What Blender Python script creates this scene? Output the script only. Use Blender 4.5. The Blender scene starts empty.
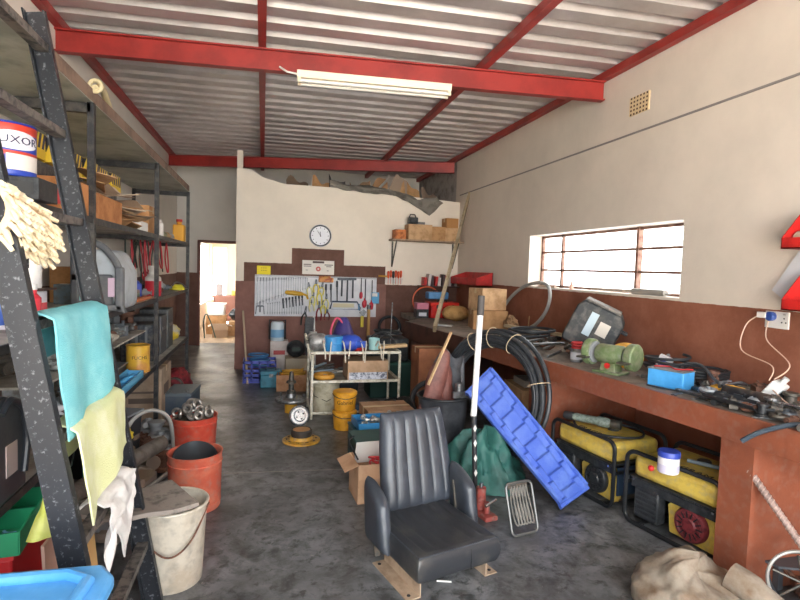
import bpy, bmesh, math, random
from mathutils import Vector as V, Matrix as M, noise
sc = bpy.context.scene
COL = sc.collection
PI = math.pi
rnd = random.Random(7)
# ---------------------------------------------------------------- camera
F = 530.0; EYE = 1.55
yv = V((-133.0, 36.0, -F)).normalized()
up = V((.0175, 1, 0)); up -= up.dot(yv)*yv; up.normalize()
xv = yv.cross(up)
R3 = M((xv, yv, up))
cd = bpy.data.cameras.new('camera'); cam = bpy.data.objects.new('camera', cd); COL.objects.link(cam)
cam.matrix_world = M.Translation((0, 0, EYE)) @ R3.to_4x4()
cd.sensor_width = 36; cd.lens = F/800*36; cd.clip_start = .02
sc.camera = cam
CP = V((0, 0, EYE))
def ray(px, py): return R3 @ V((px-400, 300-py, -F))
def onz(px, py, z=0): d = ray(px, py); return CP + d*((z-EYE)/d.z)
def ony(px, py, y): d = ray(px, py); return CP + d*(y/d.y)
def onx(px, py, x): d = ray(px, py); return CP + d*(x/d.x)
# ---------------------------------------------------------------- materials
def mat(name, c, r=.6, m=0., c2=None, sc_=6., lo=.45, hi=.62, bump=0., bsc=40., spec=.5, dirt=0., detail=5):
    """principled, colour c broken up by noise towards c2 (paint wear, stains), dusty top coat with dirt"""
    mt = bpy.data.materials.new(name); mt.use_nodes = True
    n = mt.node_tree.nodes; l = mt.node_tree.links; b = n['Principled BSDF']
    b.inputs['Roughness'].default_value = r; b.inputs['Metallic'].default_value = m
    b.inputs['Specular IOR Level'].default_value = spec
    b.inputs['Base Color'].default_value = (*c, 1)
    mt.diffuse_color = (*c, 1)
    tc = n.new('ShaderNodeTexCoord')
    out = None
    if c2 is not None:
        t = n.new('ShaderNodeTexNoise'); t.inputs['Scale'].default_value = sc_; t.inputs['Detail'].default_value = detail; t.inputs['Roughness'].default_value = .65
        l.new(tc.outputs['Object'], t.inputs['Vector'])
        rp = n.new('ShaderNodeValToRGB'); rp.color_ramp.elements[0].position = lo; rp.color_ramp.elements[1].position = hi
        rp.color_ramp.elements[0].color = (*c, 1); rp.color_ramp.elements[1].color = (*c2, 1)
        l.new(t.outputs['Fac'], rp.inputs['Fac']); out = rp.outputs['Color']
    if dirt:
        t2 = n.new('ShaderNodeTexNoise'); t2.inputs['Scale'].default_value = 23; t2.inputs['Detail'].default_value = 7
        l.new(tc.outputs['Object'], t2.inputs['Vector'])
        mr = n.new('ShaderNodeMapRange'); mr.inputs['From Min'].default_value = .5; mr.inputs['From Max'].default_value = .75; mr.inputs['To Max'].default_value = dirt
        l.new(t2.outputs['Fac'], mr.inputs['Value'])
        mx = n.new('ShaderNodeMix'); mx.data_type = 'RGBA'
        l.new(mr.outputs['Result'], mx.inputs[0])
        if out: l.new(out, mx.inputs[6])
        else: mx.inputs[6].default_value = (*c, 1)
        mx.inputs[7].default_value = (.30, .27, .23, 1)
        out = mx.outputs[2]
    if out: l.new(out, b.inputs['Base Color'])
    if bump:
        t3 = n.new('ShaderNodeTexNoise'); t3.inputs['Scale'].default_value = bsc; t3.inputs['Detail'].default_value = 4
        l.new(tc.outputs['Object'], t3.inputs['Vector'])
        bp = n.new('ShaderNodeBump'); bp.inputs['Strength'].default_value = bump; bp.inputs['Distance'].default_value = .01
        l.new(t3.outputs['Fac'], bp.inputs['Height']); l.new(bp.outputs['Normal'], b.inputs['Normal'])
    return mt
def hx(s):
    v = [int(s[i:i+2], 16)/255 for i in (0, 2, 4)]
    return tuple(x/12.92 if x <= .04045 else ((x+.055)/1.055)**2.4 for x in v)
_mc = {}
def mh(s, r=.6, m=0., c2=None, **k):
    key = (s, r, m, c2, tuple(sorted(k.items())))
    if key not in _mc:
        _mc[key] = mat('m_'+s, hx(s), r, m, hx(c2) if c2 else None, **k)
    return _mc[key]
# ---------------------------------------------------------------- mesh builder
class MB:
    def __init__(s): s.v = []; s.f = []; s.mi = []; s.cur = 0; s.X = M.Identity(4)
    def mat(s, i): s.cur = i; return s
    def at(s, loc=(0, 0, 0), rot=(0, 0, 0), scale=1.0):
        from mathutils import Euler
        s.X = M.Translation(loc) @ Euler(rot).to_matrix().to_4x4() @ M.Scale(scale, 4); return s
    def add(s, vs, fs):
        o = len(s.v); s.v += [s.X @ V(p) for p in vs]
        s.f += [tuple(i+o for i in f) for f in fs]; s.mi += [s.cur]*len(fs); return s
    def box(s, c, d, rz=0., taper=1.0):
        x, y, z = d[0]/2, d[1]/2, d[2]/2; vs = []
        cc, ss = math.cos(rz), math.sin(rz)
        for k in (-1, 1):
            t = taper if k > 0 else 1
            for i, j in ((-1, -1), (1, -1), (1, 1), (-1, 1)):
                a, b = i*x*t, j*y*t
                vs.append((c[0]+a*cc-b*ss, c[1]+a*ss+b*cc, c[2]+k*z))
        return s.add(vs, [(3, 2, 1, 0), (4, 5, 6, 7), (0, 1, 5, 4), (1, 2, 6, 5), (2, 3, 7, 6), (3, 0, 4, 7)])
    def bar(s, a, b, w, h, upv=(0, 0, 1)):
        a, b = V(a), V(b); d = (b-a).normalized(); u = V(upv)
        if abs(d.dot(u)) > .98: u = V((0, 1, 0))
        x = d.cross(u).normalized()*w/2; z = x.cross(d).normalized()*h/2
        vs = [a-x-z, a+x-z, a+x+z, a-x+z, b-x-z, b+x-z, b+x+z, b-x+z]
        return s.add(vs, [(0, 1, 2, 3), (7, 6, 5, 4), (4, 5, 1, 0), (5, 6, 2, 1), (6, 7, 3, 2), (7, 4, 0, 3)])
    def cyl(s, a, b, r, r2=None, n=20, caps=True):
        a, b = V(a), V(b); d = (b-a).normalized(); r2 = r if r2 is None else r2
        u = V((0, 0, 1)) if abs(d.z) < .9 else V((1, 0, 0))
        x = d.cross(u).normalized(); y = d.cross(x)
        vs = [p + (x*math.cos(t)+y*math.sin(t))*q for p, q in ((a, r), (b, r2)) for t in [2*PI*i/n for i in range(n)]]
        fs = [(i, (i+1) % n, n+(i+1) % n, n+i) for i in range(n)]
        if caps: fs += [tuple(range(n))[::-1], tuple(range(n, 2*n))]
        return s.add(vs, fs)
    def tube(s, pts, r, closed=False, n=8, flat=1.0):
        P = [V(p) for p in pts]; N = len(P); vs = []; fs = []
        T = []
        for i in range(N):
            a = P[(i-1) % N] if (closed or i > 0) else P[i]; b = P[(i+1) % N] if (closed or i < N-1) else P[i]
            T.append((b-a).normalized() if (b-a).length > 1e-9 else V((0, 0, 1)))
        u = V((0, 0, 1)) if abs(T[0].z) < .9 else V((1, 0, 0))
        x = (u - u.dot(T[0])*T[0]).normalized()
        for i in range(N):
            x = (x - x.dot(T[i])*T[i]); x = x.normalized() if x.length > 1e-6 else T[i].orthogonal().normalized()
            y = T[i].cross(x)
            rr = r[i] if isinstance(r, (list, tuple)) else r
            vs += [P[i] + (x*math.cos(2*PI*k/n)*flat + y*math.sin(2*PI*k/n))*rr for k in range(n)]
        for i in range(N if closed else N-1):
            j = (i+1) % N
            for k in range(n): fs.append((i*n+k, i*n+(k+1) % n, j*n+(k+1) % n, j*n+k))
        if not closed: fs += [tuple(range(n))[::-1], tuple(range((N-1)*n, N*n))]
        return s.add(vs, fs)
    def lathe(s, prof, c=(0, 0, 0), n=28, axis='z', cap=True, sq=(1, 1)):
        vs = []; fs = []
        for r, h in prof:
            for k in range(n):
                t = 2*PI*k/n; a, b = r*math.cos(t)*sq[0], r*math.sin(t)*sq[1]
                p = {'z': (a, b, h), 'y': (a, h, b), 'x': (h, a, b)}[axis]
                vs.append((c[0]+p[0], c[1]+p[1], c[2]+p[2]))
        for i in range(len(prof)-1):
            for k in range(n): fs.append((i*n+k, i*n+(k+1) % n, (i+1)*n+(k+1) % n, (i+1)*n+k))
        if cap:
            if prof[0][0] > 1e-5: fs.append(tuple(range(n))[::-1])
            if prof[-1][0] > 1e-5: fs.append(tuple(range((len(prof)-1)*n, len(prof)*n)))
        return s.add(vs, fs)
    def torus(s, c, R, r, nrm=(0, 0, 1), n=32, k=8, flat=1.0, ry=None):
        q = V((0, 0, 1)).rotation_difference(V(nrm).normalized())
        return s.tube([V(c)+q @ V((R*math.cos(2*PI*i/n), (ry or R)*math.sin(2*PI*i/n), 0)) for i in range(n)], r, True, k, flat)
    def prism(s, poly, a, b, plane='xz'):
        """poly of 2D points in plane, extruded from a to b along the third axis"""
        n = len(poly)
        def p(u, v, w): return {'xz': (u, w, v), 'xy': (u, v, w), 'yz': (w, u, v)}[plane]
        vs = [p(u, v, a) for u, v in poly] + [p(u, v, b) for u, v in poly]
        return s.add(vs, [tuple(range(n)), tuple(range(2*n-1, n-1, -1))] + [(i, n+i, n+(i+1) % n, (i+1) % n) for i in range(n)])
    def grid(s, fn, nu, nv, th=0.):
        """surface from fn(u,v), optional thickness along its normal"""
        P = [[V(fn(i/nu, j/nv)) for j in range(nv+1)] for i in range(nu+1)]
        w = nv+1; A = [p for r_ in P for p in r_]
        fs = [(i*w+j, (i+1)*w+j, (i+1)*w+j+1, i*w+j+1) for i in range(nu) for j in range(nv)]
        if not th: return s.add(A, fs)
        B = []
        for i in range(nu+1):
            for j in range(nv+1):
                du = P[min(i+1, nu)][j]-P[max(i-1, 0)][j]; dv = P[i][min(j+1, nv)]-P[i][max(j-1, 0)]
                nn = du.cross(dv); nn = nn.normalized() if nn.length > 1e-9 else V((0, 0, 1))
                B.append(P[i][j]-nn*th)
        k = len(A); fs2 = [tuple(reversed([a+k for a in f])) for f in fs]
        edge = [(i*w, (i+1)*w) for i in range(nu)]+[((i+1)*w+nv, i*w+nv) for i in range(nu)]+[(j+1, j) for j in range(nv)]+[(nu*w+j, nu*w+j+1) for j in range(nv)]
        return s.add(A+B, fs+fs2+[(b, a, a+k, b+k) for a, b in edge])
    def blob(s, c, d, amp=.15, fq=3., seed=0., nu=20, nv=12, flat_bottom=False):
        vs = []; fs = []
        for i in range(nv+1):
            ph = PI*i/nv
            for j in range(nu):
                t = 2*PI*j/nu; q = V((math.sin(ph)*math.cos(t), math.sin(ph)*math.sin(t), math.cos(ph)))
                k = 1+amp*noise.noise(q*fq+V((seed, seed*1.7, 3))) + amp*.5*noise.noise(q*fq*2.3+V((seed, 9, seed)))
                z = q.z*k
                if flat_bottom: z = max(z, -.98*0 - .0) if z < 0 else z
                vs.append((c[0]+q.x*k*d[0], c[1]+q.y*k*d[1], c[2]+z*d[2]))
        for i in range(nv):
            for j in range(nu): fs.append((i*nu+j, (i+1)*nu+j, (i+1)*nu+(j+1) % nu, i*nu+(j+1) % nu))
        return s.add(vs, fs)
    def build(s, name, mt, parent=None, loc=None, rot=None, sm=35, bev=0., sub=0):
        me = bpy.data.meshes.new(name); me.from_pydata([tuple(v) for v in s.v], [], s.f)
        for x in (mt if isinstance(mt, (list, tuple)) else [mt]): me.materials.append(x)
        me.polygons.foreach_set('material_index', s.mi)
        bm = bmesh.new(); bm.from_mesh(me)
        bmesh.ops.remove_doubles(bm, verts=bm.verts, dist=1e-5)
        bmesh.ops.recalc_face_normals(bm, faces=bm.faces); bm.to_mesh(me); bm.free()
        if sm:
            me.polygons.foreach_set('use_smooth', [True]*len(me.polygons)); me.set_sharp_from_angle(angle=math.radians(sm))
        o = bpy.data.objects.new(name, me); COL.objects.link(o)
        if parent: o.parent = parent
        if loc is not None: o.location = loc
        if rot is not None: o.rotation_euler = rot
        if bev:
            b = o.modifiers.new('bevel', 'BEVEL'); b.width = bev; b.segments = 2; b.limit_method = 'ANGLE'; b.angle_limit = .6
        if sub:
            b = o.modifiers.new('sub', 'SUBSURF'); b.levels = sub; b.render_levels = sub
        return o
def tag(o, label, cat, group=None, kind=None):
    o['label'] = label; o['category'] = cat
    if group: o['group'] = group
    if kind: o['kind'] = kind
    return o
def thing(name, label, cat, loc=(0, 0, 0), rot=(0, 0, 0), group=None):
    o = bpy.data.objects.new(name, None); COL.objects.link(o); o.empty_display_size = .05
    o.location = loc; o.rotation_euler = rot
    return tag(o, label, cat, group)
def struct(o): o['kind'] = 'structure'; return o
def dup(root, loc, rot=None, label=None, name=None):
    r = root.copy(); COL.objects.link(r); r.location = loc
    if rot is not None: r.rotation_euler = rot
    if label: r['label'] = label
    for ch in list(root.children):
        c = ch.copy(); COL.objects.link(c); c.parent = r
        for g in list(ch.children):
            d = g.copy(); COL.objects.link(d); d.parent = c
    return r
def spl(pts, n=8, closed=False):
    """catmull-rom through points"""
    P = [V(p) for p in pts]; N = len(P); out = []
    rng = N if closed else N-1
    for i in range(rng):
        if closed: a, b, c, d = P[(i-1) % N], P[i], P[(i+1) % N], P[(i+2) % N]
        else: a, b, c, d = P[max(i-1, 0)], P[i], P[i+1], P[min(i+2, N-1)]
        for k in range(n):
            t = k/n
            out.append(.5*((2*b)+(c-a)*t+(2*a-5*b+4*c-d)*t*t+(3*b-a-3*c+d)*t**3))
    if not closed: out.append(P[-1])
    return out
def text(parent, s, size, mt, loc, rot, name='lettering', ext=.0008, bend=None, label=None, sx=1.0):
    """raised lettering; bend = radius of the cylinder it wraps (axis local z, facing -y)"""
    cu = bpy.data.curves.new(name, 'FONT'); cu.body = s; cu.size = size; cu.align_x = 'CENTER'; cu.align_y = 'CENTER'; cu.extrude = ext; cu.resolution_u = 2
    t = bpy.data.objects.new(name, cu); COL.objects.link(t)
    bpy.context.view_layer.update()
    me = bpy.data.meshes.new_from_object(t.evaluated_get(bpy.context.evaluated_depsgraph_get()))
    bpy.data.objects.remove(t)
    me.materials.clear(); me.materials.append(mt)
    for v in me.vertices:
        v.co.x *= sx
        if bend:
            x, y, z = v.co; th = x/bend
            v.co = ((bend+z)*math.sin(th), -(bend+z)*math.cos(th), y)
    o = bpy.data.objects.new(name, me); COL.objects.link(o); o.parent = parent; o.location = loc
    o.rotation_euler = rot
    if label: o['label'] = label
    return o
# ================================================================ the room
XR, XL, YB, ZC = 2.95, -1.6, 8.0, 3.36
Y0 = -1.6          # open front behind the camera
def wallmat(name, paint, rects, brown, brown2=None, rects2=()):
    mt = mat(name, paint, .85, 0, tuple(x*.86 for x in paint), sc_=1.1, lo=.42, hi=.75, bump=.12, bsc=60)
    n = mt.node_tree.nodes; l = mt.node_tree.links; b = n['Principled BSDF']
    src = b.inputs['Base Color'].links[0].from_socket
    g = n.new('ShaderNodeNewGeometry'); sp = n.new('ShaderNodeSeparateXYZ'); l.new(g.outputs['Position'], sp.inputs[0])
    # worn, wavering paint edge
    nz = n.new('ShaderNodeTexNoise'); nz.inputs['Scale'].default_value = 14; nz.inputs['Detail'].default_value = 3
    l.new(g.outputs['Position'], nz.inputs['Vector'])
    def cmp(op, sock, val):
        q = n.new('ShaderNodeMath'); q.operation = op; l.new(sock, q.inputs[0])
        if isinstance(val, float): q.inputs[1].default_value = val
        else: l.new(val, q.inputs[1])
        return q.outputs[0]
    wob = cmp('MULTIPLY', cmp('SUBTRACT', nz.outputs['Fac'], .5), .012)
    zz = cmp('ADD', sp.outputs['Z'], wob)
    def mask(rects):
        m = None
        for (ax, a0, a1, z0, z1) in rects:
            q = cmp('MULTIPLY', cmp('LESS_THAN', zz, z1), cmp('GREATER_THAN', zz, z0))
            q = cmp('MULTIPLY', q, cmp('MULTIPLY', cmp('GREATER_THAN', sp.outputs[ax], a0), cmp('LESS_THAN', sp.outputs[ax], a1)))
            m = q if m is None else cmp('MAXIMUM', m, q)
        return m
    t = n.new('ShaderNodeTexNoise'); t.inputs['Scale'].default_value = 3.5; t.inputs['Detail'].default_value = 8; t.inputs['Roughness'].default_value = .7
    l.new(g.outputs['Position'], t.inputs['Vector'])
    def brownsock(c):
        rp = n.new('ShaderNodeValToRGB'); rp.color_ramp.elements[0].position = .4; rp.color_ramp.elements[1].position = .72
        rp.color_ramp.elements[0].color = (*c, 1); rp.color_ramp.elements[1].color = (*[min(1, x*1.35+.02) for x in c], 1)
        l.new(t.outputs['Fac'], rp.inputs['Fac']); return rp.outputs['Color']
    for rc, bc in ((rects, brown), (rects2, brown2)):
        if not rc: continue
        mx = n.new('ShaderNodeMix'); mx.data_type = 'RGBA'; l.new(mask(rc), mx.inputs[0]); l.new(src, mx.inputs[6]); l.new(brownsock(bc), mx.inputs[7]); src = mx.outputs[2]
    l.new(src, b.inputs['Base Color'])
    return mt
CREAM = hx('dfd3c5'); GREYW = hx('dcd7d0')
DADO = hx('86503a'); DADO2 = hx('66463a'); DADO3 = hx('835c52')
zdL, zdR = 1.33, 1.39
# floor
fm = mat('floor_concrete', hx('585a5c'), .5, 0, hx('888a8d'), sc_=1.7, lo=.36, hi=.68, bump=.15, bsc=25, spec=.5, detail=9)
n = fm.node_tree.nodes; l = fm.node_tree.links; b = n['Principled BSDF']
src = b.inputs['Base Color'].links[0].from_socket
tc = n.new('ShaderNodeTexCoord')
for sc_, lo, hi, col, dep in ((5.5, .46, .64, hx('2f2f2d'), .8), (13, .53, .64, hx('2a2826'), .75), (38, .62, .7, hx('a8a49c'), .5), (1.1, .5, .62, hx('484848'), .65)):
    t = n.new('ShaderNodeTexNoise'); t.inputs['Scale'].default_value = sc_; t.inputs['Detail'].default_value = 8; t.inputs['Roughness'].default_value = .7; t.inputs['Distortion'].default_value = .4
    l.new(tc.outputs['Object'], t.inputs['Vector'])
    mr = n.new('ShaderNodeMapRange'); mr.inputs['From Min'].default_value = lo; mr.inputs['From Max'].default_value = hi; mr.inputs['To Max'].default_value = dep
    l.new(t.outputs['Fac'], mr.inputs['Value'])
    mx = n.new('ShaderNodeMix'); mx.data_type = 'RGBA'; l.new(mr.outputs['Result'], mx.inputs[0]); l.new(src, mx.inputs[6]); mx.inputs[7].default_value = (*col, 1); src = mx.outputs[2]
l.new(src, b.inputs['Base Color'])
t = n.new('ShaderNodeTexNoise'); t.inputs['Scale'].default_value = 2.2; t.inputs['Detail'].default_value = 6; l.new(tc.outputs['Object'], t.inputs['Vector'])
mr = n.new('ShaderNodeMapRange'); mr.inputs['To Min'].default_value = .16; mr.inputs['To Max'].default_value = .62; l.new(t.outputs['Fac'], mr.inputs['Value']); l.new(mr.outputs['Result'], b.inputs['Roughness'])
m_ = MB(); m_.box((.7, 4.6, -.05), (5.4, 12.2, .1)); struct(m_.build('floor', fm))
# saw-cut joints across the slab
for i, (a, b_) in enumerate((((-.45, 4.02, 0), (.95, 3.93, 0)), ((-1.2, 9.4, 0), (-.4, 9.38, 0)))):
    m_ = MB(); m_.bar((a[0], a[1], .0007), (b_[0], b_[1], .0007), .008, .0012); struct(m_.build('trim_%d' % (i+1), mh('8f8b84', .9)))
m_ = MB(); m_.box((.5, -7.6, -.06), (16, 12, .1)); o = struct(m_.build('ground', mh('cfc6b8', .9, c2='b8b0a2')))
# right wall with window opening, dado painted on
wy0, wy1 = onx(684, 222, XR).y, onx(530, 240, XR).y
wz0, wz1 = 1.395, 1.975
rm = wallmat('wall_right_paint', CREAM, [(1, -10., 20., -1., 1.375)], DADO)
m_ = MB(); T = .24
m_.box((XR+T/2, (Y0+wy0)/2, 1.75), (T, wy0-Y0, 3.5)); m_.box((XR+T/2, (wy1+YB+.2)/2, 1.75), (T, YB+.2-wy1, 3.5))
m_.box((XR+T/2, (wy0+wy1)/2, wz0/2), (T, wy1-wy0, wz0)); m_.box((XR+T/2, (wy0+wy1)/2, (wz1+3.5)/2), (T, wy1-wy0, 3.5-wz1))
struct(m_.build('wall_right', rm, sm=0))
# raised upper band of the right wall: the joint shows as a thin line
za, zb = onx(470, 192, XR).z, onx(800, 75, XR).z
m_ = MB(); m_.bar((XR-.004, Y0, zb+.01), (XR-.004, YB, za), .01, .014); struct(m_.build('trim_3', mh('8c8580', .9)))
# loft side wall beyond the back wall
m_ = MB(); m_.box((XR+.12, 10.0, 1.75), (T, 3.6, 3.5)); struct(m_.build('wall_loft', mat('loft_wall', hx('b4aca4'), .9, 0, hx('8a827a'), sc_=5)))
m_ = MB(); m_.box((.7, 11.9, 3.1), (4.9, .2, .8)); struct(m_.build('wall_loft_end', mat('loft_end', hx('b4aca4'), .9)))
# back wall, its top edge runs down to the right
P = lambda x, y: ony(x, y, YB)
top = [P(237, 168), P(251, 169), P(262, 177), P(285, 184), P(340, 188), P(395, 195), P(440, 200)]
bl = P(237, 168).x
r1a, r1b = P(244, 262), P(385, 283); r2a, r2b = P(292, 248), P(344, 262)
bwm = wallmat('wall_back_paint', hx('eee3d3'), [(0, bl-1, 9., -1., 1.29), (0, r1a.x, r1b.x, 1.2, r1a.z), (0, r2a.x, r2b.x, 1.2, r2a.z)], DADO2, DADO3, [(0, bl-1, r1b.x+.02, -1., 1.295)])
m_ = MB(); m_.prism([(bl, 0)]+[(p.x, p.z) for p in top]+[(XR, top[-1].z-.02), (XR, 0)], YB, YB+.18); struct(m_.build('wall_back', bwm, sm=0))
m_ = MB(); m_.box((bl+.09, (YB+.18+10.4)/2, 1.35), (.18, 10.4-YB-.18, 2.7)); struct(m_.build('wall_passage', mat('passage_paint', GREYW, .85)))
zt = P(240, 150).z
m_ = MB(); m_.prism([(bl, top[0].z-.02), (bl+.08, top[0].z-.02), (bl+.08, ZC-.2), (bl, ZC-.2)], YB+.02, YB+.14); struct(m_.build('trim_4', mat('stub_paint', hx('dccfc0'), .85), sm=0))
# left wall and passage
lwm = wallmat('wall_left_paint', hx('dcd6cc'), [(1, -10., 20., -1., 1.33)], DADO2)
m_ = MB(); m_.box((XL-.12, (Y0+10.4)/2, 1.75), (.24, 10.4-Y0, 3.5)); struct(m_.build('wall_left', lwm))
YD = 10.4
dl, dr = ony(198, 245, YD).x, ony(240, 245, YD).x
dt = ony(205, 242, YD).z
pm = wallmat('wall_door_paint', hx('d8d3cb'), [(0, -5., dl, -1., 1.35)], DADO2)
m_ = MB(); m_.box(((XL+dl)/2, YD+.09, 1.75), (dl-XL, .18, 3.5)); m_.box(((dl+3.1)/2, YD+.09, (dt+3.5)/2), (3.1-dl, .18, 3.5-dt)); m_.box(((dr+.1+3.1)/2, YD+.09, dt/2), (3.0-dr, .18, dt))
struct(m_.build('wall_door', pm, sm=0))
m_ = MB(); m_.bar((dl+.02, YD-.02, 0), (dl+.02, YD-.02, dt+.02), .05, .06, (0, 1, 0)); m_.bar((dl, YD-.02, dt+.01), (dr+.2, YD-.02, dt+.01), .06, .05); m_.bar((dr+.09, YD-.02, 0), (dr+.09, YD-.02, dt+.01), .05, .06, (0, 1, 0))
struct(m_.build('door_1', mh('6d4439', .6)))
# far office beyond the door
om = mat('office_paint', hx('e6ddcd'), .85)
xo = onx(204, 250, -1.9)
XO = dl-.25
ow = [(10.95, 14.7, .55, 2.0)]
m_ = MB()
edges = [YD+.18, 11.0, 12.7, 13.4, 14.6, 15.6]
for a, b_, c, d in ((YD+.18, 10.95, 0, 2.7), (14.7, 15.6, 0, 2.7), (10.95, 14.7, 0, .55), (10.95, 14.7, 2.0, 2.7)):
    m_.box((XO-.1, (a+b_)/2, (c+d)/2), (.2, b_-a, d-c))
struct(m_.build('wall_office_left', om, sm=0))
m_ = MB(); m_.box((-1.75, 15.7, 1.35), (.6, .2, 2.7)); m_.box((1.45, 15.7, 1.35), (5.1, .2, 2.7)); m_.box((-1.27, 15.7, .25), (.36, .2, .5)); m_.box((-1.27, 15.7, 2.33), (.36, .2, .74)); struct(m_.build('wall_office_back', om))
m_ = MB(); m_.box((1.6, 13.1, 1.35), (.2, 5, 2.7)); struct(m_.build('wall_office_right', om))
m_ = MB(); m_.box((.0, 13.2, -.05), (4, 5., .1)); struct(m_.build('floor_office', mh('b39b80', .6, c2='a08870')))
m_ = MB(); m_.box((.0, 13.1, 2.75), (4, 5.2, .1)); struct(m_.build('ceiling_office', om))
for i, (a, b_, c, d) in enumerate(ow):
    m_ = MB()
    for z in (c+.02, (c+d)/2, d-.02): m_.bar((XO-.1, a, z), (XO-.1, b_, z), .03, .03)
    for k in range(4): y = a+(b_-a)*k/3; m_.bar((XO-.1, y, c), (XO-.1, y, d), .03, .03)
    struct(m_.build('window_%d' % (i+2), mh('e0d8c8', .5)))
# ------------------------------------------------------------ roof
zm = mat('galvanised_sheet', hx('c6c1c0'), .4, .4, hx('aaa3a2'), sc_=2.5, lo=.35, hi=.7, spec=.5)
pitch = .25; prof = []
y = Y0-.2
pr = [(0, 0), (.13, 0), (.155, .066), (.205, .066), (.24, 0)]
ys = []
while y < 12.2:
    for a, h in pr: ys.append((y+a, ZC+h))
    y += pitch
# the sheets run very slightly askew of the walls
m_ = MB(); sk = .09
vs = []; fs = []
for (yy, z) in ys: vs += [(XL-.3, yy+.0*sk+.12, z), (XR+.3, yy-.12, z)]
for i in range(len(ys)-1): fs.append((2*i, 2*i+1, 2*i+3, 2*i+2))
m_.add(vs, fs); o = struct(m_.build('ceiling', zm, sm=0)); so = o.modifiers.new('s', 'SOLIDIFY'); so.thickness = .004; so.offset = 1
redm = mat('red_steel', hx('9c2c26'), .45, .0, hx('86241f'), sc_=3, spec=.5)
def ibeam(name, a, b_, h, w=.075, label=None):
    m_ = MB(); a, b_ = V(a), V(b_); u = V((0, 0, 1))
    m_.bar(a, b_, .012, h); m_.bar(a+u*(h/2-.005), b_+u*(h/2-.005), w, .012); m_.bar(a-u*(h/2-.005), b_-u*(h/2-.005), w, .012)
    o = m_.build(name, redm, sm=0); return o
zp = ZC-.035
# purlins along the room (touch the sheets), beams below them
def onzs(px, py, z): return onz(px, py, z)
purl = [((XL+.035, Y0), (XL+.035, 10.4)), ((-.02, Y0), (-.12, 11.6)), ((onz(545, 2, zp).x-.02, Y0), (onz(355, 185, zp).x+.05, 11.6)), ((XR-.035, Y0), (XR-.035, 11.6))]
for i, (a, b_) in enumerate(purl):
    m_ = MB(); m_.bar((a[0], a[1], zp), (b_[0], b_[1], zp), .06, .065); struct(m_.build('trim_%d' % (10+i), redm, sm=0))
zb_ = ZC-.07-.095
def beam(i, pa, pb, h):
    a = onx(*pa, XL); b_ = onx(*pb, XR)
    z = ZC-.068-h/2
    a = onz(*pa, z); b_ = onz(*pb, z)
    d = (b_-a).normalized(); a = a+d*((XL-a.x)/d.x); b2 = a+d*((XR-.02-a.x)/d.x)
    print('beam', a, b_, b2)
    o = ibeam('trim_%d' % i, a, b2, h); struct(o); return a, b2, h
B1 = beam(20, (50, 40), (595, 91), .17)
B2 = beam(21, (165, 160), (455, 168), .17)
# air brick in the right wall
vc = onx(640, 104, XR)
t = thing('air_vent', 'small square terracotta air vent high in the cream right wall', 'vent', (XR, vc.y, vc.z))
m_ = MB(); m_.box((-.004, 0, 0), (.012, .235, .15)); m_.build('vent_plate', mh('dcc49a', .8), t)
m_ = MB()
for i in range(6):
    for j in range(5): m_.box((-.0105, -.095+i*.038, -.066+j*.033), (.003, .016, .014))
m_.build('vent_hole', mh('4a2f20', .9), t)
# window in the right wall
t = struct(bpy.data.objects.new('window_1', None)); COL.objects.link(t); t.location = (XR+.17, 0, 0)
wm = mh('8a6a5a', .7, c2='6b4638', sc_=20)
m_ = MB(); L = wy1-wy0
for z in (wz0+.015, wz0+L*0+.19, wz0+.39, wz1-.015): m_.bar((0, wy0, z), (0, wy1, z), .03, .022)
for f_ in (0.006, .29, .81, .994): m_.bar((0, wy0+L*f_, wz0), (0, wy0+L*f_, wz1), .05 if .2 < f_ < .4 else .03, .03, (0, 1, 0))
m_.build('window_frame', wm, t)
gm = bpy.data.materials.new('clear_glass'); gm.use_nodes = True
n = gm.node_tree.nodes; l = gm.node_tree.links; n.clear()
o_ = n.new('ShaderNodeOutputMaterial'); tr = n.new('ShaderNodeBsdfTransparent'); gl = n.new('ShaderNodeBsdfGlossy'); gl.inputs['Roughness'].default_value = .05
mx = n.new('ShaderNodeMixShader'); mx.inputs[0].default_value = .06; l.new(tr.outputs[0], mx.inputs[1]); l.new(gl.outputs[0], mx.inputs[2]); l.new(mx.outputs[0], o_.inputs[0])
m_ = MB(); m_.box((.012, (wy0+wy1)/2, (wz0+wz1)/2), (.004, L, wz1-wz0)); m_.build('window_pane', gm, t)
m_ = MB(); k = 0; yy = wy0-.6
st = .05
H = wz1-wz0
while yy < wy1:
    for sgn in (1, -1):
        y0_, y1_ = (yy, yy+H) if sgn > 0 else (yy+H, yy)
        # clip the wire to the opening
        t0, t1 = 0., 1.
        dy = y1_-y0_
        ta, tb = (wy0-y0_)/dy, (wy1-y0_)/dy
        if ta > tb: ta, tb = tb, ta
        t0 = max(t0, ta); t1 = min(t1, tb)
        if t1 > t0: m_.bar((.04, y0_+dy*t0, wz0+H*t0), (.04, y0_+dy*t1, wz0+H*t1), .0018, .0018, (1, 0, 0))
    yy += st
m_.build('wire_mesh', mh('a08878', .7), t)
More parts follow.
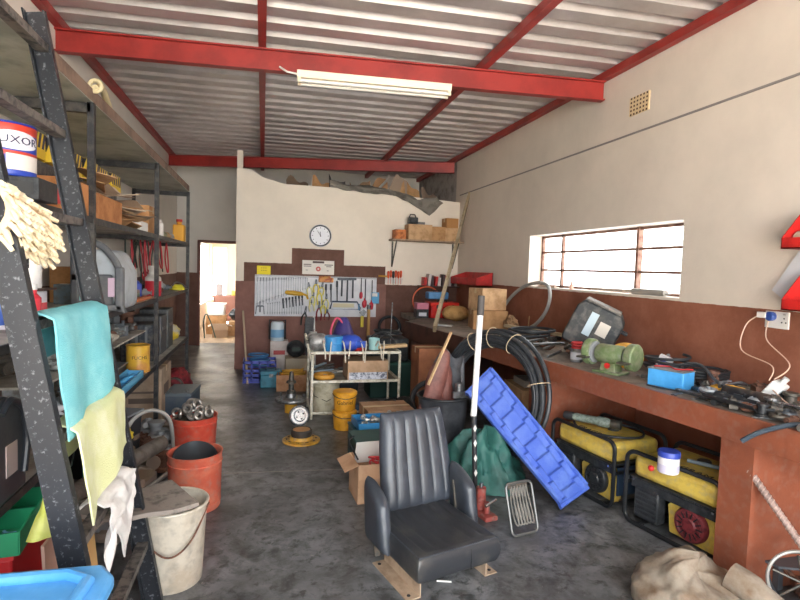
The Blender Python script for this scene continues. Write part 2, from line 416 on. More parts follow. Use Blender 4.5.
# ------------------------------------------------------------ light
w = bpy.data.worlds.new('sky'); sc.world = w; w.use_nodes = True
bg = w.node_tree.nodes['Background']; bg.inputs['Color'].default_value = (.93, .97, 1, 1); bg.inputs['Strength'].default_value = 2.2
def portal(name, loc, rot, sx, sy):
    ld = bpy.data.lights.new(name, 'AREA'); ld.shape = 'RECTANGLE'; ld.size = sx; ld.size_y = sy; ld.cycles.is_portal = True
    o = bpy.data.objects.new(name, ld); COL.objects.link(o); o.location = loc; o.rotation_euler = rot; return o
portal('portal_front', (.7, Y0+.0, 1.7), (-PI/2, 0, PI), 4.5, 3.3)
portal('portal_window', (XR+.26, (wy0+wy1)/2, (wz0+wz1)/2), (0, PI/2, 0), H, L)
sd = bpy.data.lights.new('sun', 'SUN'); sd.energy = 26; sd.angle = .01; sd.color = (1, .96, .9)
so_ = bpy.data.objects.new('sun', sd); COL.objects.link(so_); so_.rotation_euler = V((.25, -1, -1.15)).to_track_quat('-Z', 'Y').to_euler()
sc.view_settings.view_transform = 'Standard'; sc.view_settings.look = 'None'; sc.view_settings.gamma = 1; sc.view_settings.use_curve_mapping = False
sc.view_settings.exposure = 2.2
sc.cycles.max_bounces = 12; sc.cycles.diffuse_bounces = 9; sc.cycles.use_denoising = True
# ================================================================ shared pieces
blk = mh('232528', .45, 0, '3a3c3e', sc_=30); rub = mh('2b2d31', .55); steel = mh('8b8d8f', .4, .8, '6a6662', sc_=25)
dsteel = mh('55544f', .5, .6, '6d6257', sc_=30); rust = mh('7a5443', .8, .2, '4d3a32', sc_=30); chrome = mh('c5c8cc', .22, .95)
white = mh('dedbd5', .5); card = mh('b98f63', .85, 0, 'a37a50', sc_=8); card2 = mh('c7a27a', .85, 0, 'ad8860', sc_=8)
yel = mh('dcbf58', .45, 0, 'c4a348', sc_=10, dirt=.5); paper = mh('e6e3dd', .8); redp = mh('c62420', .45, 0, 'a81c1a', sc_=8)
wood = mh('a5875f', .75, 0, '8a6d48', sc_=12); bluep = mh('3c8fc9', .4, 0, '317ab0', sc_=6); ink = mh('1d1d22', .6); greenm = mh('66784f', .5, 0, '7f8b68', sc_=18, dirt=.8)
brownp = mat('bench_paint', hx('945238'), .55, 0, hx('7a4430'), sc_=3.2, lo=.35, hi=.7, dirt=.18, bump=.1)
dustm = mat('bench_dust', hx('6e655c'), .85, 0, hx('94887c'), sc_=7, lo=.35, hi=.65, dirt=.6)
def E_(t, p=8, q=.5): return max(0., 1-abs(2*t-1)**p)**q
def cs(t): return .5-.5*math.cos(PI*t)
def pad(mb, fw, h, th, ribs=0, rd=.25, nu=40, nv=24, p=8):
    """upholstered slab in the xz plane: width fw(v), height h, thickness th, front towards -y, with ribs sewn channels"""
    def f(sgn):
        def g(a, b):
            u, v = cs(a), cs(b); k = E_(u, p)*E_(v, p)
            if ribs and sgn < 0:
                d = min(abs(u*ribs-i) for i in range(1, ribs))if ribs > 1 else 1
                k *= 1-rd*math.exp(-(d/.07)**2)*min(1, E_(v, 4))
                k *= 1+.03*math.cos(2*PI*(u*ribs-.5))
            return ((u-.5)*fw(v), sgn*th/2*k, v*h)
        return g
    mb.grid(f(-1), nu, nv); mb.grid(f(1), nu, nv); return mb
def carton(name, label, loc, d, rz=0., m1=None, open_=False, group=None, cat='box', flaps=True, tape=True, rot=None, tapem=None):
    """cardboard box standing on loc (bottom centre), size d"""
    m1 = m1 or card
    t = thing(name, label, cat, loc, rot or (0, 0, rz), group)
    w, l_, h = d; e = .004
    b = MB()
    if open_:
        b.box((0, 0, e/2), (w, l_, e))
        for sx in (-1, 1): b.box((sx*(w/2-e/2), 0, h/2), (e, l_, h)); b.box((0, sx*(l_/2-e/2), h/2), (w-2*e, e, h))
        b.build('carton_body', m1, t, sm=0)
        if flaps:
            for sx in (-1, 1):
                q = MB(); q.bar((sx*w/2, -l_/2, h), (sx*w/2, l_/2, h), .001, .001) if 0 else None
                q.grid(lambda u, v, sx=sx: (sx*(w/2+v*w*.3), (u-.5)*l_, h-v*w*.12), 1, 3, .003); q.build('flap', m1, t, sm=0)
            q = MB(); q.grid(lambda u, v: ((u-.5)*w, -l_/2-v*.02, h-v*l_*.35), 1, 3, .003); q.build('flap', m1, t, sm=0)
    else:
        b.box((0, 0, h/2), (w, l_, h)); b.build('carton_body', m1, t, sm=0, bev=.003)
        if tape:
            q = MB(); q.box((0, 0, h+.0006), (w*1.0, .045, .0012)); q.box((-w/2-.0006, 0, h-.03), (.0012, .045, .06)); q.box((w/2+.0006, 0, h-.03), (.0012, .045, .06)); q.build('packing_tape', tapem or mh('c9b083', .35), t, sm=0)
    return t
def one(name, mb, mt, label, cat, loc=(0, 0, 0), rot=(0, 0, 0), group=None, **k):
    return tag(mb.build(name, mt, None, loc, rot, **k), label, cat, group)
def coil(mb, c, R, r, n, nrm=(0, 0, 1), rise=.0, wob=.1, seed=1, ry=None, seg=40):
    """n loose turns of hose about c, each turn a little different"""
    rr = random.Random(seed); q = V((0, 0, 1)).rotation_difference(V(nrm).normalized()); pts = []
    ph = [rr.uniform(0, 6) for _ in range(4)]
    for i in range(n*seg+1):
        a = 2*PI*i/seg; f = i/(n*seg)
        k = 1+wob*(math.sin(a*.37*3+ph[0])*.5+math.sin(a*.61+ph[1])*.5)
        pts.append(V(c)+q @ V((R*k*math.cos(a), (ry or R)*k*math.sin(a), rise*((f*n*1.618) % 1 if False else f)+r*wob*6*math.sin(a*.5+ph[2]))))
    mb.tube(pts, r, n=6); return pts
# ================================================================ bench along the right wall
def bx_front(y): return 2.577-.122*y
BZ = .87
bench = thing('workbench', 'long brown painted masonry workbench built along the right wall', 'workbench', (2.4, 3.2, 0))
def BL(p): return (p[0]-2.4, p[1]-3.2, p[2])
BY0, BY1 = 1.2, 7.92
m_ = MB(); poly = [(bx_front(BY0)-2.4, BY0-3.2), (XR-.005-2.4, BY0-3.2), (XR-.005-2.4, BY1-3.2), (bx_front(BY1)-2.4, BY1-3.2)]
poly = poly[:3]+[(2.02-2.4, BY1-3.2), (2.02-2.4, 6.95-3.2), (bx_front(6.6)-2.4, 6.6-3.2)]; m_.prism(poly, .80, BZ, 'xy'); m_.build('worktop', dustm, bench, sm=0)
m_ = MB(); f = lambda y: bx_front(y)-2.4
m_.prism([(f(BY0)-.022, BY0-3.2), (f(BY0), BY0-3.2), (f(5.0), 5.0-3.2), (f(5.0)-.022, 5.0-3.2)], .735, BZ+.004, 'xy'); m_.build('fascia', brownp, bench, sm=0)
for (ya, yb) in ((2.04, 2.215), (3.67, 3.90)):
    m_ = MB(); m_.prism([(f(ya), ya-3.2), (XR-.006-2.4, ya-3.2), (XR-.006-2.4, yb-3.2), (f(yb), yb-3.2)], 0, .80, 'xy'); m_.build('pillar', brownp, bench, sm=0)
drk = mh('5a382c', .5, 0, '3f2820', sc_=6)
m_ = MB(); m_.prism([(f(5.0)-.03, 5.0-3.2), (f(5.), 1.8), (f(6.6), 6.6-3.2), (f(6.6)-.03, 6.6-3.2)], .66, BZ+.003, 'xy'); m_.build('drawer_front', drk, bench, sm=0)
m_ = MB(); m_.prism([(f(6.5)+.04, 6.5-3.2), (XR-.006-2.4, 6.5-3.2), (XR-.006-2.4, 6.58-3.2), (f(6.58)+.04, 6.58-3.2)], 0, .80, 'xy'); m_.build('leg_panel', drk, bench, sm=0)
# ---------------------------------------------------------------- generators
def generator(loc, rz, label, startm, a_is):
    t = thing('generator', label, 'generator', loc, (0, 0, rz), None)
    # local: long axis x (.62), depth y (front -y), height .46
    W, D, H = .61, .46, .46; fr = MB()
    for y in (-D/2, D/2):
        pts = []
        for (cx, cz, a0) in ((W/2-.06, H-.06, 0), (-W/2+.06, H-.06, 90), (-W/2+.06, .075, 180), (W/2-.06, .075, 270)):
            for k in range(6): an = math.radians(a0+k*18); pts.append((cx+.06*math.cos(an), y, cz+.06*math.sin(an)))
        fr.tube(pts, .0135, True, 8)
    for x in (-W/2+.1, W/2-.1): fr.cyl((x, -D/2, .02), (x, D/2, .02), .012)
    for x in (-W/2, W/2): fr.cyl((x, -D/2, .25), (x, D/2, .25), .011)
    fr.build('frame_tube', mh('1f2022', .4), t)
    for sx in (-1, 1):
        for sy in (-1, 1):
            q = MB(); q.cyl((sx*(W/2-.1), sy*(D/2-.03), 0), (sx*(W/2-.1), sy*(D/2-.03), .02), .022); q.build('foot', rub, t)
    q = MB(); q.box((0, 0, .368), (W-.06, D-.035, .135)); tank = q.build('fuel_tank', yel, t, bev=.035)
    q = MB(); q.box((0, 0, .297), (W-.035, D-.02, .012)); q.build('tank_rail', blk, t, bev=.003)
    q = MB(); q.lathe([(0, 0), (.04, 0), (.04, .02), (.034, .026), (0, .026)], (.02, .04, .4355)); q.build('fuel_cap', blk, tank)
    text(tank, 'FRAGRAM', .062, ink, (.02, -.13, .4362), (0, 0, 0), sx=1.15)
    q = MB(); q.box((0, -D/2+.018, .262), (W-.06, .006, .05)); q.build('front_panel', blk, t)
    # engine with recoil starter
    q = MB(); q.box((.08, 0, .15), (.25, .30, .2)); q.cyl((.12, -.13, .15), (.12, -.155, .15), .1); q.box((.10, .0, .055), (.34, .28, .04)); q.build('engine_block', dsteel, t, bev=.012)
    q = MB(); q.lathe([(0, 0), (.1, .0), (.1, -.02), (.09, -.035), (.072, -.038), (.068, -.034), (.045, -.036), (.036, -.045), (0, -.046)], (.11, -.17, .145), axis='y', n=32); r_ = q.build('recoil_starter', startm, t)
    q = MB()
    for k in range(14):
        an = k*2*PI/14; q.bar((.11+.045*math.cos(an), -.209, .145+.045*math.sin(an)), (.11+.08*math.cos(an), -.206, .145+.08*math.sin(an)), .007, .004, (0, 1, 0))
    q.build('starter_slot', ink, r_)
    q = MB(); q.prism([(-.03, .04), (.26, .03), (.275, .06), (.265, .2), (.2, .27), (.02, .272), (-.05, .2)], -.172, -.12, 'xz'); q.build('engine_shroud', yel, t, bev=.004)
    # air cleaner box with louvres
    q = MB(); q.box((-.165, -.18, .155), (.17, .08, .2)); ac = q.build('air_cleaner', blk, t, bev=.012)
    q = MB()
    for k in range(6): q.box((-.165, -.223, .085+k*.028), (.14, .006, .009))
    q.build('louvre', mh('3c3e41', .5), ac)
    q = MB(); q.cyl((-.2, -.02, .14), (-.29, -.02, .14), .1); q.build('alternator', dsteel, t)
    # control panel on the right end
    q = MB(); q.box((W/2-.012, -.05, .185), (.012, .26, .19)); cp = q.build('control_panel', mh('2f3f52', .4), t)
    q = MB(); [q.box((W/2-.004, -.11+i*.075, .2), (.006, .045, .05)) for i in range(3)]; q.build('outlet', mh('9aa3ad', .4), cp)
    q = MB()
    for x, z in ((-W/2+.05, .285), (W/2-.05, .285)): q.cyl((x, -D/2-.001, z), (x, -D/2+.012, z), .008, n=8)
    q.build('bolt', chrome, t)
    return t
gB = generator((2.52, 2.58, 0), math.atan2(-.62, .12)+.03, 'yellow petrol generator in black tube frame with maroon recoil starter, nearest under bench', mh('7d2f33', .5, 0, '5c2226', sc_=40), 0)
gA = generator((2.405, 3.285, 0), math.atan2(-.62, .10), 'yellow petrol generator in black tube frame with black recoil starter, beside masonry pillar under bench', mh('2a2c2f', .45), 1)
# jar and hose nozzle on the near generator
def onto(px, py, z): p = onz(px, py, z); return (p.x, p.y, z)
jz = .476
p = onto(665, 467, jz); t = thing('paint_jar', 'white plastic jar with blue screw lid standing on near generator', 'jar', (p[0]+.04, p[1]+.02, .436))
q = MB(); q.lathe([(0, 0), (.052, 0), (.057, .006), (.057, .095), (.05, .1)], n=28); q.build('jar_body', mh('e4e0e0', .35), t)
q = MB(); q.lathe([(.06, .094), (.06, .12), (.056, .126), (0, .126)], n=28); q.build('lid', mh('3347a5', .4), t)
q = MB(); q.lathe([(.0575, .01), (.0578, .012), (.0578, .05), (.0575, .052)], cap=False); q.build('paper_label', mh('c9c4d8', .6), t)
q = MB(); q.tube(spl([(2.47, 2.60, .449), (2.56, 2.46, .45), (2.66, 2.36, .45), (2.72, 2.33, .45)], 6), [.012]*8+[.02]*8+[.02]*3, n=10)
one('spray_gun_hose', q, mh('7b8a94', .5), 'grey hose with thick sleeve lying on near generator by the jar', 'hose')
q = MB(); q.blob((0, 0, .017), (.017, .017, .017), .03); one('red_ball', q, redp, 'small shiny red ball knob on near generator top edge left of jar', 'knob', (p[0]-.05, p[1]+.05, .436))
# grinder with cable on the far generator
t = thing('angle_grinder', 'dusty grey hand grinder lying on the far generator against the pillar', 'power tool', (2.33, 3.34, .436), (0, 0, -.9))
q = MB(); q.lathe([(0, -.15), (.022, -.15), (.03, -.13), (.03, .02), (.036, .03), (.036, .1), (.025, .12), (0, .12)], (0, 0, .036), axis='x', n=20); q.build('motor_body', mh('8d9a90', .5, 0, '6a726a', sc_=40), t)
q = MB(); q.lathe([(0, .12), (.03, .12), (.034, .14), (.034, .19), (0, .19)], (0, 0, .036), axis='x'); q.build('gear_head', dsteel, t)
q = MB(); q.lathe([(.0, -.22), (.025, -.22), (.032, -.2), (.031, -.15), (0, -.15)], (0, 0, .036), axis='x'); q.build('rear_grip', rub, t)
q = MB(); q.tube(spl([(2.24, 3.45, .45), (2.2, 3.3, .447), (2.3, 3.1, .448), (2.5, 3.05, .448), (2.62, 3.2, .448), (2.55, 3.35, .448), (2.44, 3.37, .45)], 8), .0085, n=8)
one('power_cable', q, rub, 'black power cable looped on the far generator tank', 'cable')
# ---------------------------------------------------------------- things on the bench
# big black battery case tipped against the wall
CS = 1.22
t = thing('plastic_case', 'large dusty black plastic case tipped on its corner against brown wall under window', 'case', onto(606, 347, BZ), (0, 0, 0))
t.scale = (CS,)*3; t.location = (2.59, 3.88, BZ+.075); t.rotation_euler = (.0, math.radians(24), math.radians(-38))
q = MB(); q.mat(0); q.prism([(-.16, .0), (.10, .0), (.15, .06), (.15, .25), (.11, .30), (-.14, .30), (-.17, .25), (-.17, .03)], -.14, .14); c_ = q.build('case_body', mh('262a2e', .5, 0, '3f3e3b', sc_=9, dirt=.35), t, bev=.012)
q = MB(); q.box((-.02, 0, .307), (.24, .25, .014)); q.build('lid', mh('6b6660', .8, 0, '8d867c', sc_=20), t, bev=.004)
q = MB(); q.box((-.04, -.1425, .17), (.05, .004, .16)); q.build('paper_label', mh('b9cbd4', .6), t)
q = MB(); q.box((.045, -.1425, .17), (.07, .004, .09)); q.build('paper_label', mh('cfc8bd', .6), t)
q = MB(); q.tube([(.15, -.06, .2), (.185, -.05, .2), (.185, .05, .2), (.15, .06, .2)], .009); q.build('handle', blk, t)
# bench grinder
gp = onz(613, 385, BZ)
t = thing('bench_grinder', 'green double-ended bench grinder bolted to the brown bench', 'grinder', (2.33, 3.18, BZ), (0, 0, math.radians(-66)))
gr = greenm
q = MB(); q.lathe([(0, -.1), (.055, -.1), (.068, -.08), (.068, .08), (.055, .1), (0, .1)], (0, 0, .13), axis='x'); q.build('motor_body', gr, t)
q = MB(); q.box((0, 0, .035), (.12, .1, .07), taper=.85); q.box((0, 0, .008), (.2, .15, .016)); q.build('base', gr, t, bev=.005)
for s_ in (-1, 1):
    q = MB(); q.lathe([(.0, .13*s_), (.088, .13*s_), (.092, .137*s_), (.092, .178*s_), (.086, .185*s_), (0, .185*s_)], (0, 0, .13), axis='x', n=36); g_ = q.build('wheel_guard', gr, t)
    q = MB(); q.lathe([(0, .12*s_), (.076, .12*s_), (.076, .13*s_), (0, .13*s_)], (0, 0, .13), axis='x', n=36); q.build('grinding_wheel', mh('8f9295', .8), t)
    q = MB(); q.lathe([(0, .098*s_), (.018, .098*s_), (.018, .12*s_), (0, .12*s_)], (0, 0, .13), axis='x', n=16); q.build('shaft', steel, t)
    q = MB(); q.box((s_*.15, -.11, .1), (.07, .06, .012)); q.bar((s_*.15, -.09, .1), (s_*.14, -.04, .05), .02, .008); q.build('tool_rest', dsteel, t)
q = MB(); q.lathe([(0, .0), (.02, .0), (.02, .01), (0, .012)], (0, -.055, .055), axis='y'); q.build('switch', redp, t)
# yellow disc behind the grinder
q = MB(); q.lathe([(0, 0), (.11, 0), (.12, .006), (.12, .02), (.09, .034), (.03, .045), (0, .045)], n=36)
one('grinding_disc', q, mh('dda72c', .5, 0, 'b98420', sc_=20), 'round yellow disc leaning behind the green bench grinder', 'disc', (2.62, 3.40, BZ+.075), (math.radians(35), math.radians(-25), 0))
q = MB(); q.box((0, 0, .05), (.1, .012, .1)); t = thing('small_box', 'small white and blue carton leaning between grinder and coiled cable', 'box', (2.68, 3.12, BZ+.0), (.0, .35, -.9)); q = MB(); q.box((0, 0, .07), (.09, .05, .12)); q.build('carton_body', mh('e2dfe2', .6), t, bev=.002); q = MB(); q.box((0, -.0265, .075), (.06, .002, .05)); q.build('printed_label', mh('4b5aa8', .6), t)
# paint tin with red wire
cp_ = onz(575, 362, BZ)
t = thing('tin_can', 'small open tin holding a bundle of red wire near the grinder', 'can', (2.34, 3.62, BZ))
q = MB(); q.lathe([(0, .0), (.045, 0), (.046, .004), (.045, .1), (.047, .104), (.043, .104), (.042, .012), (0, .012)]); q.build('can_body', mh('8f9499', .35, .5, '6c6a66', sc_=30), t)
q = MB(); q.lathe([(.0462, .02), (.0466, .022), (.0466, .075), (.0462, .077)], cap=False); q.build('paper_label', mh('b9bcc6', .6), t)
q = MB(); coil(q, (0, 0, .105), .038, .006, 5, rise=.05, wob=.15, seed=4, seg=16)
one('wire_bundle', q, mh('c03a3c', .5), 'bundle of red wire stuffed in the small tin', 'wire', (2.34, 3.62, BZ))
# blue battery charger
bp_ = onz(667, 392, BZ)
t = thing('battery_charger', 'bright blue box-shaped battery charger with red lead on the bench', 'charger', (2.42, 2.72, BZ), (0, 0, math.radians(-68)))
q = MB(); q.box((0, 0, .058), (.22, .14, .105)); q.build('housing', mh('4fa6e6', .4, 0, '3f93d4', sc_=5), t, bev=.006)
q = MB(); q.box((0, 0, .114), (.225, .15, .006)); q.box((0, 0, .003), (.225, .15, .006)); q.build('end_plate', mh('6b6f74', .5), t)
q = MB(); q.tube(spl([(-.09, -.03, .122), (-.03, .03, .123), (.04, -.02, .122), (.09, .03, .124), (.1, .06, .121)], 6), .0045); q.build('red_lead', mh('b5282c', .5), t)
q = MB(); q.tube(spl([(-.1, -.085, .006), (-.02, -.1, .006), (.06, -.09, .007), (.115, -.075, .006)], 6), .004); q.build('black_lead', rub, t)
# coiled black cables
q = MB(); coil(q, (2.74, 2.78, BZ+.012), .14, .0085, 5, rise=.045, wob=.16, seed=9, ry=.11)
one('power_cable', q, rub, 'coil of black cable on the bench directly behind the blue charger', 'cable')
q = MB(); coil(q, (2.72, 2.40, BZ+.012), .13, .008, 4, rise=.04, wob=.18, seed=12, ry=.12)
one('power_cable', q, mh('3a3b3e', .5), 'coil of dark cable on the bench beneath the wall sockets', 'cable')
q = MB(); q.tube(spl([(2.56, 3.0, BZ+.05), (2.62, 2.75, BZ+.13), (2.55, 2.5, BZ+.06), (2.6, 2.25, BZ+.03), (2.5, 2.15, BZ+.012)], 8), .0095)
one('rubber_hose', q, mh('45474b', .5), 'dark rubber hose draped from behind the charger across bench tools', 'hose')
# white plug adaptor, leads up to the wall socket
sk = onx(778, 320, XR)
t = thing('wall_socket', 'white double wall socket with blue and white plugs on brown dado', 'socket', (XR, sk.y, sk.z))
q = MB(); q.box((-.006, 0, 0), (.012, .15, .1)); q.build('faceplate', mh('e6e2dc', .4), t, bev=.003)
q = MB()
for dy in (-.035, -.06, -.048): q.box((-.0125, dy, .012 if dy == -.048 else -.012), (.002, .008, .008))
q.build('socket_hole', ink, t)
q = MB(); q.box((-.0125, -.048, .036), (.003, .016, .009)); q.build('switch', mh('b9b4ac', .4), t)
q = MB(); q.lathe([(0, -.0121), (.026, -.0121), (.028, -.02), (.028, -.04), (.022, -.046), (0, -.046)], (0, .025, .02), axis='x'); one('plug', q, mh('31509c', .4), 'round blue plug pushed into the white wall socket', 'plug', (XR, sk.y, sk.z))
q = MB(); q.box((-.03, .07, .024), (.04, .06, .035)); one('plug', q, mh('e8e4e0', .4), 'white plug with thin flex beside the blue plug at wall socket', 'plug', (XR-.001, sk.y, sk.z), bev=.004)
flx = mh('d9b9a4', .5)
ap = V((2.66, 2.33, BZ+.09))
q = MB(); q.tube(spl([(XR-.03, sk.y+.1, sk.z+.02), (XR-.06, sk.y+.16, sk.z-.05), (XR-.1, sk.y+.14, sk.z-.2), (2.77, 2.36, BZ+.2), (2.69, 2.30, BZ+.13)], 8), .0035)
one('flex_lead', q, flx, 'thin pinkish flex curving left from the wall plug to adaptor', 'cable')
q = MB(); q.tube(spl([(XR-.035, sk.y+.03, sk.z-.0), (XR-.05, sk.y+.02, sk.z-.12), (2.8, 2.28, BZ+.22), (2.7, 2.28, BZ+.14)], 8), .0035)
one('flex_lead', q, flx, 'thin pinkish flex hanging straight from the blue plug to adaptor', 'cable')
q = MB(); q.tube(spl([(2.66, 2.25, BZ+.09), (2.6, 2.1, BZ+.05), (2.62, 1.95, BZ+.02), (2.7, 1.7, BZ+.012)], 8), .0035)
one('flex_lead', q, flx, 'thin pinkish flex trailing right from adaptor along the bench', 'cable')
ADS = 1.3
t = thing('plug_adaptor', 'white multi-plug adaptor block perched on the bench clutter', 'adaptor', (2.69, 2.31, BZ+.028), (math.radians(35), 0, .4))
q = MB(); t.scale = (ADS,)*3; q.box((0, 0, .05), (.085, .05, .08)); q.build('adaptor_body', mh('dfe2e0', .4), t, bev=.006)
q = MB(); q.box((0, -.026, .05), (.012, .003, .02)); q.box((.02, -.026, .065), (.008, .003, .01)); q.build('socket_hole', ink, t)
q = MB(); q.cyl((0, .0, .09), (0, 0, .12), .012); q.build('cable_gland', mh('c8cac8', .4), t)
q = MB(); q.lathe([(0, -.11), (.012, -.11), (.03, -.08), (.036, 0), (.03, .06), (.015, .09), (0, .09)], (0, 0, .034), axis='x')
one('putty_tube', q, mh('d9a53c', .5, 0, 'b98a30', sc_=18), 'ochre yellow bulging tube lying below the white adaptor', 'tube', (2.60, 2.45, BZ), (0, 0, math.radians(-60)))
# black telescopic shock absorber near the front
a, b_ = V((2.50, 2.40, BZ+.036)), V((2.53, 2.06, BZ+.045))
t = thing('shock_absorber', 'black cylindrical gas strut with steel rod lying along bench front', 'strut', a, (0, 0, 0))
d = b_-a
q = MB(); q.cyl((0, 0, 0), d*.8, .033, n=24); q.build('cylinder', mh('26262a', .35, 0, '4a3f38', sc_=14), t, bev=.003)
q = MB(); q.cyl(d*.8, d*.86, .036, n=24); q.build('end_cap', dsteel, t)
q = MB(); q.cyl(d*.86, d*1.6, .008, n=12); q.build('rod', chrome, t)
# dark tray with sheet metal
t = thing('metal_tray', 'black open-ended metal tray lying on the bench in front of the gas strut', 'tray', (2.37, 2.22, BZ), (0, 0, math.radians(-75)))
q = MB(); q.grid(lambda u, v: ((u-.5)*.26, (v-.5)*.13, .02+.03*abs(2*v-1)**3-.012*u), 8, 10, .004); q.build('tray_body', mh('33373c', .4, .4), t)
q = MB(); q.bar((-.13, 0, .012), (-.3, .02, .012), .02, .012); q.build('handle', blk, t, bev=.003)
q = MB(); q.box((0.02, 0, .03), (.16, .07, .004)); one('steel_plate', q, mh('8a97a6', .35, .7), 'bluish steel plate resting in the black tray', 'plate', (2.37, 2.22, BZ+.002), (0, 0, math.radians(-75)))
# stacked pipe couplings at the bench edge
t = thing('hose_coupling', 'ribbed steel hose coupling with black hose hanging over bench edge', 'coupling', (2.405, 1.80, BZ+.03), (0, 0, 0))
q = MB(); q.lathe([(0, -.11), (.016, -.11), (.02, -.1), (.02, -.08), (.026, -.08), (.026, -.06), (.02, -.06), (.02, -.045), (.027, -.045), (.027, -.025), (.021, -.02), (.021, 0), (.028, .0), (.028, .03), (.02, .04), (.02, .09), (0, .09)], axis='x', n=20); q.build('coupling_body', mh('a79f96', .4, .7), t)
q = MB(); q.tube(spl([(2.66, 1.66, BZ+.013), (2.5, 1.72, BZ+.03), (2.36, 1.85, BZ+.03), (2.26, 1.95, BZ-.03), (2.2, 2.0, BZ-.09)], 8), .0115)
one('air_hose', q, mh('2e3c48', .5), 'dark blue air hose drooping over the bench edge at the right', 'hose')
# hand tools scattered: spanners and rods (prototypes, then copies)
def spanner(L=.2, w=.011, mt=None, name='spanner', grp=None, label='', th=.006, parts=True):
    t = thing(name, label, 'spanner', (0, 0, 0), (0, 0, 0), grp)
    q = MB(); q.bar((-L*.36, 0, th/2), (L*.36, 0, th/2), w, th*.8); q.build('shaft', mt, t, sm=0, bev=.001)
    q = MB()
    pts = [(L*.36+L*.14*(1-math.cos(a))*.55 - 0, w*1.25*math.sin(a)) for a in [PI*2*k/18 for k in range(18)]]
    q.torus((L*.42, 0, th/2), w*.85, th*.62, n=16, k=6); q.build('ring_end', mt, t)
    q = MB(); w2 = w*1.35
    q.prism([(-L*.34, -w*.4), (-L*.34, w*.4), (-L*.40, w2), (-L*.5, w2*.95), (-L*.5, w2*.4), (-L*.43, w*.35), (-L*.43, -w*.35), (-L*.5, -w2*.4), (-L*.5, -w2*.95), (-L*.40, -w2)], 0, th, 'xy'); q.build('open_end', mt, t, sm=0)
    return t
lab = 'loose grey spanner in the scatter of tools on the brown bench'; GR = 'spanners scattered on the bench'
s0 = spanner(.2, .011, steel, label=lab, grp=GR)
sp = [(2.36, 2.55, .3), (2.42, 2.52, -1.2), (2.55, 2.62, .9), (2.36, 2.36, 1.9), (2.5, 2.09, .4), (2.6, 2.2, 2.4), (2.42, 2.02, -.7), (2.41, 2.92, 1.4), (2.62, 2.94, .2)]
for i, (x, y, r) in enumerate(sp):
    o = s0 if i == 0 else dup(s0, (0, 0, 0)); o.location = (x, y, BZ+.001+.009*(i % 2)*0); o.rotation_euler = (0, 0, r)
q = MB(); q.lathe([(0, 0), (.02, 0), (.02, .03), (.013, .034), (.013, .06), (0, .06)], n=6)
lab = 'short steel socket or nut among the tools on the bench'; GR = 'sockets scattered on the bench'
p0 = tag(q.build('socket_nut', dsteel), lab, 'socket', GR)
for i in range(16):
    o = p0 if i == 0 else p0.copy()
    if i: COL.objects.link(o)
    y = rnd.uniform(2.0, 3.0); x = rnd.uniform(bx_front(y)+.06, 2.75)
    o.location = (x, y, BZ+.02); o.rotation_euler = (PI/2, 0, rnd.uniform(0, 6))
q = MB(); q.blob((0, 0, .02), (.05, .02, .02), .2, 4, 2); q.cyl((.04, 0, .02), (.15, 0, .012), .006)
ag = thing('air_gun', 'small silver air gun on the bench right of blue charger', 'air tool', (2.5, 2.52, BZ), (0, 0, -.6))
q.build('gun_body', mh('aab2ba', .3, .6), ag); q = MB(); q.tube([(-.02, 0, .02), (-.05, .05, .018), (-.06, .09, .016)], .012); q.build('grip', blk, ag)
q = MB(); coil(q, (2.66, 3.02, BZ+.012), .12, .01, 4, rise=.09, wob=.2, seed=77, ry=.15)
one('power_cable', q, rub, 'thick black cable bundled on the bench right behind the grinder', 'cable')
for i, (px, py, c_, lb) in enumerate(((702, 385, '3a3a3c', 'black clamp'), (716, 394, '6d6f72', 'grey clamp'), (726, 376, '8a5a40', 'rusty clamp'), (790, 398, '4d5358', 'dark clamp'), (700, 372, '7c838a', 'steel clamp'))):
    q = MB(); q.box((0, 0, .015), (.12, .03, .03)); q.cyl((-.05, 0, .03), (-.08, 0, .08), .012); q.cyl((.04, 0, .015), (.12, .02, .015), .008); p_ = onz(px, py, BZ)
    one('hand_clamp', q, mh(c_, .45, .3), lb+' lying in the clutter on the right part of the bench', 'clamp', (min(p_.x, 2.82), p_.y, BZ), (0, 0, i*1.1))
for i in range(8):
    q = MB(); q.tube(spl([(0, 0, .01), (.07, .03, .03), (.13, -.02, .015), (.2, .02, .01)], 5), .007, n=6); p_ = onz(660+18*i, 372+5*(i % 3)+3*i, BZ)
    one('short_lead', q, blk if i % 2 else mh('6a6c70', .5), 'short dark lead lying loose in the bench clutter near the charger', 'cable', (min(p_.x, 2.75), p_.y, BZ+.004), (0, 0, i*.9), 'short leads in the bench clutter')
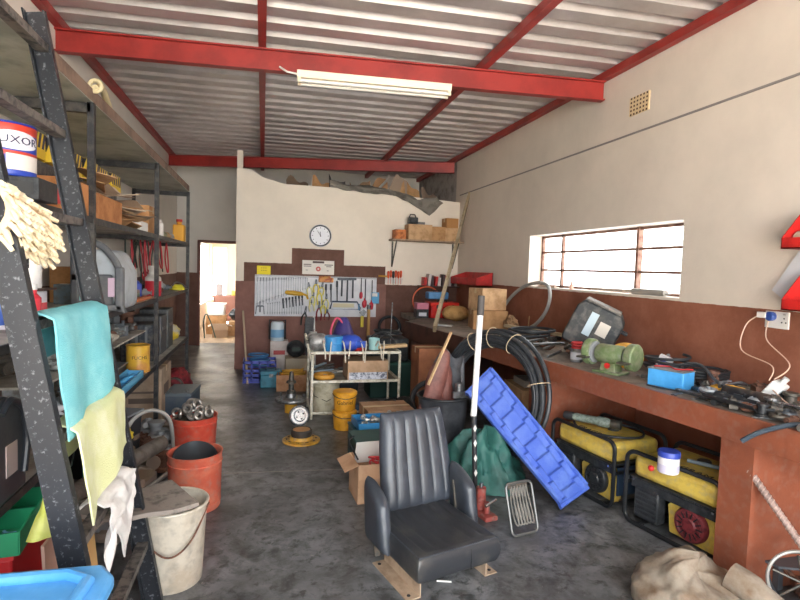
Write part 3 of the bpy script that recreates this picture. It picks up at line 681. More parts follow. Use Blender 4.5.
# far part of the bench: rods, fittings, cartons
lab = 'dark steel rod in the heap on the bench behind the tin can'; GR = 'steel rods heaped on the bench'
for i in range(9):
    q = MB(); y = 3.8+i*.13; q.cyl((0, 0, 0), (rnd.uniform(.28, .45), rnd.uniform(.0, .3), 0), .011, n=10)
    if i == 0: rods = []
    z = BZ+.011+(i % 3)*.022
    one('steel_rod', q, dsteel if i % 2 else steel, lab, 'rod', (2.20+.02*(i % 2), y, z), (0, 0, rnd.uniform(-.3, .6)), GR)
q = MB(); q.bar((2.56, 5.35, BZ+.09), (2.88, 4.12, BZ+.09), .05, .03); one('timber_batten', q, mh('c2ad8c', .8, 0, 'a8916c', sc_=10), 'pale timber batten lying along the back of the bench below the window', 'timber')
lab = 'greasy cast fitting in the heap on the bench near the tin can'; GR = 'cast fittings heaped on the bench'
for i in range(9):
    q = MB(); q.blob((0, 0, .03), (.06, .035, .03), .35, 3, i*3.1, 14, 8); q.cyl((0, 0, .03), (.07, .02, .045), .014, n=10)
    one('cast_fitting', q, (dsteel, rust, steel)[i % 3], lab, 'fitting', (2.42+.05*(i % 4), 3.72+.12*i, BZ+.0), (0, 0, rnd.uniform(0, 6)), GR)
q = MB(); coil(q, (2.42, 4.55, BZ+.1), .2, .012, 3, rise=.05, wob=.2, seed=31)
one('rubber_hose', q, rub, 'loose loops of black hose over the steel rods on the bench', 'hose')
# thin grey hoop leaning on the wall
q = MB(); hp = [(506, 331), (502, 315), (507, 302), (520, 289), (535, 283), (547, 285), (550, 296), (546, 311), (536, 324), (522, 332)]
q.tube(spl([onx(a, b, 2.80 - .0*b) for a, b in hp], 8), .019, n=10); one('plastic_pipe', q, mh('9b9b97', .5), 'thin grey plastic pipe bent into an upright hoop on the bench against the wall', 'pipe')
# driftwood-like brown rag and small fittings inside the hoop
q = MB(); q.blob((0, 0, .08), (.07, .1, .09), .5, 2.5, 5); one('crumpled_rag', q, mh('a98663', .9, 0, '6e5138', sc_=14), 'crumpled brown rag standing inside the grey hoop on the bench', 'rag', (2.72, 5.55, BZ))
q = MB(); q.cyl((0, 0, 0), (.01, -.01, .2), .006); q.box((0, 0, .006), (.04, .04, .012)); one('wood_stick', q, wood, 'thin upright stick beside the brown rag inside the hoop', 'stick', (2.8, 5.3, BZ))
# window sill items
t = thing('caulking_gun', 'long grey caulking gun lying on the window sill', 'tool', (XR+.055, onx(640, 297, XR).y, wz0))
q = MB(); q.cyl((0, -.22, .028), (0, .16, .028), .026, n=20); q.build('barrel', mh('a9a59c', .5, .3), t)
q = MB(); q.cyl((0, .16, .028), (0, .75, .022), .012); q.build('push_rod', mh('b8a898', .5, .3), t)
q = MB(); q.bar((0, -.1, .02), (0, -.16, .01), .012, .02); q.cyl((0, -.13, .02), (0, -.27, .02), .01, .004); q.build('nozzle', mh('8d8a84', .5), t)
q = MB(); q.lathe([(0, 0), (.02, 0), (.02, .05), (.01, .055), (.01, .08), (0, .08)], n=14); one('glue_bottle', q, mh('c79a86', .5), 'tiny pinkish bottle standing on the window sill at the left', 'bottle', (XR+.06, onx(566, 290, XR).y, wz0))
q = MB(); q.box((0, 0, .008), (.03, .35, .016)); one('wood_strip', q, mh('b59a84', .7), 'thin weathered strip on the left end of the window sill', 'strip', (XR+.06, onx(540, 288, XR).y-.05, wz0))
# cartons at the far end of the bench
def bxz(px, py): p = onz(px, py, BZ); return (p.x, p.y, BZ)
carton('cardboard_box', 'lower brown cardboard carton on the bench under another carton in the corner', (2.56, 5.85, BZ), (.40, .36, .22), math.radians(-12), card)
carton('cardboard_box', 'upper brown cardboard carton stacked on another in the bench corner', (2.56, 5.88, BZ+.223), (.33, .32, .25), math.radians(8), card2)
q = MB(); q.blob((0, 0, .1), (.19, .14, .1), .12, 2, 3); one('paper_sack', q, mh('c79c62', .8, 0, 'a67c48', sc_=7), 'crumpled tan paper sack on the bench left of the stacked cartons', 'sack', (2.46, 6.68, BZ))
t = thing('toolbox', 'bright red plastic toolbox on the bench behind the leaning plank', 'toolbox', (2.42, 7.15, BZ), (0, 0, .1))
q = MB(); q.box((0, 0, .085), (.42, .24, .17)); q.build('box_body', redp, t, bev=.012); q = MB(); q.box((0, 0, .195), (.44, .25, .05)); q.build('lid', mh('d6352b', .4), t, bev=.012)
[MB().box((s_*.12, -.125, .16), (.03, .01, .05)).build('latch', blk, t) for s_ in (-1, 1)]; q = MB(); q.tube([(-.07, 0, .22), (-.07, 0, .25), (.07, 0, .25), (.07, 0, .22)], .01); q.build('handle', blk, t)
t = thing('parts_case', 'blue plastic case standing on top of the red toolbox', 'case', (2.36, 7.2, BZ+.262)); t.rotation_euler = (0, 0, .05)
q = MB(); q.box((0, 0, .05), (.3, .16, .1)); q.build('case_body', mh('5b93c4', .45, 0, '4a7ba8', sc_=6), t, bev=.015); q = MB(); q.tube([(-.05, 0, .1), (-.05, 0, .12), (.05, 0, .12), (.05, 0, .1)], .007); q.build('handle', blk, t)
t = thing('parts_box', 'pink and black retail box on bench end left of red toolbox', 'box', (2.11, 7.12, BZ))
q = MB(); q.box((0, 0, .06), (.17, .16, .12)); q.build('carton_body', blk, t, bev=.003); q = MB(); q.box((0, 0, .165), (.17, .16, .09)); q.build('carton_sleeve', mh('c7788c', .5), t, bev=.003); q = MB(); q.box((0, -.0815, .05), (.11, .002, .05)); q.build('printed_label', mh('d5d5da', .5), t)
q = MB(); q.torus((0, 0, .2), .22, .011, (0, 1, .0), ry=.2, n=40); one('hose_loop', q, mh('d8643c', .5), 'orange hose loop standing behind the boxes against the dado', 'hose', (2.3, 7.5, BZ+.02), (.0, 0, .1))
q = MB(); q.box((0, 0, .012), (.22, .1, .016)); q.build; one('metal_plate', q, mh('b9b9b6', .4, .5), 'flat pale metal plate on bench edge in front of paper sack', 'plate', (2.08, 6.05, BZ), (0, 0, -.5))
# ================================================================ vehicle seat
t = thing('vehicle_seat', 'black vinyl vehicle seat with armrests on beige floor brackets', 'seat', (.845, 2.62, 0), (0, 0, .27))
vin = mh('33373e', .38, 0, '424750', sc_=4, bump=.08, bsc=30, spec=.6); vind = mh('2f3135', .38, 0, '4b4945', sc_=6, lo=.5, hi=.75, spec=.5); seam = mh('8d8f90', .5)
q = MB(); W0, D0 = .49, .54
def seat_top(sgn):
    def g(a, b):
        u, v = cs(a), cs(b); k = E_(u, 26, .4)*E_(v, 26, .4)
        z = .155+sgn*.068*k
        if sgn > 0:
            if .1 < v < .95: z -= .006*math.exp(-(min(abs(u*7-i) for i in range(1, 7))/.1)**2)
            z -= .012*math.sin(PI*u)*math.sin(PI*v)
        return ((u-.5)*W0, (v-.5)*D0-.05, z)
    return g
q.grid(seat_top(1), 56, 30); q.grid(seat_top(-1), 56, 30); q.build('seat_cushion', [vind], t, sm=60)
# piping round the top of the cushion
q = MB(); rr = [( .5*W0-.016, -.5*D0-.05+.016), (.5*W0-.016, .5*D0-.066), (-.5*W0+.016, .5*D0-.066), (-.5*W0+.016, -.5*D0-.034)]
pts = []
for i in range(4):
    a = V((*rr[i], .213)); b_ = V((*rr[(i+1) % 4], .213)); pts += [a.lerp(b_, k/8) for k in range(8)]
q.tube(pts, .0045, True, 6); q.build('piping', vin, t)
q = MB(); q.tube([(.06, -.5*D0-.0505, .1), (.06, -.5*D0-.0525, .15), (.06, -.5*D0-.045, .2)], .002); q.build('seam', mh('15161a', .5), t)
for i in range(1, 6):
    q = MB(); x = (i/6-.5)*W0; q.tube([(x, -.5*D0-.02, .217), (x, -.1, .208), (x, .15, .212)], .0022, n=6); q.build('seam', mh('55575a', .5), t)
# side band of the cushion in glossier vinyl
q = MB(); pad(q, lambda v: .47-.07*v**2, .54, .11, 6, .16, 90, 30, 7)
bk = q.build('backrest', vin, t, (.075, .19, .20), (math.radians(-14), 0, 0), sm=60)
for sx in (-1, 1):
    q = MB()
    def arm(sg, sx=sx):
        def g(a, b):
            u, v = cs(a), cs(b)
            k = E_(u, 6)*E_(v, 8)
            L = .23-.02*v; h = .32
            zz = v*h*(1-.28*(1-u)**2)
            return (.02+sx*(.275)+sg*.038*k, -.06+u*L+.05*v, .11+zz)
        return g
    q.grid(arm(1), 20, 20); q.grid(arm(-1), 20, 20); a_ = q.build('armrest', vin, t, sm=60)
    q = MB(); q.bar((sx*.262, .05, .06), (sx*.262, .12, .35), .008, .03, (1, 0, 0)); q.build('hinge_plate', dsteel, t)
    q = MB(); bx_ = sx*.20
    q.box((bx_, -.06, .003), (.075, .36, .006)); q.box((bx_+.034*-sx, -.06, .045), (.006, .36, .085)); br = q.build('floor_bracket', mh('b7a089', .6, .2, '9d8670', sc_=10), t, sm=0)
    br.location = (sx*.03, -.03, 0)
    q = MB()
    for yy in (-.21, .09): q.cyl((bx_+sx*.012, yy, .0055), (bx_+sx*.012, yy, .0085), .009, n=12)
    q.build('bolt_hole', ink, br)
q = MB(); q.box((0, .0, .084), (.43, .46, .012)); q.build('base_frame', dsteel, t)
p = onz(443, 582); q = MB(); q.cyl((-.03, .01, .004), (.04, -.012, .004), .004); one('cigarette_stub', q, white, 'tiny white stub lying on the floor before the black seat', 'litter', (p.x, p.y, 0))
# ================================================================ blue ramp
A, B_, C_, D_ = ony(465, 392, 3.74), ony(490, 367, 3.82), ony(590, 488, 3.06), onz(562, 513, 0)
D_ = V((D_.x, D_.y, .035)); 
blu = mat('ramp_plastic', hx('4a68c4'), .5, 0, hx('5f7ccb'), sc_=9, bump=.06, bsc=60)
nrm = (B_-A).cross(D_-A).normalized()
if nrm.y > 0: nrm = -nrm
def ramp(u, v):
    p = A.lerp(B_, v).lerp(D_.lerp(C_, v), u)
    z = .0
    a = u*8.5 + (.32 if .25 < v < .5 else .32+.0 if False else 0) + (.5 if v >= .75 else 0) + (.32 if .5 <= v < .75 else 0)
    fr = a % 1.0
    hgt = .020*max(0, min(1, (fr-.1)*8))*max(0, min(1, (1-fr)*1.4))
    edge = .028 if (v < .1 or v > .93) else 0
    return p + nrm*(max(hgt, edge) if .02 < u < .98 else .0)
q = MB(); q.grid(ramp, 170, 32, .03)
one('traction_ramp', q, blu, 'long blue moulded plastic track board leaning diagonally over the green tarpaulin', 'ramp', sm=30)
# ================================================================ tarpaulin
def tarp(a, b):
    th = 2*PI*a; ph = b
    R = .08+.25*ph**.8
    h = .37*(1-ph**1.7)
    w_ = noise.noise(V((math.cos(th)*2, math.sin(th)*2, ph*2.5)))
    f2 = abs(noise.noise(V((math.cos(th)*4.5, math.sin(th)*4.5, ph*3.1+7))))
    R *= 1+.35*w_-.25*f2; h *= 1+.3*w_+.1*f2
    if ph < .02: R = .0
    return (R*math.cos(th)*.95, R*math.sin(th)*.75, max(.006, h-.035*f2))
q = MB(); q.grid(tarp, 90, 40)
o = one('tarpaulin', q, mat('tarp_cloth', hx('30665e'), .6, 0, hx('244e48'), sc_=5, bump=.3, bsc=14), 'crumpled dark green tarpaulin heaped on the floor behind the blue ramp', 'tarpaulin', (1.56, 3.55, 0), sm=80)
# ================================================================ pole
t = thing('tent_pole', 'tall upright white pole with black grip and dark lower end', 'pole', (1.365, 3.24, 0))
q = MB(); q.cyl((.02, .0, .02), (-.005, .03, .62), .0165, n=16); q.build('lower_tube', mh('3a3a3d', .4, .3), t)
q = MB(); q.cyl((-.005, .03, .58), (.035, .08, 1.26), .0205, n=16); q.build('upper_tube', mh('e4e4e2', .35), t)
q = MB(); q.cyl((.035, .08, 1.25), (.041, .088, 1.385), .0235, n=16); q.build('grip', mh('4a4442', .6), t, bev=.004)
q = MB(); q.cyl((.02, 0, 0), (.02, 0, .03), .02, n=16); q.build('end_cap', rub, t)
for z in (.2, .3, .4, .5):
    q = MB(); x = .02-.025*(z-.02)/.6; y = .03*(z-.02)/.6; q.prism([(x, z-.025), (x+.012, z), (x, z+.025), (x-.012, z)], y-.0185, y-.0150); q.build('reflective_mark', white, t)
# ================================================================ pipe coil
q = MB(); nm = V((-.93, -.42, .16)).normalized()
rq = V((0, 0, 1)).rotation_difference(nm)
ct = thing('pipe_coil', 'big upright coil of thick black pipe tied with cord against the bench', 'pipe', (1.80, 3.99, 0))
# turns of the coil as one long pipe wandering through the bundle
pts = []
nt = 10; sg = 48
xa = V((0, 0, 1)); xa = (xa-xa.dot(nm)*nm).normalized(); ya = nm.cross(xa)
off = [(rnd.uniform(-1, 1), rnd.uniform(-1, 1)) for _ in range(nt+2)]
for i in range(nt*sg+1):
    a = 2*PI*i/sg; k = i/sg; j = int(k); f = k-j; f = f*f*(3-2*f)
    dr = (off[j][0]*(1-f)+off[j+1][0]*f)*.075; dn = (off[j][1]*(1-f)+off[j+1][1]*f)*.055
    R = .475+dr
    pts.append(V((0, 0, .533))+xa*(R*.99*math.cos(a))+ya*(R*1.04*math.sin(a))+nm*dn)
q.tube(pts, .0185, n=8); q.build('black_pipe', mh('2f3236', .42, 0, '3d3f42', sc_=14), ct)
for an in (-.35, .12, .55, -1.2):
    c = V((0, 0, .533))+xa*(.475*math.cos(an))+ya*(.49*math.sin(an)); tn = (-xa*math.sin(an)+ya*math.cos(an))
    q = MB(); q.torus(c, .085, .004, tn, n=20, k=5); q.build('tie_cord', mh('cdb796', .8), ct)
# cardboard box and bin seen through the coil
carton('cardboard_box', 'brown cardboard box under the bench seen through the black pipe coil', (2.52, 4.45, 0), (.55, .5, .5), -.12, card2, tape=False)
q = MB(); q.box((0, 0, .03), (.4, .3, .06)); one('steel_plate', q, mh('9c948a', .6), 'thick grey plate lying on the cardboard box beneath the bench', 'plate', (2.5, 4.45, .503), (0, 0, -.12), bev=.003)
# ================================================================ black drum with coveralls
t = thing('rubber_drum', 'black rubber drum stuffed with maroon leather behind the seat', 'drum', (1.40, 4.02, 0))
q = MB(); q.lathe([(0, .0), (.16, 0), (.17, .01), (.185, .3), (.2, .52), (.21, .535), (.195, .54), (.18, .3), (.165, .03), (0, .03)], n=32); q.build('drum_wall', mh('34363b', .5, 0, '4a4c50', sc_=8), t)
q = MB(); q.torus((0, 0, .535), .203, .012, n=32); q.build('rim', mh('26282c', .5), t)
# grey rubber flap standing up in the drum
def flap(u, v):
    a = math.radians(-35+150*u); r = .17-.03*v+.02*math.sin(9*u)
    return (r*math.cos(a), r*math.sin(a), .35+v*(.42+.1*math.sin(3*u)+.04*math.sin(11*u)))
q = MB(); q.grid(flap, 24, 12, .006); one('rubber_sheet', q, mh('6d7075', .55, 0, '505358', sc_=9), 'grey rubber sheet curling out of the black drum', 'sheet', (1.40, 4.02, 0))
lea = mh('84544c', .5, 0, '6b423d', sc_=7, bump=.2, bsc=12)
t = thing('leather_chaps', 'folded maroon leather welding jacket sticking up out of the drum', 'jacket', (1.36, 3.99, 0))
def leaf(x0, y0, lean, w, h, seed, yb=0):
    def g(a, b):
        th = 2*PI*a; rw = w*(1-.15*b)*(E_(b*.5+.5, 6, .5) if b > .0 else 1)
        k = 1+.18*noise.noise(V((math.cos(th)*2, math.sin(th)*2, b*3+seed)))
        return (x0+lean*b+rw*k*math.cos(th), y0+yb*b+rw*.45*k*math.sin(th), .36+h*b)
    return g
q = MB(); q.grid(leaf(-.10, 0, .14, .085, .56, 1), 24, 18); q.build('sleeve', lea, t, sm=70)
q = MB(); q.grid(leaf(.10, .02, -.09, .06, .52, 5), 24, 18); q.build('sleeve', lea, t, sm=70)
q = MB(); q.grid(leaf(0, .06, .02, .13, .46, 9), 24, 18); q.build('jacket_body', lea, t, sm=70)
q = MB(); q.bar((1.22, 3.86, .66), (1.42, 3.94, 1.06), .022, .012); one('wood_stick', q, mh('cfae84', .7), 'short pale stick leaning across the maroon leather in the drum', 'stick')
q = MB(); q.box((0, 0, .0), (.14, .03, .05)); q.cyl((-.02, 0, .03), (-.02, 0, .09), .03, n=14); one('metal_bracket', q, steel, 'grey metal fitting resting in the drum opening', 'fitting', (1.50, 3.88, .56), (0, 0, .1))
# ================================================================ hose frame, jack
p = onz(522, 541)
t = thing('hanger_frame', 'small grey tubular frame holding looped wire, standing on floor', 'frame', (1.51, 2.76, 0), (math.radians(-18), 0, .2))
q = MB(); w_, h_ = .095, .30; pts = []
for (cx, cz, a0) in ((w_-.03, h_-.03, 0), (-w_+.03, h_-.03, 90), (-w_+.03, .04, 180), (w_-.03, .04, 270)):
    for k in range(5): an = math.radians(a0+k*22.5); pts.append((cx+.03*math.cos(an), 0, cz+.03*math.sin(an)))
q.tube(pts, .0085, True, 8); q.build('tube_frame', mh('6f6f6d', .4, .6), t)
q = MB()
for i in range(6): x = -.055+i*.022; q.tube(spl([(x, .01, .27), (x-.012, .005, .18), (x-.008, 0, .09), (x+.01, -.004, .06), (x+.02, 0, .1), (x+.012, .008, .2), (x+.008, .012, .28)], 5), .0045, n=6)
q.build('looped_wire', mh('7d7a74', .5, .3), t)
q = MB(); q.bar((-.07, .02, .28), (.07, .02, .28), .02, .03); q.build('cross_piece', dsteel, t)
t = thing('bottle_jack', 'small faded red car jack on the floor right of the seat', 'jack', (1.36, 3.05, 0), (0, 0, .2))
rj = mh('9c4a42', .55, 0, '7a3a34', sc_=20, dirt=.6)
q = MB(); q.box((0, -.02, .015), (.09, .16, .03)); q.build('base', rj, t, bev=.006)
q = MB(); q.cyl((0, .03, .03), (.0, .03, .17), .032, n=18); q.cyl((0, -.04, .03), (0, -.04, .1), .018, n=14); q.build('jack_cylinder', rj, t, bev=.003)
q = MB(); q.cyl((0, .03, .17), (0, .03, .2), .014, n=14); q.cyl((-.03, -.07, .09), (.06, -.05, .11), .009, n=10); q.build('piston_rod', chrome, t)
# ================================================================ sack and near-right clutter
def sack(a, b):
    th = 2*PI*a; 
    x = .27*math.cos(th)*(1-b**2.2)**.5; y = .25*math.sin(th)*(1-b**2.2)**.5
    k = 1+.14*noise.noise(V((math.cos(th)*1.6, math.sin(th)*1.6, b*2.2)))+.05*noise.noise(V((math.cos(th)*6, math.sin(th)*6, b*7)))
    z = .21*(b**.8)*(1-.25*math.cos(th+.4)*b)*k
    return (x*k*1.0, y*k, max(z, .0))
sm_ = mat('sackcloth', hx('93897b'), .9, 0, hx('6f5a46'), sc_=4.5, lo=.4, hi=.62, bump=.35, bsc=16)
t = thing('canvas_sack', 'full stained canvas sack slumped on the floor before the near generator', 'sack', (1.97, 1.97, 0), (0, 0, -1.0))
q = MB(); q.grid(sack, 80, 36); q.build('sack_body', sm_, t, sm=80)
q = MB(); q.tube(spl([(.12, .05, .2), (.24, .03, .17), (.4, -.0, .10), (.56, -.02, .06), (.7, -.04, .045)], 6), [.075]*6+[.062]*6+[.05]*6+[.04]*7, n=14, flat=.8); q.build('twisted_neck', sm_, t)
# alcove clutter
t = thing('twisted_rod', 'thick twisted steel reinforcing bar leaning in the near bench alcove', 'rod', (0, 0, 0))
a = onx(749, 470, 2.34); b_ = onx(812, 560, 2.40)
t.location = a; d = b_-a
q = MB(); q.cyl((0, 0, 0), d, .016, n=12); q.build('bar_core', mh('a58d84', .55, .2, '7d6a62', sc_=20), t)
q = MB(); L_ = d.length; dn = d.normalized(); ux = dn.orthogonal().normalized(); uy = dn.cross(ux)
for ph in (0, PI): q.tube([dn*(L_*i/160)+(ux*math.cos(i*.4+ph)+uy*math.sin(i*.4+ph))*.0155 for i in range(161)], .003, n=5)
q.build('twisted_rib', mh('b29b91', .55, .2), t)
t = thing('steel_stand', 'grey flat steel stand plate lying in the near bench alcove', 'bracket', (2.66, 1.86, 0))
q = MB(); q.prism([(-.22, .2), (.25, .24), (.25, .0), (.06, .02), (-.2, .12)], .13, .142, 'xy'); q.build('steel_plate', mh('5d6166', .5, .4), t)
for x, y in ((-.15, .16), (.2, .2), (.2, .03)):
    q = MB(); q.box((x, y, .065), (.03, .03, .13)); q.build('leg', mh('5d6166', .5, .4), t)
t = thing('wire_hoop', 'upright black and white wire hoop tangled in the near alcove', 'hoop', (2.44, 1.84, .0))
q = MB(); q.torus((0, 0, .15), .14, .008, (-.6, -.8, .1), n=40, ry=.145); q.build('hoop_rim', mh('a9a6a0', .4, .3), t)
q = MB(); q.torus((.01, .02, .15), .125, .007, (-.7, -.7, .2), n=40); q.build('inner_rim', rub, t)
q = MB()
for k in range(3): an = k*1.05+.3; c = V((.0, 0, .15)); e = V((-.8*math.cos(an), .6*math.cos(an), math.sin(an)))*.13; q.cyl(c-e, c+e, .006, n=8)
q.build('cross_wire', dsteel, t)
t = thing('yellow_reel', 'dark reel with ochre yellow rim lying at the right of the alcove', 'reel', (2.62, 1.62, 0), (0, 0, 0))
q = MB(); q.lathe([(0, 0), (.13, 0), (.14, .02), (.14, .1), (.12, .1), (.115, .03), (0, .03)]); q.build('reel_body', blk, t); q = MB(); q.torus((0, 0, .105), .128, .013, n=32); q.build('rim', mh('c49a2e', .5), t)
for i, (x, y) in enumerate(((2.46, 1.68), (2.52, 1.9), (2.36, 1.72), (2.56, 1.75), (2.40, 1.58), (2.6, 1.94))):
    q = MB(); q.blob((0, 0, .035), (.06, .045, .035), .4, 2.6, i*2.7, 14, 9); q.cyl((0, 0, .04), (.09, .03, .07), .011, n=8)
    one('scrap_metal', q, (dsteel, rust, mh('aaa8a6', .5), steel)[i % 4], 'lump of scrap metal on the floor of the near alcove', 'scrap metal', (x, y, 0), (0, 0, i*1.3), 'scrap lumps in the near alcove')
# red wall bins at right edge
rbp = onx(790, 250, XR-.12)
for (pya, pyb, lab) in ((200, 251, 'upper red steel wall bin holding rolled paper at right edge'), (262, 312, 'lower red steel wall bin with sheets of paper at right edge')):
    pa = onx(782, pyb-2, XR-.2)
    t = thing('wall_bin', lab, 'bin', (XR-.11, 0, pa.z)); y1 = pa.y
    q = MB(); q.box((0, y1-.2, .004), (.2, .4, .008)); q.box((.097, y1-.2, .1), (.006, .4, .2)); q.box((-.097, y1-.2, .03), (.006, .4, .06))
    q.prism([(-.1, 0), (.1, 0), (.1, .2), (.02, .2), (-.1, .06)], y1-.006, y1); q.build('bin_body', redp, t, sm=0)
    if pya == 200:
        q = MB(); q.cyl((.0, y1-.36, .055), (-.0, y1-.03, .05), .045, n=24, caps=False); q.cyl((.0, y1-.36, .055), (.0, y1-.031, .05), .03, n=24, caps=False)
        q2 = MB(); q2.lathe([(.046, 0), (.046, .34), (.036, .34), (.036, 0), (.046, 0)], (0, y1-.36, .056), axis='y', cap=False); q2.lathe([(.03, 0), (.03, .335), (.024, .335), (.024, 0), (.03, 0)], (.0, y1-.36, .05), axis='y', cap=False)
        one('paper_roll', q2, mh('b3a08c', .7), 'rolled brown paper lying in the upper red wall bin', 'paper roll', (XR-.11, 0, pa.z))
        q2 = MB(); q2.lathe([(.035, 0), (.035, .3), (.028, .3), (.028, 0), (.035, 0)], (0, y1-.36, .0), axis='y', cap=False)
        one('paper_roll', q2, mh('8b7566', .7), 'darker paper roll on top of the rolled paper in upper bin', 'paper roll', (XR-.07, 0, pa.z+.15))
    else:
        q2 = MB(); q2.box((0, y1-.2, .03), (.14, .26, .03)); one('rope_hank', q2, mh('cfc08c', .7), 'yellowish pad of papers inside the lower red wall bin', 'paper', (XR-.11, 0, pa.z), bev=.01)
p1, p2, p3, p4 = onx(772, 290, XR-.015), onx(800, 250, XR-.015), onx(815, 275, XR-.015), onx(784, 300, XR-.015)
q = MB(); q.grid(lambda u, v: p1.lerp(p2, u).lerp(p4.lerp(p3, u), v), 2, 2, .002); one('paper_sheet', q, mh('cfd0d4', .7), 'tilted sheet of white paper pinned on cream wall between the red bins', 'paper')
# ================================================================ tool board on the back wall
YW = 7.985
pa, pb = ony(255, 274.5, YW), ony(375.5, 317, YW)
t = thing('tool_board', 'long white board fixed on the maroon wall with outlined tool places', 'board', ((pa.x+pb.x)/2, YW, (pa.z+pb.z)/2))
bw, bh = pb.x-pa.x, pa.z-pb.z
q = MB(); q.box((0, 0, 0), (bw, .02, bh)); q.build('board_panel', mh('dddde0', .5, 0, 'cfcfd4', sc_=4), t)
q = MB(); q.box((0, -.012, bh/2-.012), (bw, .006, .02)); q.build('hook_strip', mh('a9a9ac', .4), t)
YT = YW-.022
def W(px, py): p = ony(px, py, YT); return (p.x, YT, p.z)
toolsteel = mh('85888e', .35, .7); tooldark = mh('4a4d52', .4, .6); lab1 = 'steel combination spanner hanging in the long upper row of the tool board'
sw = spanner(.3, .02, toolsteel, label=lab1, grp='spanners in the upper row of the tool board', th=.008)
def put(o, x, z, ln, base, ang=0.):
    s_ = ln/base; o.location = (x, YT, z-ln/2); o.rotation_euler = (PI/2, -PI/2+ang, 0) if False else (0, -PI/2+ang, 0); o.scale = (s_, 1, max(.75, min(1.3, s_))); return o
first = True
for i in range(20):
    px = 258+i*3.0 if i < 8 else 258+8*3.0+(i-8)*2.35
    top_ = 277+.01*i; bot = 307-1.25*i if i < 8 else 297-.75*(i-8)
    o = sw if i == 0 else dup(sw, (0, 0, 0)); a = W(px, top_); b_ = W(px, bot)
    put(o, a[0], a[2], a[2]-b_[2], .3)
for i in range(15):
    px = 268+i*2.4; a = W(px, 303-.35*i); b_ = W(px, 314)
    o = dup(sw, (0, 0, 0)); o['label'] = 'short steel spanner hanging in the lower row of the tool board'; o['group'] = 'spanners in the lower row of the tool board'
    put(o, a[0], a[2], a[2]-b_[2], .3)
# gear puller, lower left
a = W(260, 308); q = MB(); q.bar((-.05, 0, .03), (.05, 0, .03), .02, .02)
q.cyl((0, 0, -.06), (0, 0, .1), .009, n=8)
for s_ in (-1, 1): q.bar((s_*.05, 0, .03), (s_*.06, 0, -.09), .012, .016)
one('gear_puller', q, tooldark, 'three-armed gear puller at the lower left corner of tool board', 'puller', a)
# rubber mallet / grease gun in yellow
def claw(name, label, px, py, L, mt, hd, ang=0., cat='hammer', head=(.1, .03, .035), grp=None):
    a = W(px, py); t = thing(name, label, cat, (a[0], YT-.01, a[2]), (0, ang, 0), grp)
    q = MB(); q.cyl((0, 0, 0), (0, 0, -L), .011, .013, n=10); q.build('handle', mt, t)
    q = MB(); q.box((0, 0, .0), head); q.cyl((-head[0]/2, 0, 0), (-head[0]/2-.018, 0, 0), .018, n=12); q.build('hammer_head', hd, t, bev=.004)
    return t
claw('hammer', 'steel hammer hanging upright on tool board above the hacksaw, left one', 342, 279, .26, tooldark, tooldark)
claw('hammer', 'steel hammer hanging on tool board above the hacksaw, middle longer one', 347.5, 280, .33, tooldark, tooldark)
claw('hammer', 'steel hammer hanging on tool board above the hacksaw, right one', 353, 279, .29, tooldark, tooldark)
for i, (px, y0_, y1_, lb) in enumerate(((331, 284, 302, 'dark punch hanging on tool board under the orange tool pouch'), (326, 284, 296, 'short dark chisel hanging on tool board left of the dark punch'), (337, 281, 301, 'thin dark file hanging on tool board left of the hammers'))):
    a, b_ = W(px, y0_), W(px, y1_); q = MB(); q.cyl(a, b_, .012, .008, n=8); q.cyl((a[0], a[1], a[2]-.0), (a[0], a[1], a[2]-.09), .016, n=10); one('chisel', q, tooldark, lb, 'chisel')
# screwdrivers with red grips
for px, y0_, y1_, s_, lb in ((361, 292, 278, 1, 'short screwdriver with red grip hanging point-up on the tool board'), (365, 300, 279, 1, 'long dark screwdriver with red grip at board right, left of its twin'), (371.5, 303, 280, 1, 'slim screwdriver with red grip nearest the blue packet on tool board')):
    a, b_ = W(px, y0_), W(px, y1_); t = thing('screwdriver', lb, 'screwdriver', (a[0], YT-.008, a[2]))
    q = MB(); q.cyl((0, 0, 0), (0, 0, b_[2]-a[2]), .007, n=8); q.build('blade', tooldark, t)
    q = MB(); q.lathe([(0, -.1), (.018, -.1), (.026, -.07), (.024, -.02), (.014, 0), (0, 0)], n=12); q.build('grip', mh('c93a48', .4), t)
# hacksaw
a, b_ = W(330, 309), W(361, 302)
t = thing('hacksaw', 'blue-framed hacksaw with pale infill hanging at the board bottom', 'saw', (0, YT, 0))
q = MB(); q.tube([a, (a[0]+.03, YT, b_[2]), (b_[0]-.06, YT, b_[2]), (b_[0]-.01, YT, a[2]+.02), (b_[0]-.02, YT, a[2]-.02)], .012); 
for v in range(len(q.v)): q.v[v] = q.v[v]-V((0, YT, 0))
q.build('saw_frame', mh('3c4a60', .4, .3), t)
q = MB(); q.box(((a[0]+b_[0])/2, .0, a[2]), (b_[0]-a[0]-.03, .003, .016)); q.build('saw_blade', toolsteel, t)
q = MB(); q.box((b_[0]-.03, 0, (a[2]+b_[2])/2-.02), (.03, .02, .1)); q.build('handle', mh('5f8fb4', .4), t, bev=.005)
q = MB(); q.box(((a[0]+b_[0])/2-.03, .006, (a[2]+b_[2])/2), (.32, .004, .06)); one('paper_card', q, mh('ded4b0', .7), 'pale yellow card tucked behind the hacksaw frame', 'card', (0, YT, 0))
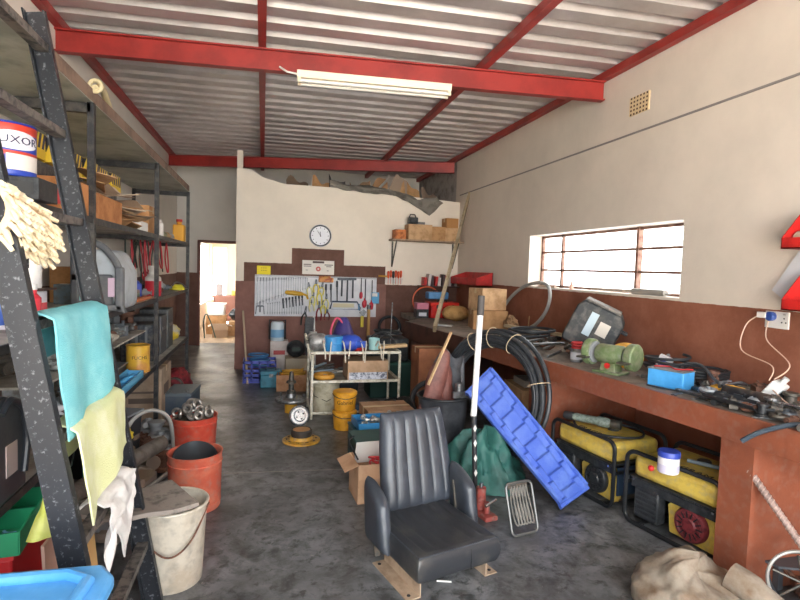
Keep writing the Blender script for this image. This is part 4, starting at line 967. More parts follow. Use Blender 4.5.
# yellow and chrome pliers cluster
def pliers(px, py, L, mt, label, ang=0., grp=None):
    a = W(px, py); t = thing('pliers', label, 'pliers', (a[0], YT-.015, a[2]), (0, ang, 0), grp)
    q = MB(); q.bar((-.012, 0, 0), (-.004, 0, L*.35), .014, .012); q.bar((.012, 0, 0), (.004, 0, L*.35), .014, .012); q.cyl((0, -.008, 0), (0, .008, 0), .02, n=12); q.build('jaws', tooldark, t)
    for s_ in (-1, 1): q = MB(); q.tube(spl([(s_*.008, 0, 0), (s_*.035, 0, -L*.25), (s_*.03, 0, -L*.62)], 5), .011, n=8); q.build('grip', mt, t)
    return t
pliers(313, 296, .26, mh('e5dc7a', .4), 'pale yellow gripped pliers on tool board, left of the yellow pair cluster', .1)
pliers(319, 293, .3, mh('e8d84e', .4), 'bright yellow gripped large pliers at the middle of the tool board', -.08)
pliers(326, 299, .24, mh('e2da88', .4), 'yellow gripped pliers hanging left of the hacksaw handle end', .05)
pliers(319, 308, .3, mh('8f2f35', .4), 'dark red gripped pliers hanging below the bottom of tool board', .0)
pliers(327, 312, .2, mh('7c3a3a', .4), 'short brown-red gripped pliers hanging under yellow pliers', .0)
pliers(305, 313, .3, mh('27302c', .4), 'black gripped long pliers hanging below board left of red pliers', .15)
a = W(294, 293); q = MB(); q.lathe([(0, -.13), (.02, -.13), (.032, -.1), (.036, 0), (.03, .1), (.02, .13), (0, .13)], axis='x', n=14); q.tube([(.13, 0, 0), (.19, 0, -.02), (.21, 0, -.07)], .016)
one('rivet_gun', q, mh('d9a92e', .4), 'yellow handled riveter lying across the middle of tool board', 'riveter', (a[0], YT-.015, a[2]), (0, .08, 0))
a = W(326, 280); q = MB(); q.box((0, 0, 0), (.22, .04, .07)); q.box((-.02, -.005, .045), (.18, .03, .025)); one('tool_pouch', q, mh('d99a55', .6, 0, 'a84a35', sc_=20), 'orange and red tool pouch at the top middle of tool board', 'pouch', (a[0], YT-.012, a[2]), bev=.01)
a = W(375, 298); t = thing('blister_packet', 'blue blister packet hanging on the right end of the tool board', 'packet', (a[0], YT-.01, a[2]))
q = MB(); q.box((0, 0, 0), (.12, .02, .17)); q.build('packet_body', mh('4fa0cf', .4), t, bev=.004); q = MB(); q.box((-.01, -.012, .05), (.08, .01, .05)); q.build('paper_label', paper, t)
for i, (px, py, h_, lb) in enumerate(((364, 304, .10, 'red rubber bulb hanging on tool board above the trowel'), (371, 305, .08, 'small red rubber bulb hanging beside the blue packet'))):
    a = W(px, py); q = MB(); q.blob((0, 0, 0), (.035, .022, h_*.6), .05); q.cyl((0, 0, h_*.4), (0, 0, h_*.9), .009, n=8); one('rubber_bulb', q, mh('c9303f', .35), lb, 'bulb', (a[0], YT-.022, a[2]))
a, b_ = W(368.5, 307), W(368.5, 340); t = thing('long_mallet', 'long wooden mallet handle hanging below the right end of tool board', 'mallet', (a[0], YT-.035, a[2]))
q = MB(); q.cyl((0, 0, 0), (0, 0, b_[2]-a[2]), .022, .028, n=12); q.build('handle', mh('c79a5c', .6), t); q = MB(); q.cyl((0, 0, .04), (0, 0, -.03), .03, n=12); q.build('ferrule', steel, t)
a = W(362, 315); t = thing('yellow_scraper', 'yellow handled scraper hanging left of the wooden mallet handle', 'scraper', (a[0], YT-.02, a[2]))
q = MB(); q.box((0, 0, -.1), (.05, .02, .17)); q.build('handle', mh('d8c13a', .4), t, bev=.006); q = MB(); q.prism([(-.05, .04), (0, -.02), (.02, -.02), (.07, .05), (.02, .09)], -.003, .003); q.build('blade', steel, t)
for i, (px, py, c_, lb) in enumerate(((309, 288, 'e6df9a', 'cream'), (316, 284, 'ecd75a', 'lemon'), (322, 287, 'd9cc6a', 'mustard'), (311, 303, 'e9e2ae', 'ivory'), (323, 305, 'e0cf52', 'golden'))):
    pliers(px, py, .2, mh(c_, .5), lb+' gripped small pliers in the crowded middle of the tool board', .15*(i % 3-1))
for i in range(7):
    a = W(283+i*3.2, 299.5-.5*i); q = MB(); q.cyl(a, (a[0]+.01, a[1], a[2]-.13), .009, n=8); q.cyl((a[0], a[1], a[2]+.02), (a[0], a[1], a[2]-.02), .014, n=10); one('socket_bar', q, tooldark, 'small dark socket bar hanging in the lower row under the yellow riveter', 'socket', group='socket bars under the riveter')
# yellow note, calendar, clock
a, b_ = ony(257, 265.5, YW), ony(270.5, 274.5, YW); t = thing('paper_note', 'bright yellow paper note pinned above left end of tool board', 'note', ((a.x+b_.x)/2, 7.994, (a.z+b_.z)/2))
q = MB(); q.box((0, 0, 0), (b_.x-a.x, .004, a.z-b_.z)); q.build('note_sheet', mh('f2dc12', .6), t)
q = MB(); [q.box((-.03+i*.03, -.003, .03-j*.035), (.02, .001, .008)) for i in range(3) for j in range(2)]; q.build('handwriting', mh('9a7a20', .6), t)
a, b_ = ony(302.5, 260, YW), ony(334, 275, YW)
t = thing('wall_calendar', 'white printed card with red round emblem pinned below the clock', 'card', ((a.x+b_.x)/2, 7.994, (a.z+b_.z)/2)); cw, ch = b_.x-a.x, a.z-b_.z
q = MB(); q.box((0, 0, 0), (cw, .004, ch)); q.build('card_sheet', mh('e9e2d8', .6), t)
q = MB(); q.box((0, -.003, ch*.38), (cw*.36, .002, .03)); q.box((-cw*.34, -.003, ch*.2), (cw*.24, .002, .012)); q.box((-cw*.34, -.003, ch*.08), (cw*.24, .002, .01)); q.box((cw*.33, -.003, ch*.2), (cw*.27, .002, .012)); q.box((cw*.33, -.003, ch*.08), (cw*.16, .002, .01)); q.box((-cw*.36, -.003, -ch*.2), (.03, .002, .008)); q.box((cw*.3, -.003, -ch*.22), (.03, .002, .008)); q.build('printing', mh('5a4642', .6), t)
q = MB(); q.cyl((0, 0, -ch*.1), (0, -.004, -ch*.1), .036, n=24); e_ = q.build('emblem', mh('c0483f', .5), t); q = MB(); q.cyl((0, -.004, -ch*.1), (0, -.005, -ch*.1), .014, n=16); q.build('emblem_dot', mh('e9c9bf', .5), e_)
a = ony(320.3, 235.8, YW); t = thing('wall_clock', 'round silver-rimmed wall clock with white dial above the stepped brown panel', 'clock', (a.x, 7.998, a.z))
q = MB(); q.lathe([(.0, 0), (.155, 0), (.165, -.01), (.165, -.04), (.158, -.048), (.142, -.048), (.138, -.03), (0, -.03)], axis='y', n=48); q.build('clock_case', mh('b4b6ba', .3, .7), t)
q = MB(); q.torus((0, -.045, 0), .149, .009, (0, 1, 0), n=48); q.build('rim', mh('2e2e33', .4), t)
q = MB(); q.cyl((0, -.03, 0), (0, -.034, 0), .138, n=48); dl_ = q.build('clock_dial', mh('e9e9ee', .4), t)
q = MB()
for k in range(12):
    an = k*PI/6; q.bar((.108*math.sin(an), -.035, .108*math.cos(an)), (.126*math.sin(an), -.035, .126*math.cos(an)), .008, .002, (0, 1, 0))
q.build('hour_mark', ink, dl_)
for an, L_, w_, nm_ in ((math.radians(-32), .085, .006, 'minute_hand'), (math.radians(-6), .06, .009, 'hour_hand')):
    q = MB(); q.bar((-.015*math.sin(an), -.038, -.015*math.cos(an)), (L_*math.sin(an), -.038, L_*math.cos(an)), w_, .002, (0, 1, 0)); q.build(nm_, ink, t)
q = MB(); q.cyl((0, -.034, 0), (0, -.041, 0), .008, n=12); q.build('hub', ink, t)
# screwdriver rack right of the board
a = ony(394, 277, YW); t = thing('tool_rack', 'small white wall rack under orange-handled screwdrivers at the panel edge', 'rack', (a.x, 7.998, a.z-.03))
q = MB(); q.box((0, -.02, 0), (.27, .04, .02)); q.box((0, -.003, -.03), (.27, .006, .08)); q.build('rack_body', mh('d9d4cc', .5), t)
for i in range(6):
    q = MB(); q.lathe([(0, 0), (.008, 0), (.017, .02), (.019, .09), (.012, .11), (0, .11)], n=10); q.cyl((0, 0, 0), (0, 0, -.1), .004, n=6)
    one('screwdriver', q, mh('d8552e', .4) if i != 2 else blk, 'orange-handled screwdriver standing in the small white wall rack' if i != 2 else 'black-handled screwdriver among orange ones in the small white wall rack', 'screwdriver', (a.x-.1+i*.04, 7.998-.052, a.z-.02+.012*(i % 2)), group='orange screwdrivers in the small wall rack' if i != 2 else None)
q = MB(); q.cyl((0, 0, 0), (.17, 0, 0), .014, n=10); a = ony(378, 276, YW); one('file_tool', q, mh('d99b3f', .5), 'orange file handle sticking out at the upper right board corner', 'file', (a.x, 7.95, a.z))
# ---------------------------------------------------------------- wall shelf with cartons
s1, s2 = ony(393, 240, 7.7), ony(461, 246, 7.7)
t = thing('wall_shelf', 'weathered plank shelf on steel brackets high on the cream back wall', 'shelf', (0, 0, 0))
zs = (s1.z+s2.z)/2+.045; sx1 = XR-.02
q = MB(); q.box(((s1.x+sx1)/2, 7.845, zs-.012), (sx1-s1.x, .30, .024)); q.build('shelf_board', mh('a48a72', .8, 0, '7d6a58', sc_=10), t)
for x in (s1.x+.06, 2.85): q = MB(); q.bar((x, 7.98, zs-.03), (x, 7.98, zs-.42), .02, .02, (0, 1, 0)); q.bar((x, 7.72, zs-.03), (x, 7.97, zs-.40), .015, .02); q.build('bracket', dsteel, t)
def shx(px): return ony(px, 235, 7.8).x
carton('cardboard_box', 'small open orange carton at the left end of the wall shelf', (shx(399.5), 7.82, zs), (.17, .2, .14), 0, mh('c77a45', .8, 0, '8f4e2c', sc_=18), tape=False)
carton('cardboard_box', 'long tan carton on wall shelf, second from left, under the black gadget', (shx(419), 7.84, zs), (.37, .24, .23), 0, card2)
carton('cardboard_box', 'tan carton on wall shelf between the long carton and the corner stack', (shx(437), 7.84, zs), (.23, .24, .21), 0, card)
carton('cardboard_box', 'tan carton at the corner end of the wall shelf, lower of two', (shx(451), 7.84, zs), (.24, .24, .20), 0, card2)
carton('cardboard_box', 'small darker carton stacked in the corner on wall shelf', (shx(451), 7.86, zs+.203), (.2, .18, .15), .1, mh('b5834f', .8))
t = thing('old_lamp', 'black broken lamp unit lying on the long carton of the wall shelf', 'lamp', (shx(413), 7.84, zs+.232))
q = MB(); q.box((-.0, 0, .06), (.14, .12, .09)); q.cyl((-.02, -.06, .06), (-.02, -.09, .06), .04, n=16); q.build('lamp_body', blk, t, bev=.01); q = MB(); q.tube([(-.06, 0, .1), (-.04, 0, .15), (.03, 0, .15), (.05, 0, .1)], .009); q.build('bracket', blk, t); q = MB(); q.box((.12, 0, .02), (.12, .1, .04)); q.build('base', mh('6c6e70', .5), t)
# red bins in the corner
t = thing('parts_bin', 'long red steel parts tray on the right wall dado in the corner', 'bin', (XR-.13, 7.1, 1.35), (0, 0, 0))
q = MB(); q.box((0, 0, .004), (.24, 1.0, .008)); q.prism([(-.12, 0), (-.12, .1), (-.114, .1), (-.114, 0)], -.5, .5); q.box((.116, 0, .09), (.008, 1.0, .18)); q.prism([(-.12, 0), (.12, 0), (.12, .18), (-.12, .1)], -.5, -.492); q.prism([(-.12, 0), (.12, 0), (.12, .18), (-.12, .1)], .492, .5); q.build('bin_body', redp, t, sm=0)
bl_ = thing('wall_ledge', 'narrow dark ledge along the back wall holding red and white parts boxes', 'ledge', (0, 0, 0)); q = MB(); q.box((2.6, 7.88, 1.285), (.62, .24, .02)); q.box((2.3, 7.98, 1.2), (.02, .02, .15)); q.box((2.8, 7.98, 1.2), (.02, .02, .15)); q.build('ledge_board', drk, bl_)
for i in range(9):
    x = 2.36+i*.056; h_ = .13+.05*((i*7) % 4)/3
    q = MB(); q.box((0, 0, h_/2), (.042, .17, h_)); lb = 'narrow %s box file standing in the row on the corner ledge' % (('red', 'white', 'dark')[i % 3])
    one('box_file', q, (redp, mh('d9cfcb', .6), mh('50383a', .6))[i % 3], lb, 'box', (x, 7.86, 1.296), (0, .12*(i % 2), 0), '%s box files on the corner ledge' % (('red', 'white', 'dark')[i % 3]), bev=.003)
# plank
q = MB(); a = onz(434.5, 329, BZ+.02); b_ = onx(469, 195, 2.90); print('plank', a, b_); q.bar(a, b_, .10, .035, (1, -.3, 0)); one('wooden_plank', q, mh('a9977c', .75, 0, '8d7b60', sc_=9), 'long pale wooden plank leaning from the bench up into the corner', 'plank')
# ---------------------------------------------------------------- junk on top of the partition wall
def TW(px, py, y=YB-.03): return ony(px, py, y)
cl = mat('loft_cloth', hx('7b756c'), .9, 0, hx('5f5a52'), sc_=6, bump=.3, bsc=14)
up_ = [TW(330, 184), TW(352, 187), TW(375, 189), TW(392, 193), TW(405, 197), TW(420, 202), TW(438, 200)]
lo_ = [TW(330, 187), TW(352, 191), TW(375, 194), TW(392, 195), TW(408, 202), TW(429, 216), TW(443, 203)]
def drape(u, v):
    k = u*(len(up_)-1); i = min(int(k), len(up_)-2); f = k-i
    a, b_ = up_[i].lerp(up_[i+1], f), lo_[i].lerp(lo_[i+1], f)
    p = a.lerp(b_, max(0, v*1.6-.6)) if v > .375 else a
    if v <= .375: p = a+V((0, (.375-v)*.3, .03+.05*noise.noise(V((u*9, v*5, 0)))))
    return p+V((0, -.03*abs(noise.noise(V((u*8, v*4, 2))))-.012, .012*noise.noise(V((u*14, v*3, 5)))))
q = MB(); q.grid(drape, 60, 18, .006); one('canvas_sheet', q, cl, 'grey canvas sheet draped over the top of the partition wall with hanging corner', 'sheet', sm=60)
loft = struct(bpy.data.objects.new('floor_loft', None)); COL.objects.link(loft); q = MB(); q.box((1.5, 9.1, 2.48), (2.85, 1.7, .04)); q.build('deck_board', wood, loft); 
for x in (.3, 1.5, 2.7): q = MB(); q.bar((x, 8.2, 2.42), (x, 9.9, 2.42), .06, .08); q.build('joist', wood, loft)
lab = 'torn flat cardboard sheet among the junk on the loft'
def wtop(px): return TW(px, 190).x
for i, (px, w_, h_, an, c_) in enumerate(((300, .34, .14, .3, mh('6d5a4a', .9)), (322, .30, .17, -.5, card), (341, .26, .20, .2, mh('4b4744', .9)), (362, .32, .20, -.4, mh('8d6f55', .9)), (384, .34, .26, .4, mh('a9825e', .9)), (402, .30, .30, -.25, mh('9b8878', .9)), (418, .36, .22, .5, card), (438, .3, .16, .5, mh('7d6a5a', .9)))):
    zt_ = 2.9-.0*px if px < 285 else TW(px, 184+(px-285)*.1).z
    q = MB(); hh = zt_-2.52+h_; q.grid(lambda u, v: ((u-.5)*w_, .05+.1*v, v*(hh+.35*h_*math.sin(u*5+i)+.04*math.sin(u*9+i))), 10, 8, .006); one('cardboard_sheet', q, c_, lab, 'cardboard', (wtop(px), 8.2, 2.505), (.0, 0, an*.5), 'torn cardboard sheets on the loft')
q = MB(); q.blob((0, 0, .07), (.3, .2, .1), .4, 3, 9); one('bundle', q, mh('3c3a38', .8), 'dark bundle of rags on the loft left of the canvas sheet', 'bundle', (.9, 8.5, 2.51))
q = MB(); q.tube(spl([(1.63, 8.2, 2.52), (1.66, 8.18, 2.75), (1.78, 8.2, 2.9), (1.85, 8.3, 3.0)], 6), .02); one('bent_pipe', q, mh('a9a6a0', .5), 'bent grey pipe rising from the loft junk towards the roof', 'pipe')
# ---------------------------------------------------------------- fluorescent fitting below the near beam
zf = 3.04
f1, f2 = onz(297, 79, zf), onz(450, 93, zf)
d = f2-f1; ln = d.length; an = math.atan2(d.y, d.x)
t = thing('ceiling_light', 'cream twin-tube fluorescent light fitting hung under the near red beam', 'ceiling light', (f1+f2)/2, (0, 0, an))
q = MB(); q.prism([(-.065, .055), (.065, .055), (.05, .0), (-.05, 0)], -ln/2, ln/2, 'yz'); q.build('housing', mh('e0d3b8', .4), t, bev=.003)
for y in (-.045, .045):
    q = MB(); q.cyl((-ln/2+.03, y, -.022), (ln/2-.03, y, -.022), .014, n=12); q.build('tube_lamp', mh('e9e6de', .25), t)
    for s_ in (-1, 1): q = MB(); q.box((s_*(ln/2-.018), y, -.016), (.024, .026, .04)); q.build('lamp_holder', mh('d8cdb4', .5), t)
q = MB(); q.tube([(-ln/2, 0, .04), (-ln/2-.08, .0, .05), (-ln/2-.14, .05, .1)], .008); q.build('supply_cable', white, t)
# ================================================================ trolley
TY = 5.32
def T_(px, py, y=TY): return ony(px, py, y)
fl, fr_ = T_(311, 421), T_(399, 416)
x0, x1 = fl.x, T_(399, 380).x; yr = TY+.50
z2, z1_ = T_(312, 353).z, T_(312, 382).z
cm = mh('d9d4c4', .45, 0, 'b5ab94', sc_=22)
t = thing('tool_trolley', 'cream tubular two-tier trolley loaded with tools before the tool board', 'trolley', ((x0+x1)/2, TY, 0)); cx = (x0+x1)/2; w2 = (x1-x0)/2
q = MB()
for x in (-w2, w2):
    for y in (0, .5): q.cyl((x, y, .0), (x, y, z2-.02), .0145, n=10)
    q.tube([(x, 0, .06), (x, .5, .06)], .012)
q.tube([(-w2, .0, .06), (w2, .0, .06)], .012)
q.tube(spl([(-w2, 0, z2-.1), (-w2-.03, .1, z2+.02), (-w2-.05, .2, z2+.13), (-w2-.05, .32, z2+.14), (-w2, .5, z2)], 6), .0145, n=10)
q.build('tube_frame', cm, t)
for z in (z2, z1_):
    q = MB(); q.bar((-w2, 0, z), (w2, 0, z), .025, .025); q.bar((-w2, .5, z), (w2, .5, z), .025, .025); q.bar((-w2, 0, z), (-w2, .5, z), .025, .025); q.bar((w2, 0, z), (w2, .5, z), .025, .025); q.build('rail', cm, t)
    q = MB(); q.box((0, .25, z-.006), (2*w2-.02, .49, .006)); q.build('tray', mh('8d8779', .6, .2, '6d675c', sc_=10), t)
tz2, tz1 = z2+.0, z1_+.0
def on2(px, py=None, dy=.25, z=None):
    p = T_(px, 345, TY+dy); return (p.x, TY+dy, (tz2 if z is None else z)-.003)
# top tier
t = thing('alternator', 'grey cast alternator at the left end of trolley top', 'alternator', on2(318, dy=.14)); 
q = MB(); q.lathe([(0, -.09), (.07, -.09), (.09, -.06), (.09, .05), (.07, .08), (0, .08)], (0, 0, .095), axis='x', n=20); q.build('housing', mh('a9a7a4', .5, .4, '7f7c78', sc_=20), t)
q = MB(); q.cyl((.08, 0, .095), (.13, 0, .095), .04, n=16); q.build('pulley', dsteel, t); q = MB(); q.cyl((-.09, 0, .095), (-.12, 0, .095), .02, n=12); q.build('shaft_end', dsteel, t); q = MB(); q.box((0, .0, .015), (.12, .05, .03)); q.build('mounting_foot', steel, t)
t = thing('motor_housing', 'light grey motor part on trolley top, behind the grey alternator', 'motor', on2(313, dy=.39)); q = MB(); q.lathe([(0, 0), (.07, 0), (.08, .02), (.08, .12), (.04, .15), (.04, .17), (0, .17)], n=18); q.build('housing', mh('c2bfb8', .5), t); q = MB(); q.cyl((0, 0, .17), (0, 0, .2), .012); q.build('shaft', steel, t)
q = MB(); q.lathe([(0, 0), (.09, 0), (.1, .01), (.1, .15), (.09, .16), (0, .16)]); q.torus((0, 0, .08), .101, .006)
one('blue_canister', q, mh('3c8cc8', .4), 'light blue round canister on trolley top, left of darker blue one', 'canister', on2(333, dy=.12))
t = thing('blue_motor', 'royal blue pump body on trolley top between canister and cup', 'pump', on2(350, dy=.13)); q = MB(); q.blob((0, 0, .085), (.13, .1, .085), .1, 2, 3); q.build('pump_body', mh('3350b4', .4), t); q = MB(); q.cyl((.06, -.06, .08), (.14, -.11, .08), .035, n=16); q.build('pump_outlet', mh('3f62c8', .4), t)
t = thing('funnel', 'dark violet plastic funnel upside down at the back of trolley top', 'funnel', on2(343, dy=.40)); q = MB(); q.lathe([(.16, 0), (.165, .01), (.07, .25), (.05, .29), (.03, .31), (0, .31)]); q.build('funnel_cone', mh('3c3470', .4), t); q = MB(); q.torus((0, 0, .0085), .16, .0085); q.build('rim', mh('3c3470', .4), t)
q = MB(); q.tube(spl([(0, 0, .02), (.0, .03, .2), (.06, .06, .32), (.13, .03, .25), (.2, 0, .02)], 7), .011); one('hose_loop', q, mh('cf4f6e', .5), 'pinkish red hose looping over the blue canister and funnel', 'hose', on2(331, dy=.31))
q = MB(); q.lathe([(0, 0), (.05, 0), (.056, .004), (.06, .12), (.055, .125), (.05, .02), (0, .02)]); one('plastic_cup', q, mh('a5d2cf', .45), 'pale turquoise cup standing on the trolley top right of blue pump', 'cup', on2(374, dy=.2))
q = MB(); q.box((0, 0, .02), (.1, .06, .04)); one('red_block', q, redp, 'small red fitting beside the blue pump on the trolley top', 'fitting', on2(359, dy=.12), (0, 0, .5), bev=.005)
q = MB(); q.bar((-.16, 0, .03), (.16, .0, .05), .09, .03); one('wood_offcut', q, mh('c9a77c', .8), 'pale timber offcut on trolley top at the right end', 'timber', on2(392, dy=.2))
lab = 'cream cable end hanging over the front rail of the trolley top'
for i, px in enumerate((322, 333, 342, 352, 360, 368, 378, 386)):
    a = T_(px, 350, TY); q = MB(); s_ = (-1) ** i
    q.tube(spl([(0, .12, .02), (.01*s_, .05, .08), (.02*s_, .0, .045), (.03*s_, -.022, -.03), (.035*s_, -.024, -.09-.02*(i % 3))], 6), .007, n=6)
    one('hanging_cable', q, mh('d6cdbb', .5), lab, 'cable', (a.x, TY, tz2+.012), group='cable ends over the trolley rail')
q = MB(); coil(q, (0, 0, 0), .16, .012, 6, (0, -1, .15), rise=.05, wob=.12, seed=21); a = ony(388, 327, 7.85); one('cable_coil', q, rub, 'thick coil of black cable hanging on the maroon wall right of mallet', 'cable', (a.x+.02, 7.87, a.z))
q = MB(); q.tube(spl([(-.18, 0, .02), (-.1, .05, .12), (.02, .02, .16), (.12, -.03, .09), (.16, -.05, .02)], 7), .009); q.tube(spl([(-.12, -.04, .02), (-.02, .05, .1), (.08, .02, .12), (.18, .04, .01)], 7), .008); one('cable_tangle', q, blk, 'tangle of black cable on trolley top behind the turquoise cup', 'cable', on2(382, dy=.4))
# middle tier
def on1(px, dy=.25): p = T_(px, 375, TY+dy); return (p.x, TY+dy, tz1-.003)
carton('cardboard_box', 'brown and white carton on the middle tray of the cream trolley', on1(365, .2), (.43, .3, .2), .03, mh('bb9a7c', .8, 0, 'a88868', sc_=7), tape=False)
a = on1(365, .2); q = MB(); q.box((0, -.152, .045), (.40, .002, .075)); one('carton_label', q, mh('cfd2dc', .6, 0, '5b6074', sc_=30), 'white and blue printed strip on the front of trolley carton', 'label', a, (0, 0, .03))
t = thing('rope_disc', 'orange-yellow coiled strap disc on the trolley middle tray, left', 'strap', on1(324, .16)); q = MB(); q.torus((0, 0, .03), .085, .028, n=28); q.build('strap_coil', mh('cf9338', .6), t); q = MB(); q.lathe([(0, .01), (.06, .01), (.06, .03), (0, .03)]); q.build('hub', mh('a9763a', .6), t)
lab = 'grey metal bar in the pile on the middle trolley tray'
for i in range(7):
    q = MB(); q.bar((-.13, 0, .012), (.13, .02*i, .018), .035, .012); one('metal_bar', q, (mh('8fa4b4', .4, .4), steel, dsteel)[i % 3], lab, 'bar', (on1(322)[0]+.03*(i % 3), TY+.24+.03*(i % 3), tz1-.003+i*.017), (0, 0, -.35+.15*i), 'metal bars on the middle trolley tray')
# under the trolley
t = thing('plastic_drum', 'stained off-white plastic drum standing under the left of the trolley', 'drum', (T_(325, 400, TY+.26).x, TY+.26, 0))
q = MB(); q.lathe([(0, 0), (.13, 0), (.135, .01), (.15, .30), (.156, .305), (.156, .33), (.14, .345), (0, .345)]); q.build('drum_wall', mh('cfc8b0', .5, 0, 'aaa084', sc_=7), t)
q = MB(); q.tube([(-.153, 0, .28), (-.13, -.09, .2), (0, -.155, .15), (.13, -.09, .2), (.153, 0, .28)], .004); q.build('handle', dsteel, t)
yb_ = mh('e0a02c', .45, 0, 'c98a22', sc_=10)
bx, by = onz(344, 428).x, 4.98
for k, (z0_, lb) in enumerate(((0, 'lower yellow plastic bucket of two stacked beside the trolley'), (.185, 'upper yellow plastic bucket with black lettering beside the trolley'))):
    t = thing('plastic_bucket', lb, 'bucket', (bx, by, z0_)); q = MB(); q.lathe([(0, 0), (.095, 0), (.1, .005), (.112, .15), (.118, .152), (.118, .172), (.105, .182), (0, .182)]); q.build('bucket_body', yb_, t)
    if k: text(t, 'Gabriel', .055, ink, (0, 0, .085), (0, 0, -.12), bend=.109)
    q = MB(); q.tube([(.118*math.cos(a), .118*math.sin(a)-.0, .16+.10*math.sin(a) if False else .155-.03*abs(math.sin(a))) for a in [PI*i/10-PI for i in range(11)]], .004); q.build('handle', dsteel, t)
# reel with white rope
t = thing('cable_reel', 'black cable reel wound with pale rope beside the yellow buckets', 'reel', (1.22, 4.75, .17), (0, 0, .5))
for s_ in (-1, 1): q = MB(); q.lathe([(0, .08*s_), (.17, .08*s_), (.17, .092*s_), (0, .092*s_)], axis='x', n=32); q.build('reel_flange', blk, t)
q = MB(); q.lathe([(0, -.08), (.1, -.08), (.1, .08), (0, .08)], axis='x'); q.build('reel_core', rub, t)
q = MB()
for i in range(11): q.torus((-.068+.0136*i, 0, 0), .107+.006*(i % 2), .0075, (1, 0, 0), n=28, k=6)
q.build('wound_rope', mh('b9b2a2', .7), t)
q = MB(); coil(q, (0, 0, 0), .19, .017, 5, (-.5, -.85, .3), rise=.04, wob=.08, seed=41); one('rubber_hose', q, mh('3a3c40', .5), 'upright coil of dark hose between the trolley and black drum', 'hose', (1.62, 5.0, .235))
# dark clutter between the trolley and the bench end
t = thing('storage_crate', 'dark green crate on the floor behind the trolley right end', 'crate', (1.46, 6.3, 0), (0, 0, .0)); q = MB(); q.box((0, 0, .2), (.5, .4, .4), taper=1.05); q.build('crate_body', mh('24453c', .5), t, bev=.01); q = MB(); q.box((0, 0, .41), (.55, .45, .025)); q.build('rim', mh('2f5a4c', .5), t)
t = thing('storage_case', 'black case stacked on the dark green crate beside the bench end', 'case', (1.45, 6.32, .424), (0, 0, .0)); q = MB(); q.box((0, 0, .14), (.46, .34, .28)); q.build('case_body', blk, t, bev=.015); [MB().box((s_*.1, -.175, .2), (.04, .01, .05)).build('latch', steel, t) for s_ in (-1, 1)]; q = MB(); q.tube([(-.06, -.18, .14), (-.06, -.21, .15), (.06, -.21, .15), (.06, -.18, .14)], .009); q.build('handle', rub, t)
q = MB(); coil(q, (0, 0, .03), .15, .011, 4, rise=.05, wob=.2, seed=71); one('power_cable', q, blk, 'black cable coiled on top of the stacked black case', 'cable', (1.45, 6.32, .71))
t = thing('motor_unit', 'dark grey electric motor on the floor behind the trolley', 'motor', (.92, 6.3, 0)); q = MB(); q.cyl((-.16, 0, .15), (.16, 0, .15), .13, n=24); q.box((0, 0, .02), (.26, .2, .04)); q.build('motor_body', mh('3f464a', .5, .2), t, bev=.008); q = MB(); q.box((0, -.0, .3), (.12, .12, .06)); q.build('terminal_box', blk, t)
carton('cardboard_box', 'brown carton standing below the bench edge between stick and trolley', (1.70, 5.40, 0), (.3, .3, .72), 0, mh('9c6443', .8, 0, '84523a', sc_=6))
q = MB(); q.cyl((0, 0, 0), (.03, .04, 1.15), .006, n=8); q.cyl((0, 0, 0), (0, 0, .02), .03); one('wire_rod', q, steel, 'thin upright steel rod standing between trolley and stacked cases', 'rod', (1.40, 5.98, 0))
for i in range(4): junk_ = i; q = MB(); q.box((0, 0, .05), (.16, .1, .1)); q.cyl((0, -.05, .06), (0, -.08, .06), .03); one('machine_block', q, (mh('3c5a7a', .5), dsteel, blk, mh('6a4a3a', .6))[i], ('blue', 'grey', 'black', 'brown')[i]+' machine block on the floor under the trolley', 'machine part', (.95+.2*i, 5.5+.1*(i % 2), 0), (0, 0, .3*i), bev=.01)
# tool boxes and trays
t = thing('tool_chest', 'dark teal metal tool chest under the blue tray', 'toolbox', (.93, 4.13, 0), (0, 0, .06))
q = MB(); q.box((0, 0, .13), (.5, .3, .26)); q.build('chest_body', mh('1f4a50', .4, 0, '2c5a5c', sc_=8), t, bev=.008); q = MB(); q.box((0, 0, .268), (.51, .31, .016)); q.build('lid', mh('23565c', .4), t)
t = thing('parts_tray', 'bright blue tray full of small metal parts on the teal chest', 'tray', (.93, 4.13, .278), (0, 0, .06))
q = MB(); q.box((0, 0, .004), (.46, .27, .008)); [q.box((s_*.227, 0, .03), (.006, .27, .06)) for s_ in (-1, 1)]; [q.box((0, s_*.132, .03), (.46, .006, .06)) for s_ in (-1, 1)]; q.build('tray_body', mh('2f7bb0', .4), t)
lab = 'small metal part in the blue tray'
pr_ = MB(); pr_.lathe([(0, 0), (.02, 0), (.02, .02), (.01, .022), (.01, .05), (0, .05)], n=8)
o0 = tag(pr_.build('metal_part', mh('a9a9a6', .35, .7)), lab, 'part', 'small metal parts in the blue tray')
for i in range(26):
    o = o0 if i == 0 else o0.copy()
    if i: COL.objects.link(o)
    o.location = (.93+rnd.uniform(-.19, .19), 4.13+rnd.uniform(-.1, .1), .290+.02+.012*(i % 3)); o.rotation_euler = (PI/2, 0, rnd.uniform(0, 6))
carton('cardboard_box', 'flat brown carton behind the blue tray of metal parts', (1.05, 4.52, 0), (.42, .34, .33), .05, mh('b08a6a', .8, 0, '94714f', sc_=8))
q = MB(); q.box((0, 0, 0), (.08, .03, .02)); q.cyl((-.04, 0, 0), (-.13, .03, .0), .013, n=10); one('chrome_tool', q, chrome, 'shiny chrome ratchet resting against lower yellow bucket', 'ratchet', (.86, 4.80, .345), (0, .0, .6)) if 0 else None
jb = carton('cardboard_box', 'open cardboard box holding red jumper leads left of the vehicle seat', (.74, 3.47, 0), (.30, .26, .26), .07, mh('c8a180', .8, 0, 'b38b69', sc_=6), open_=True)
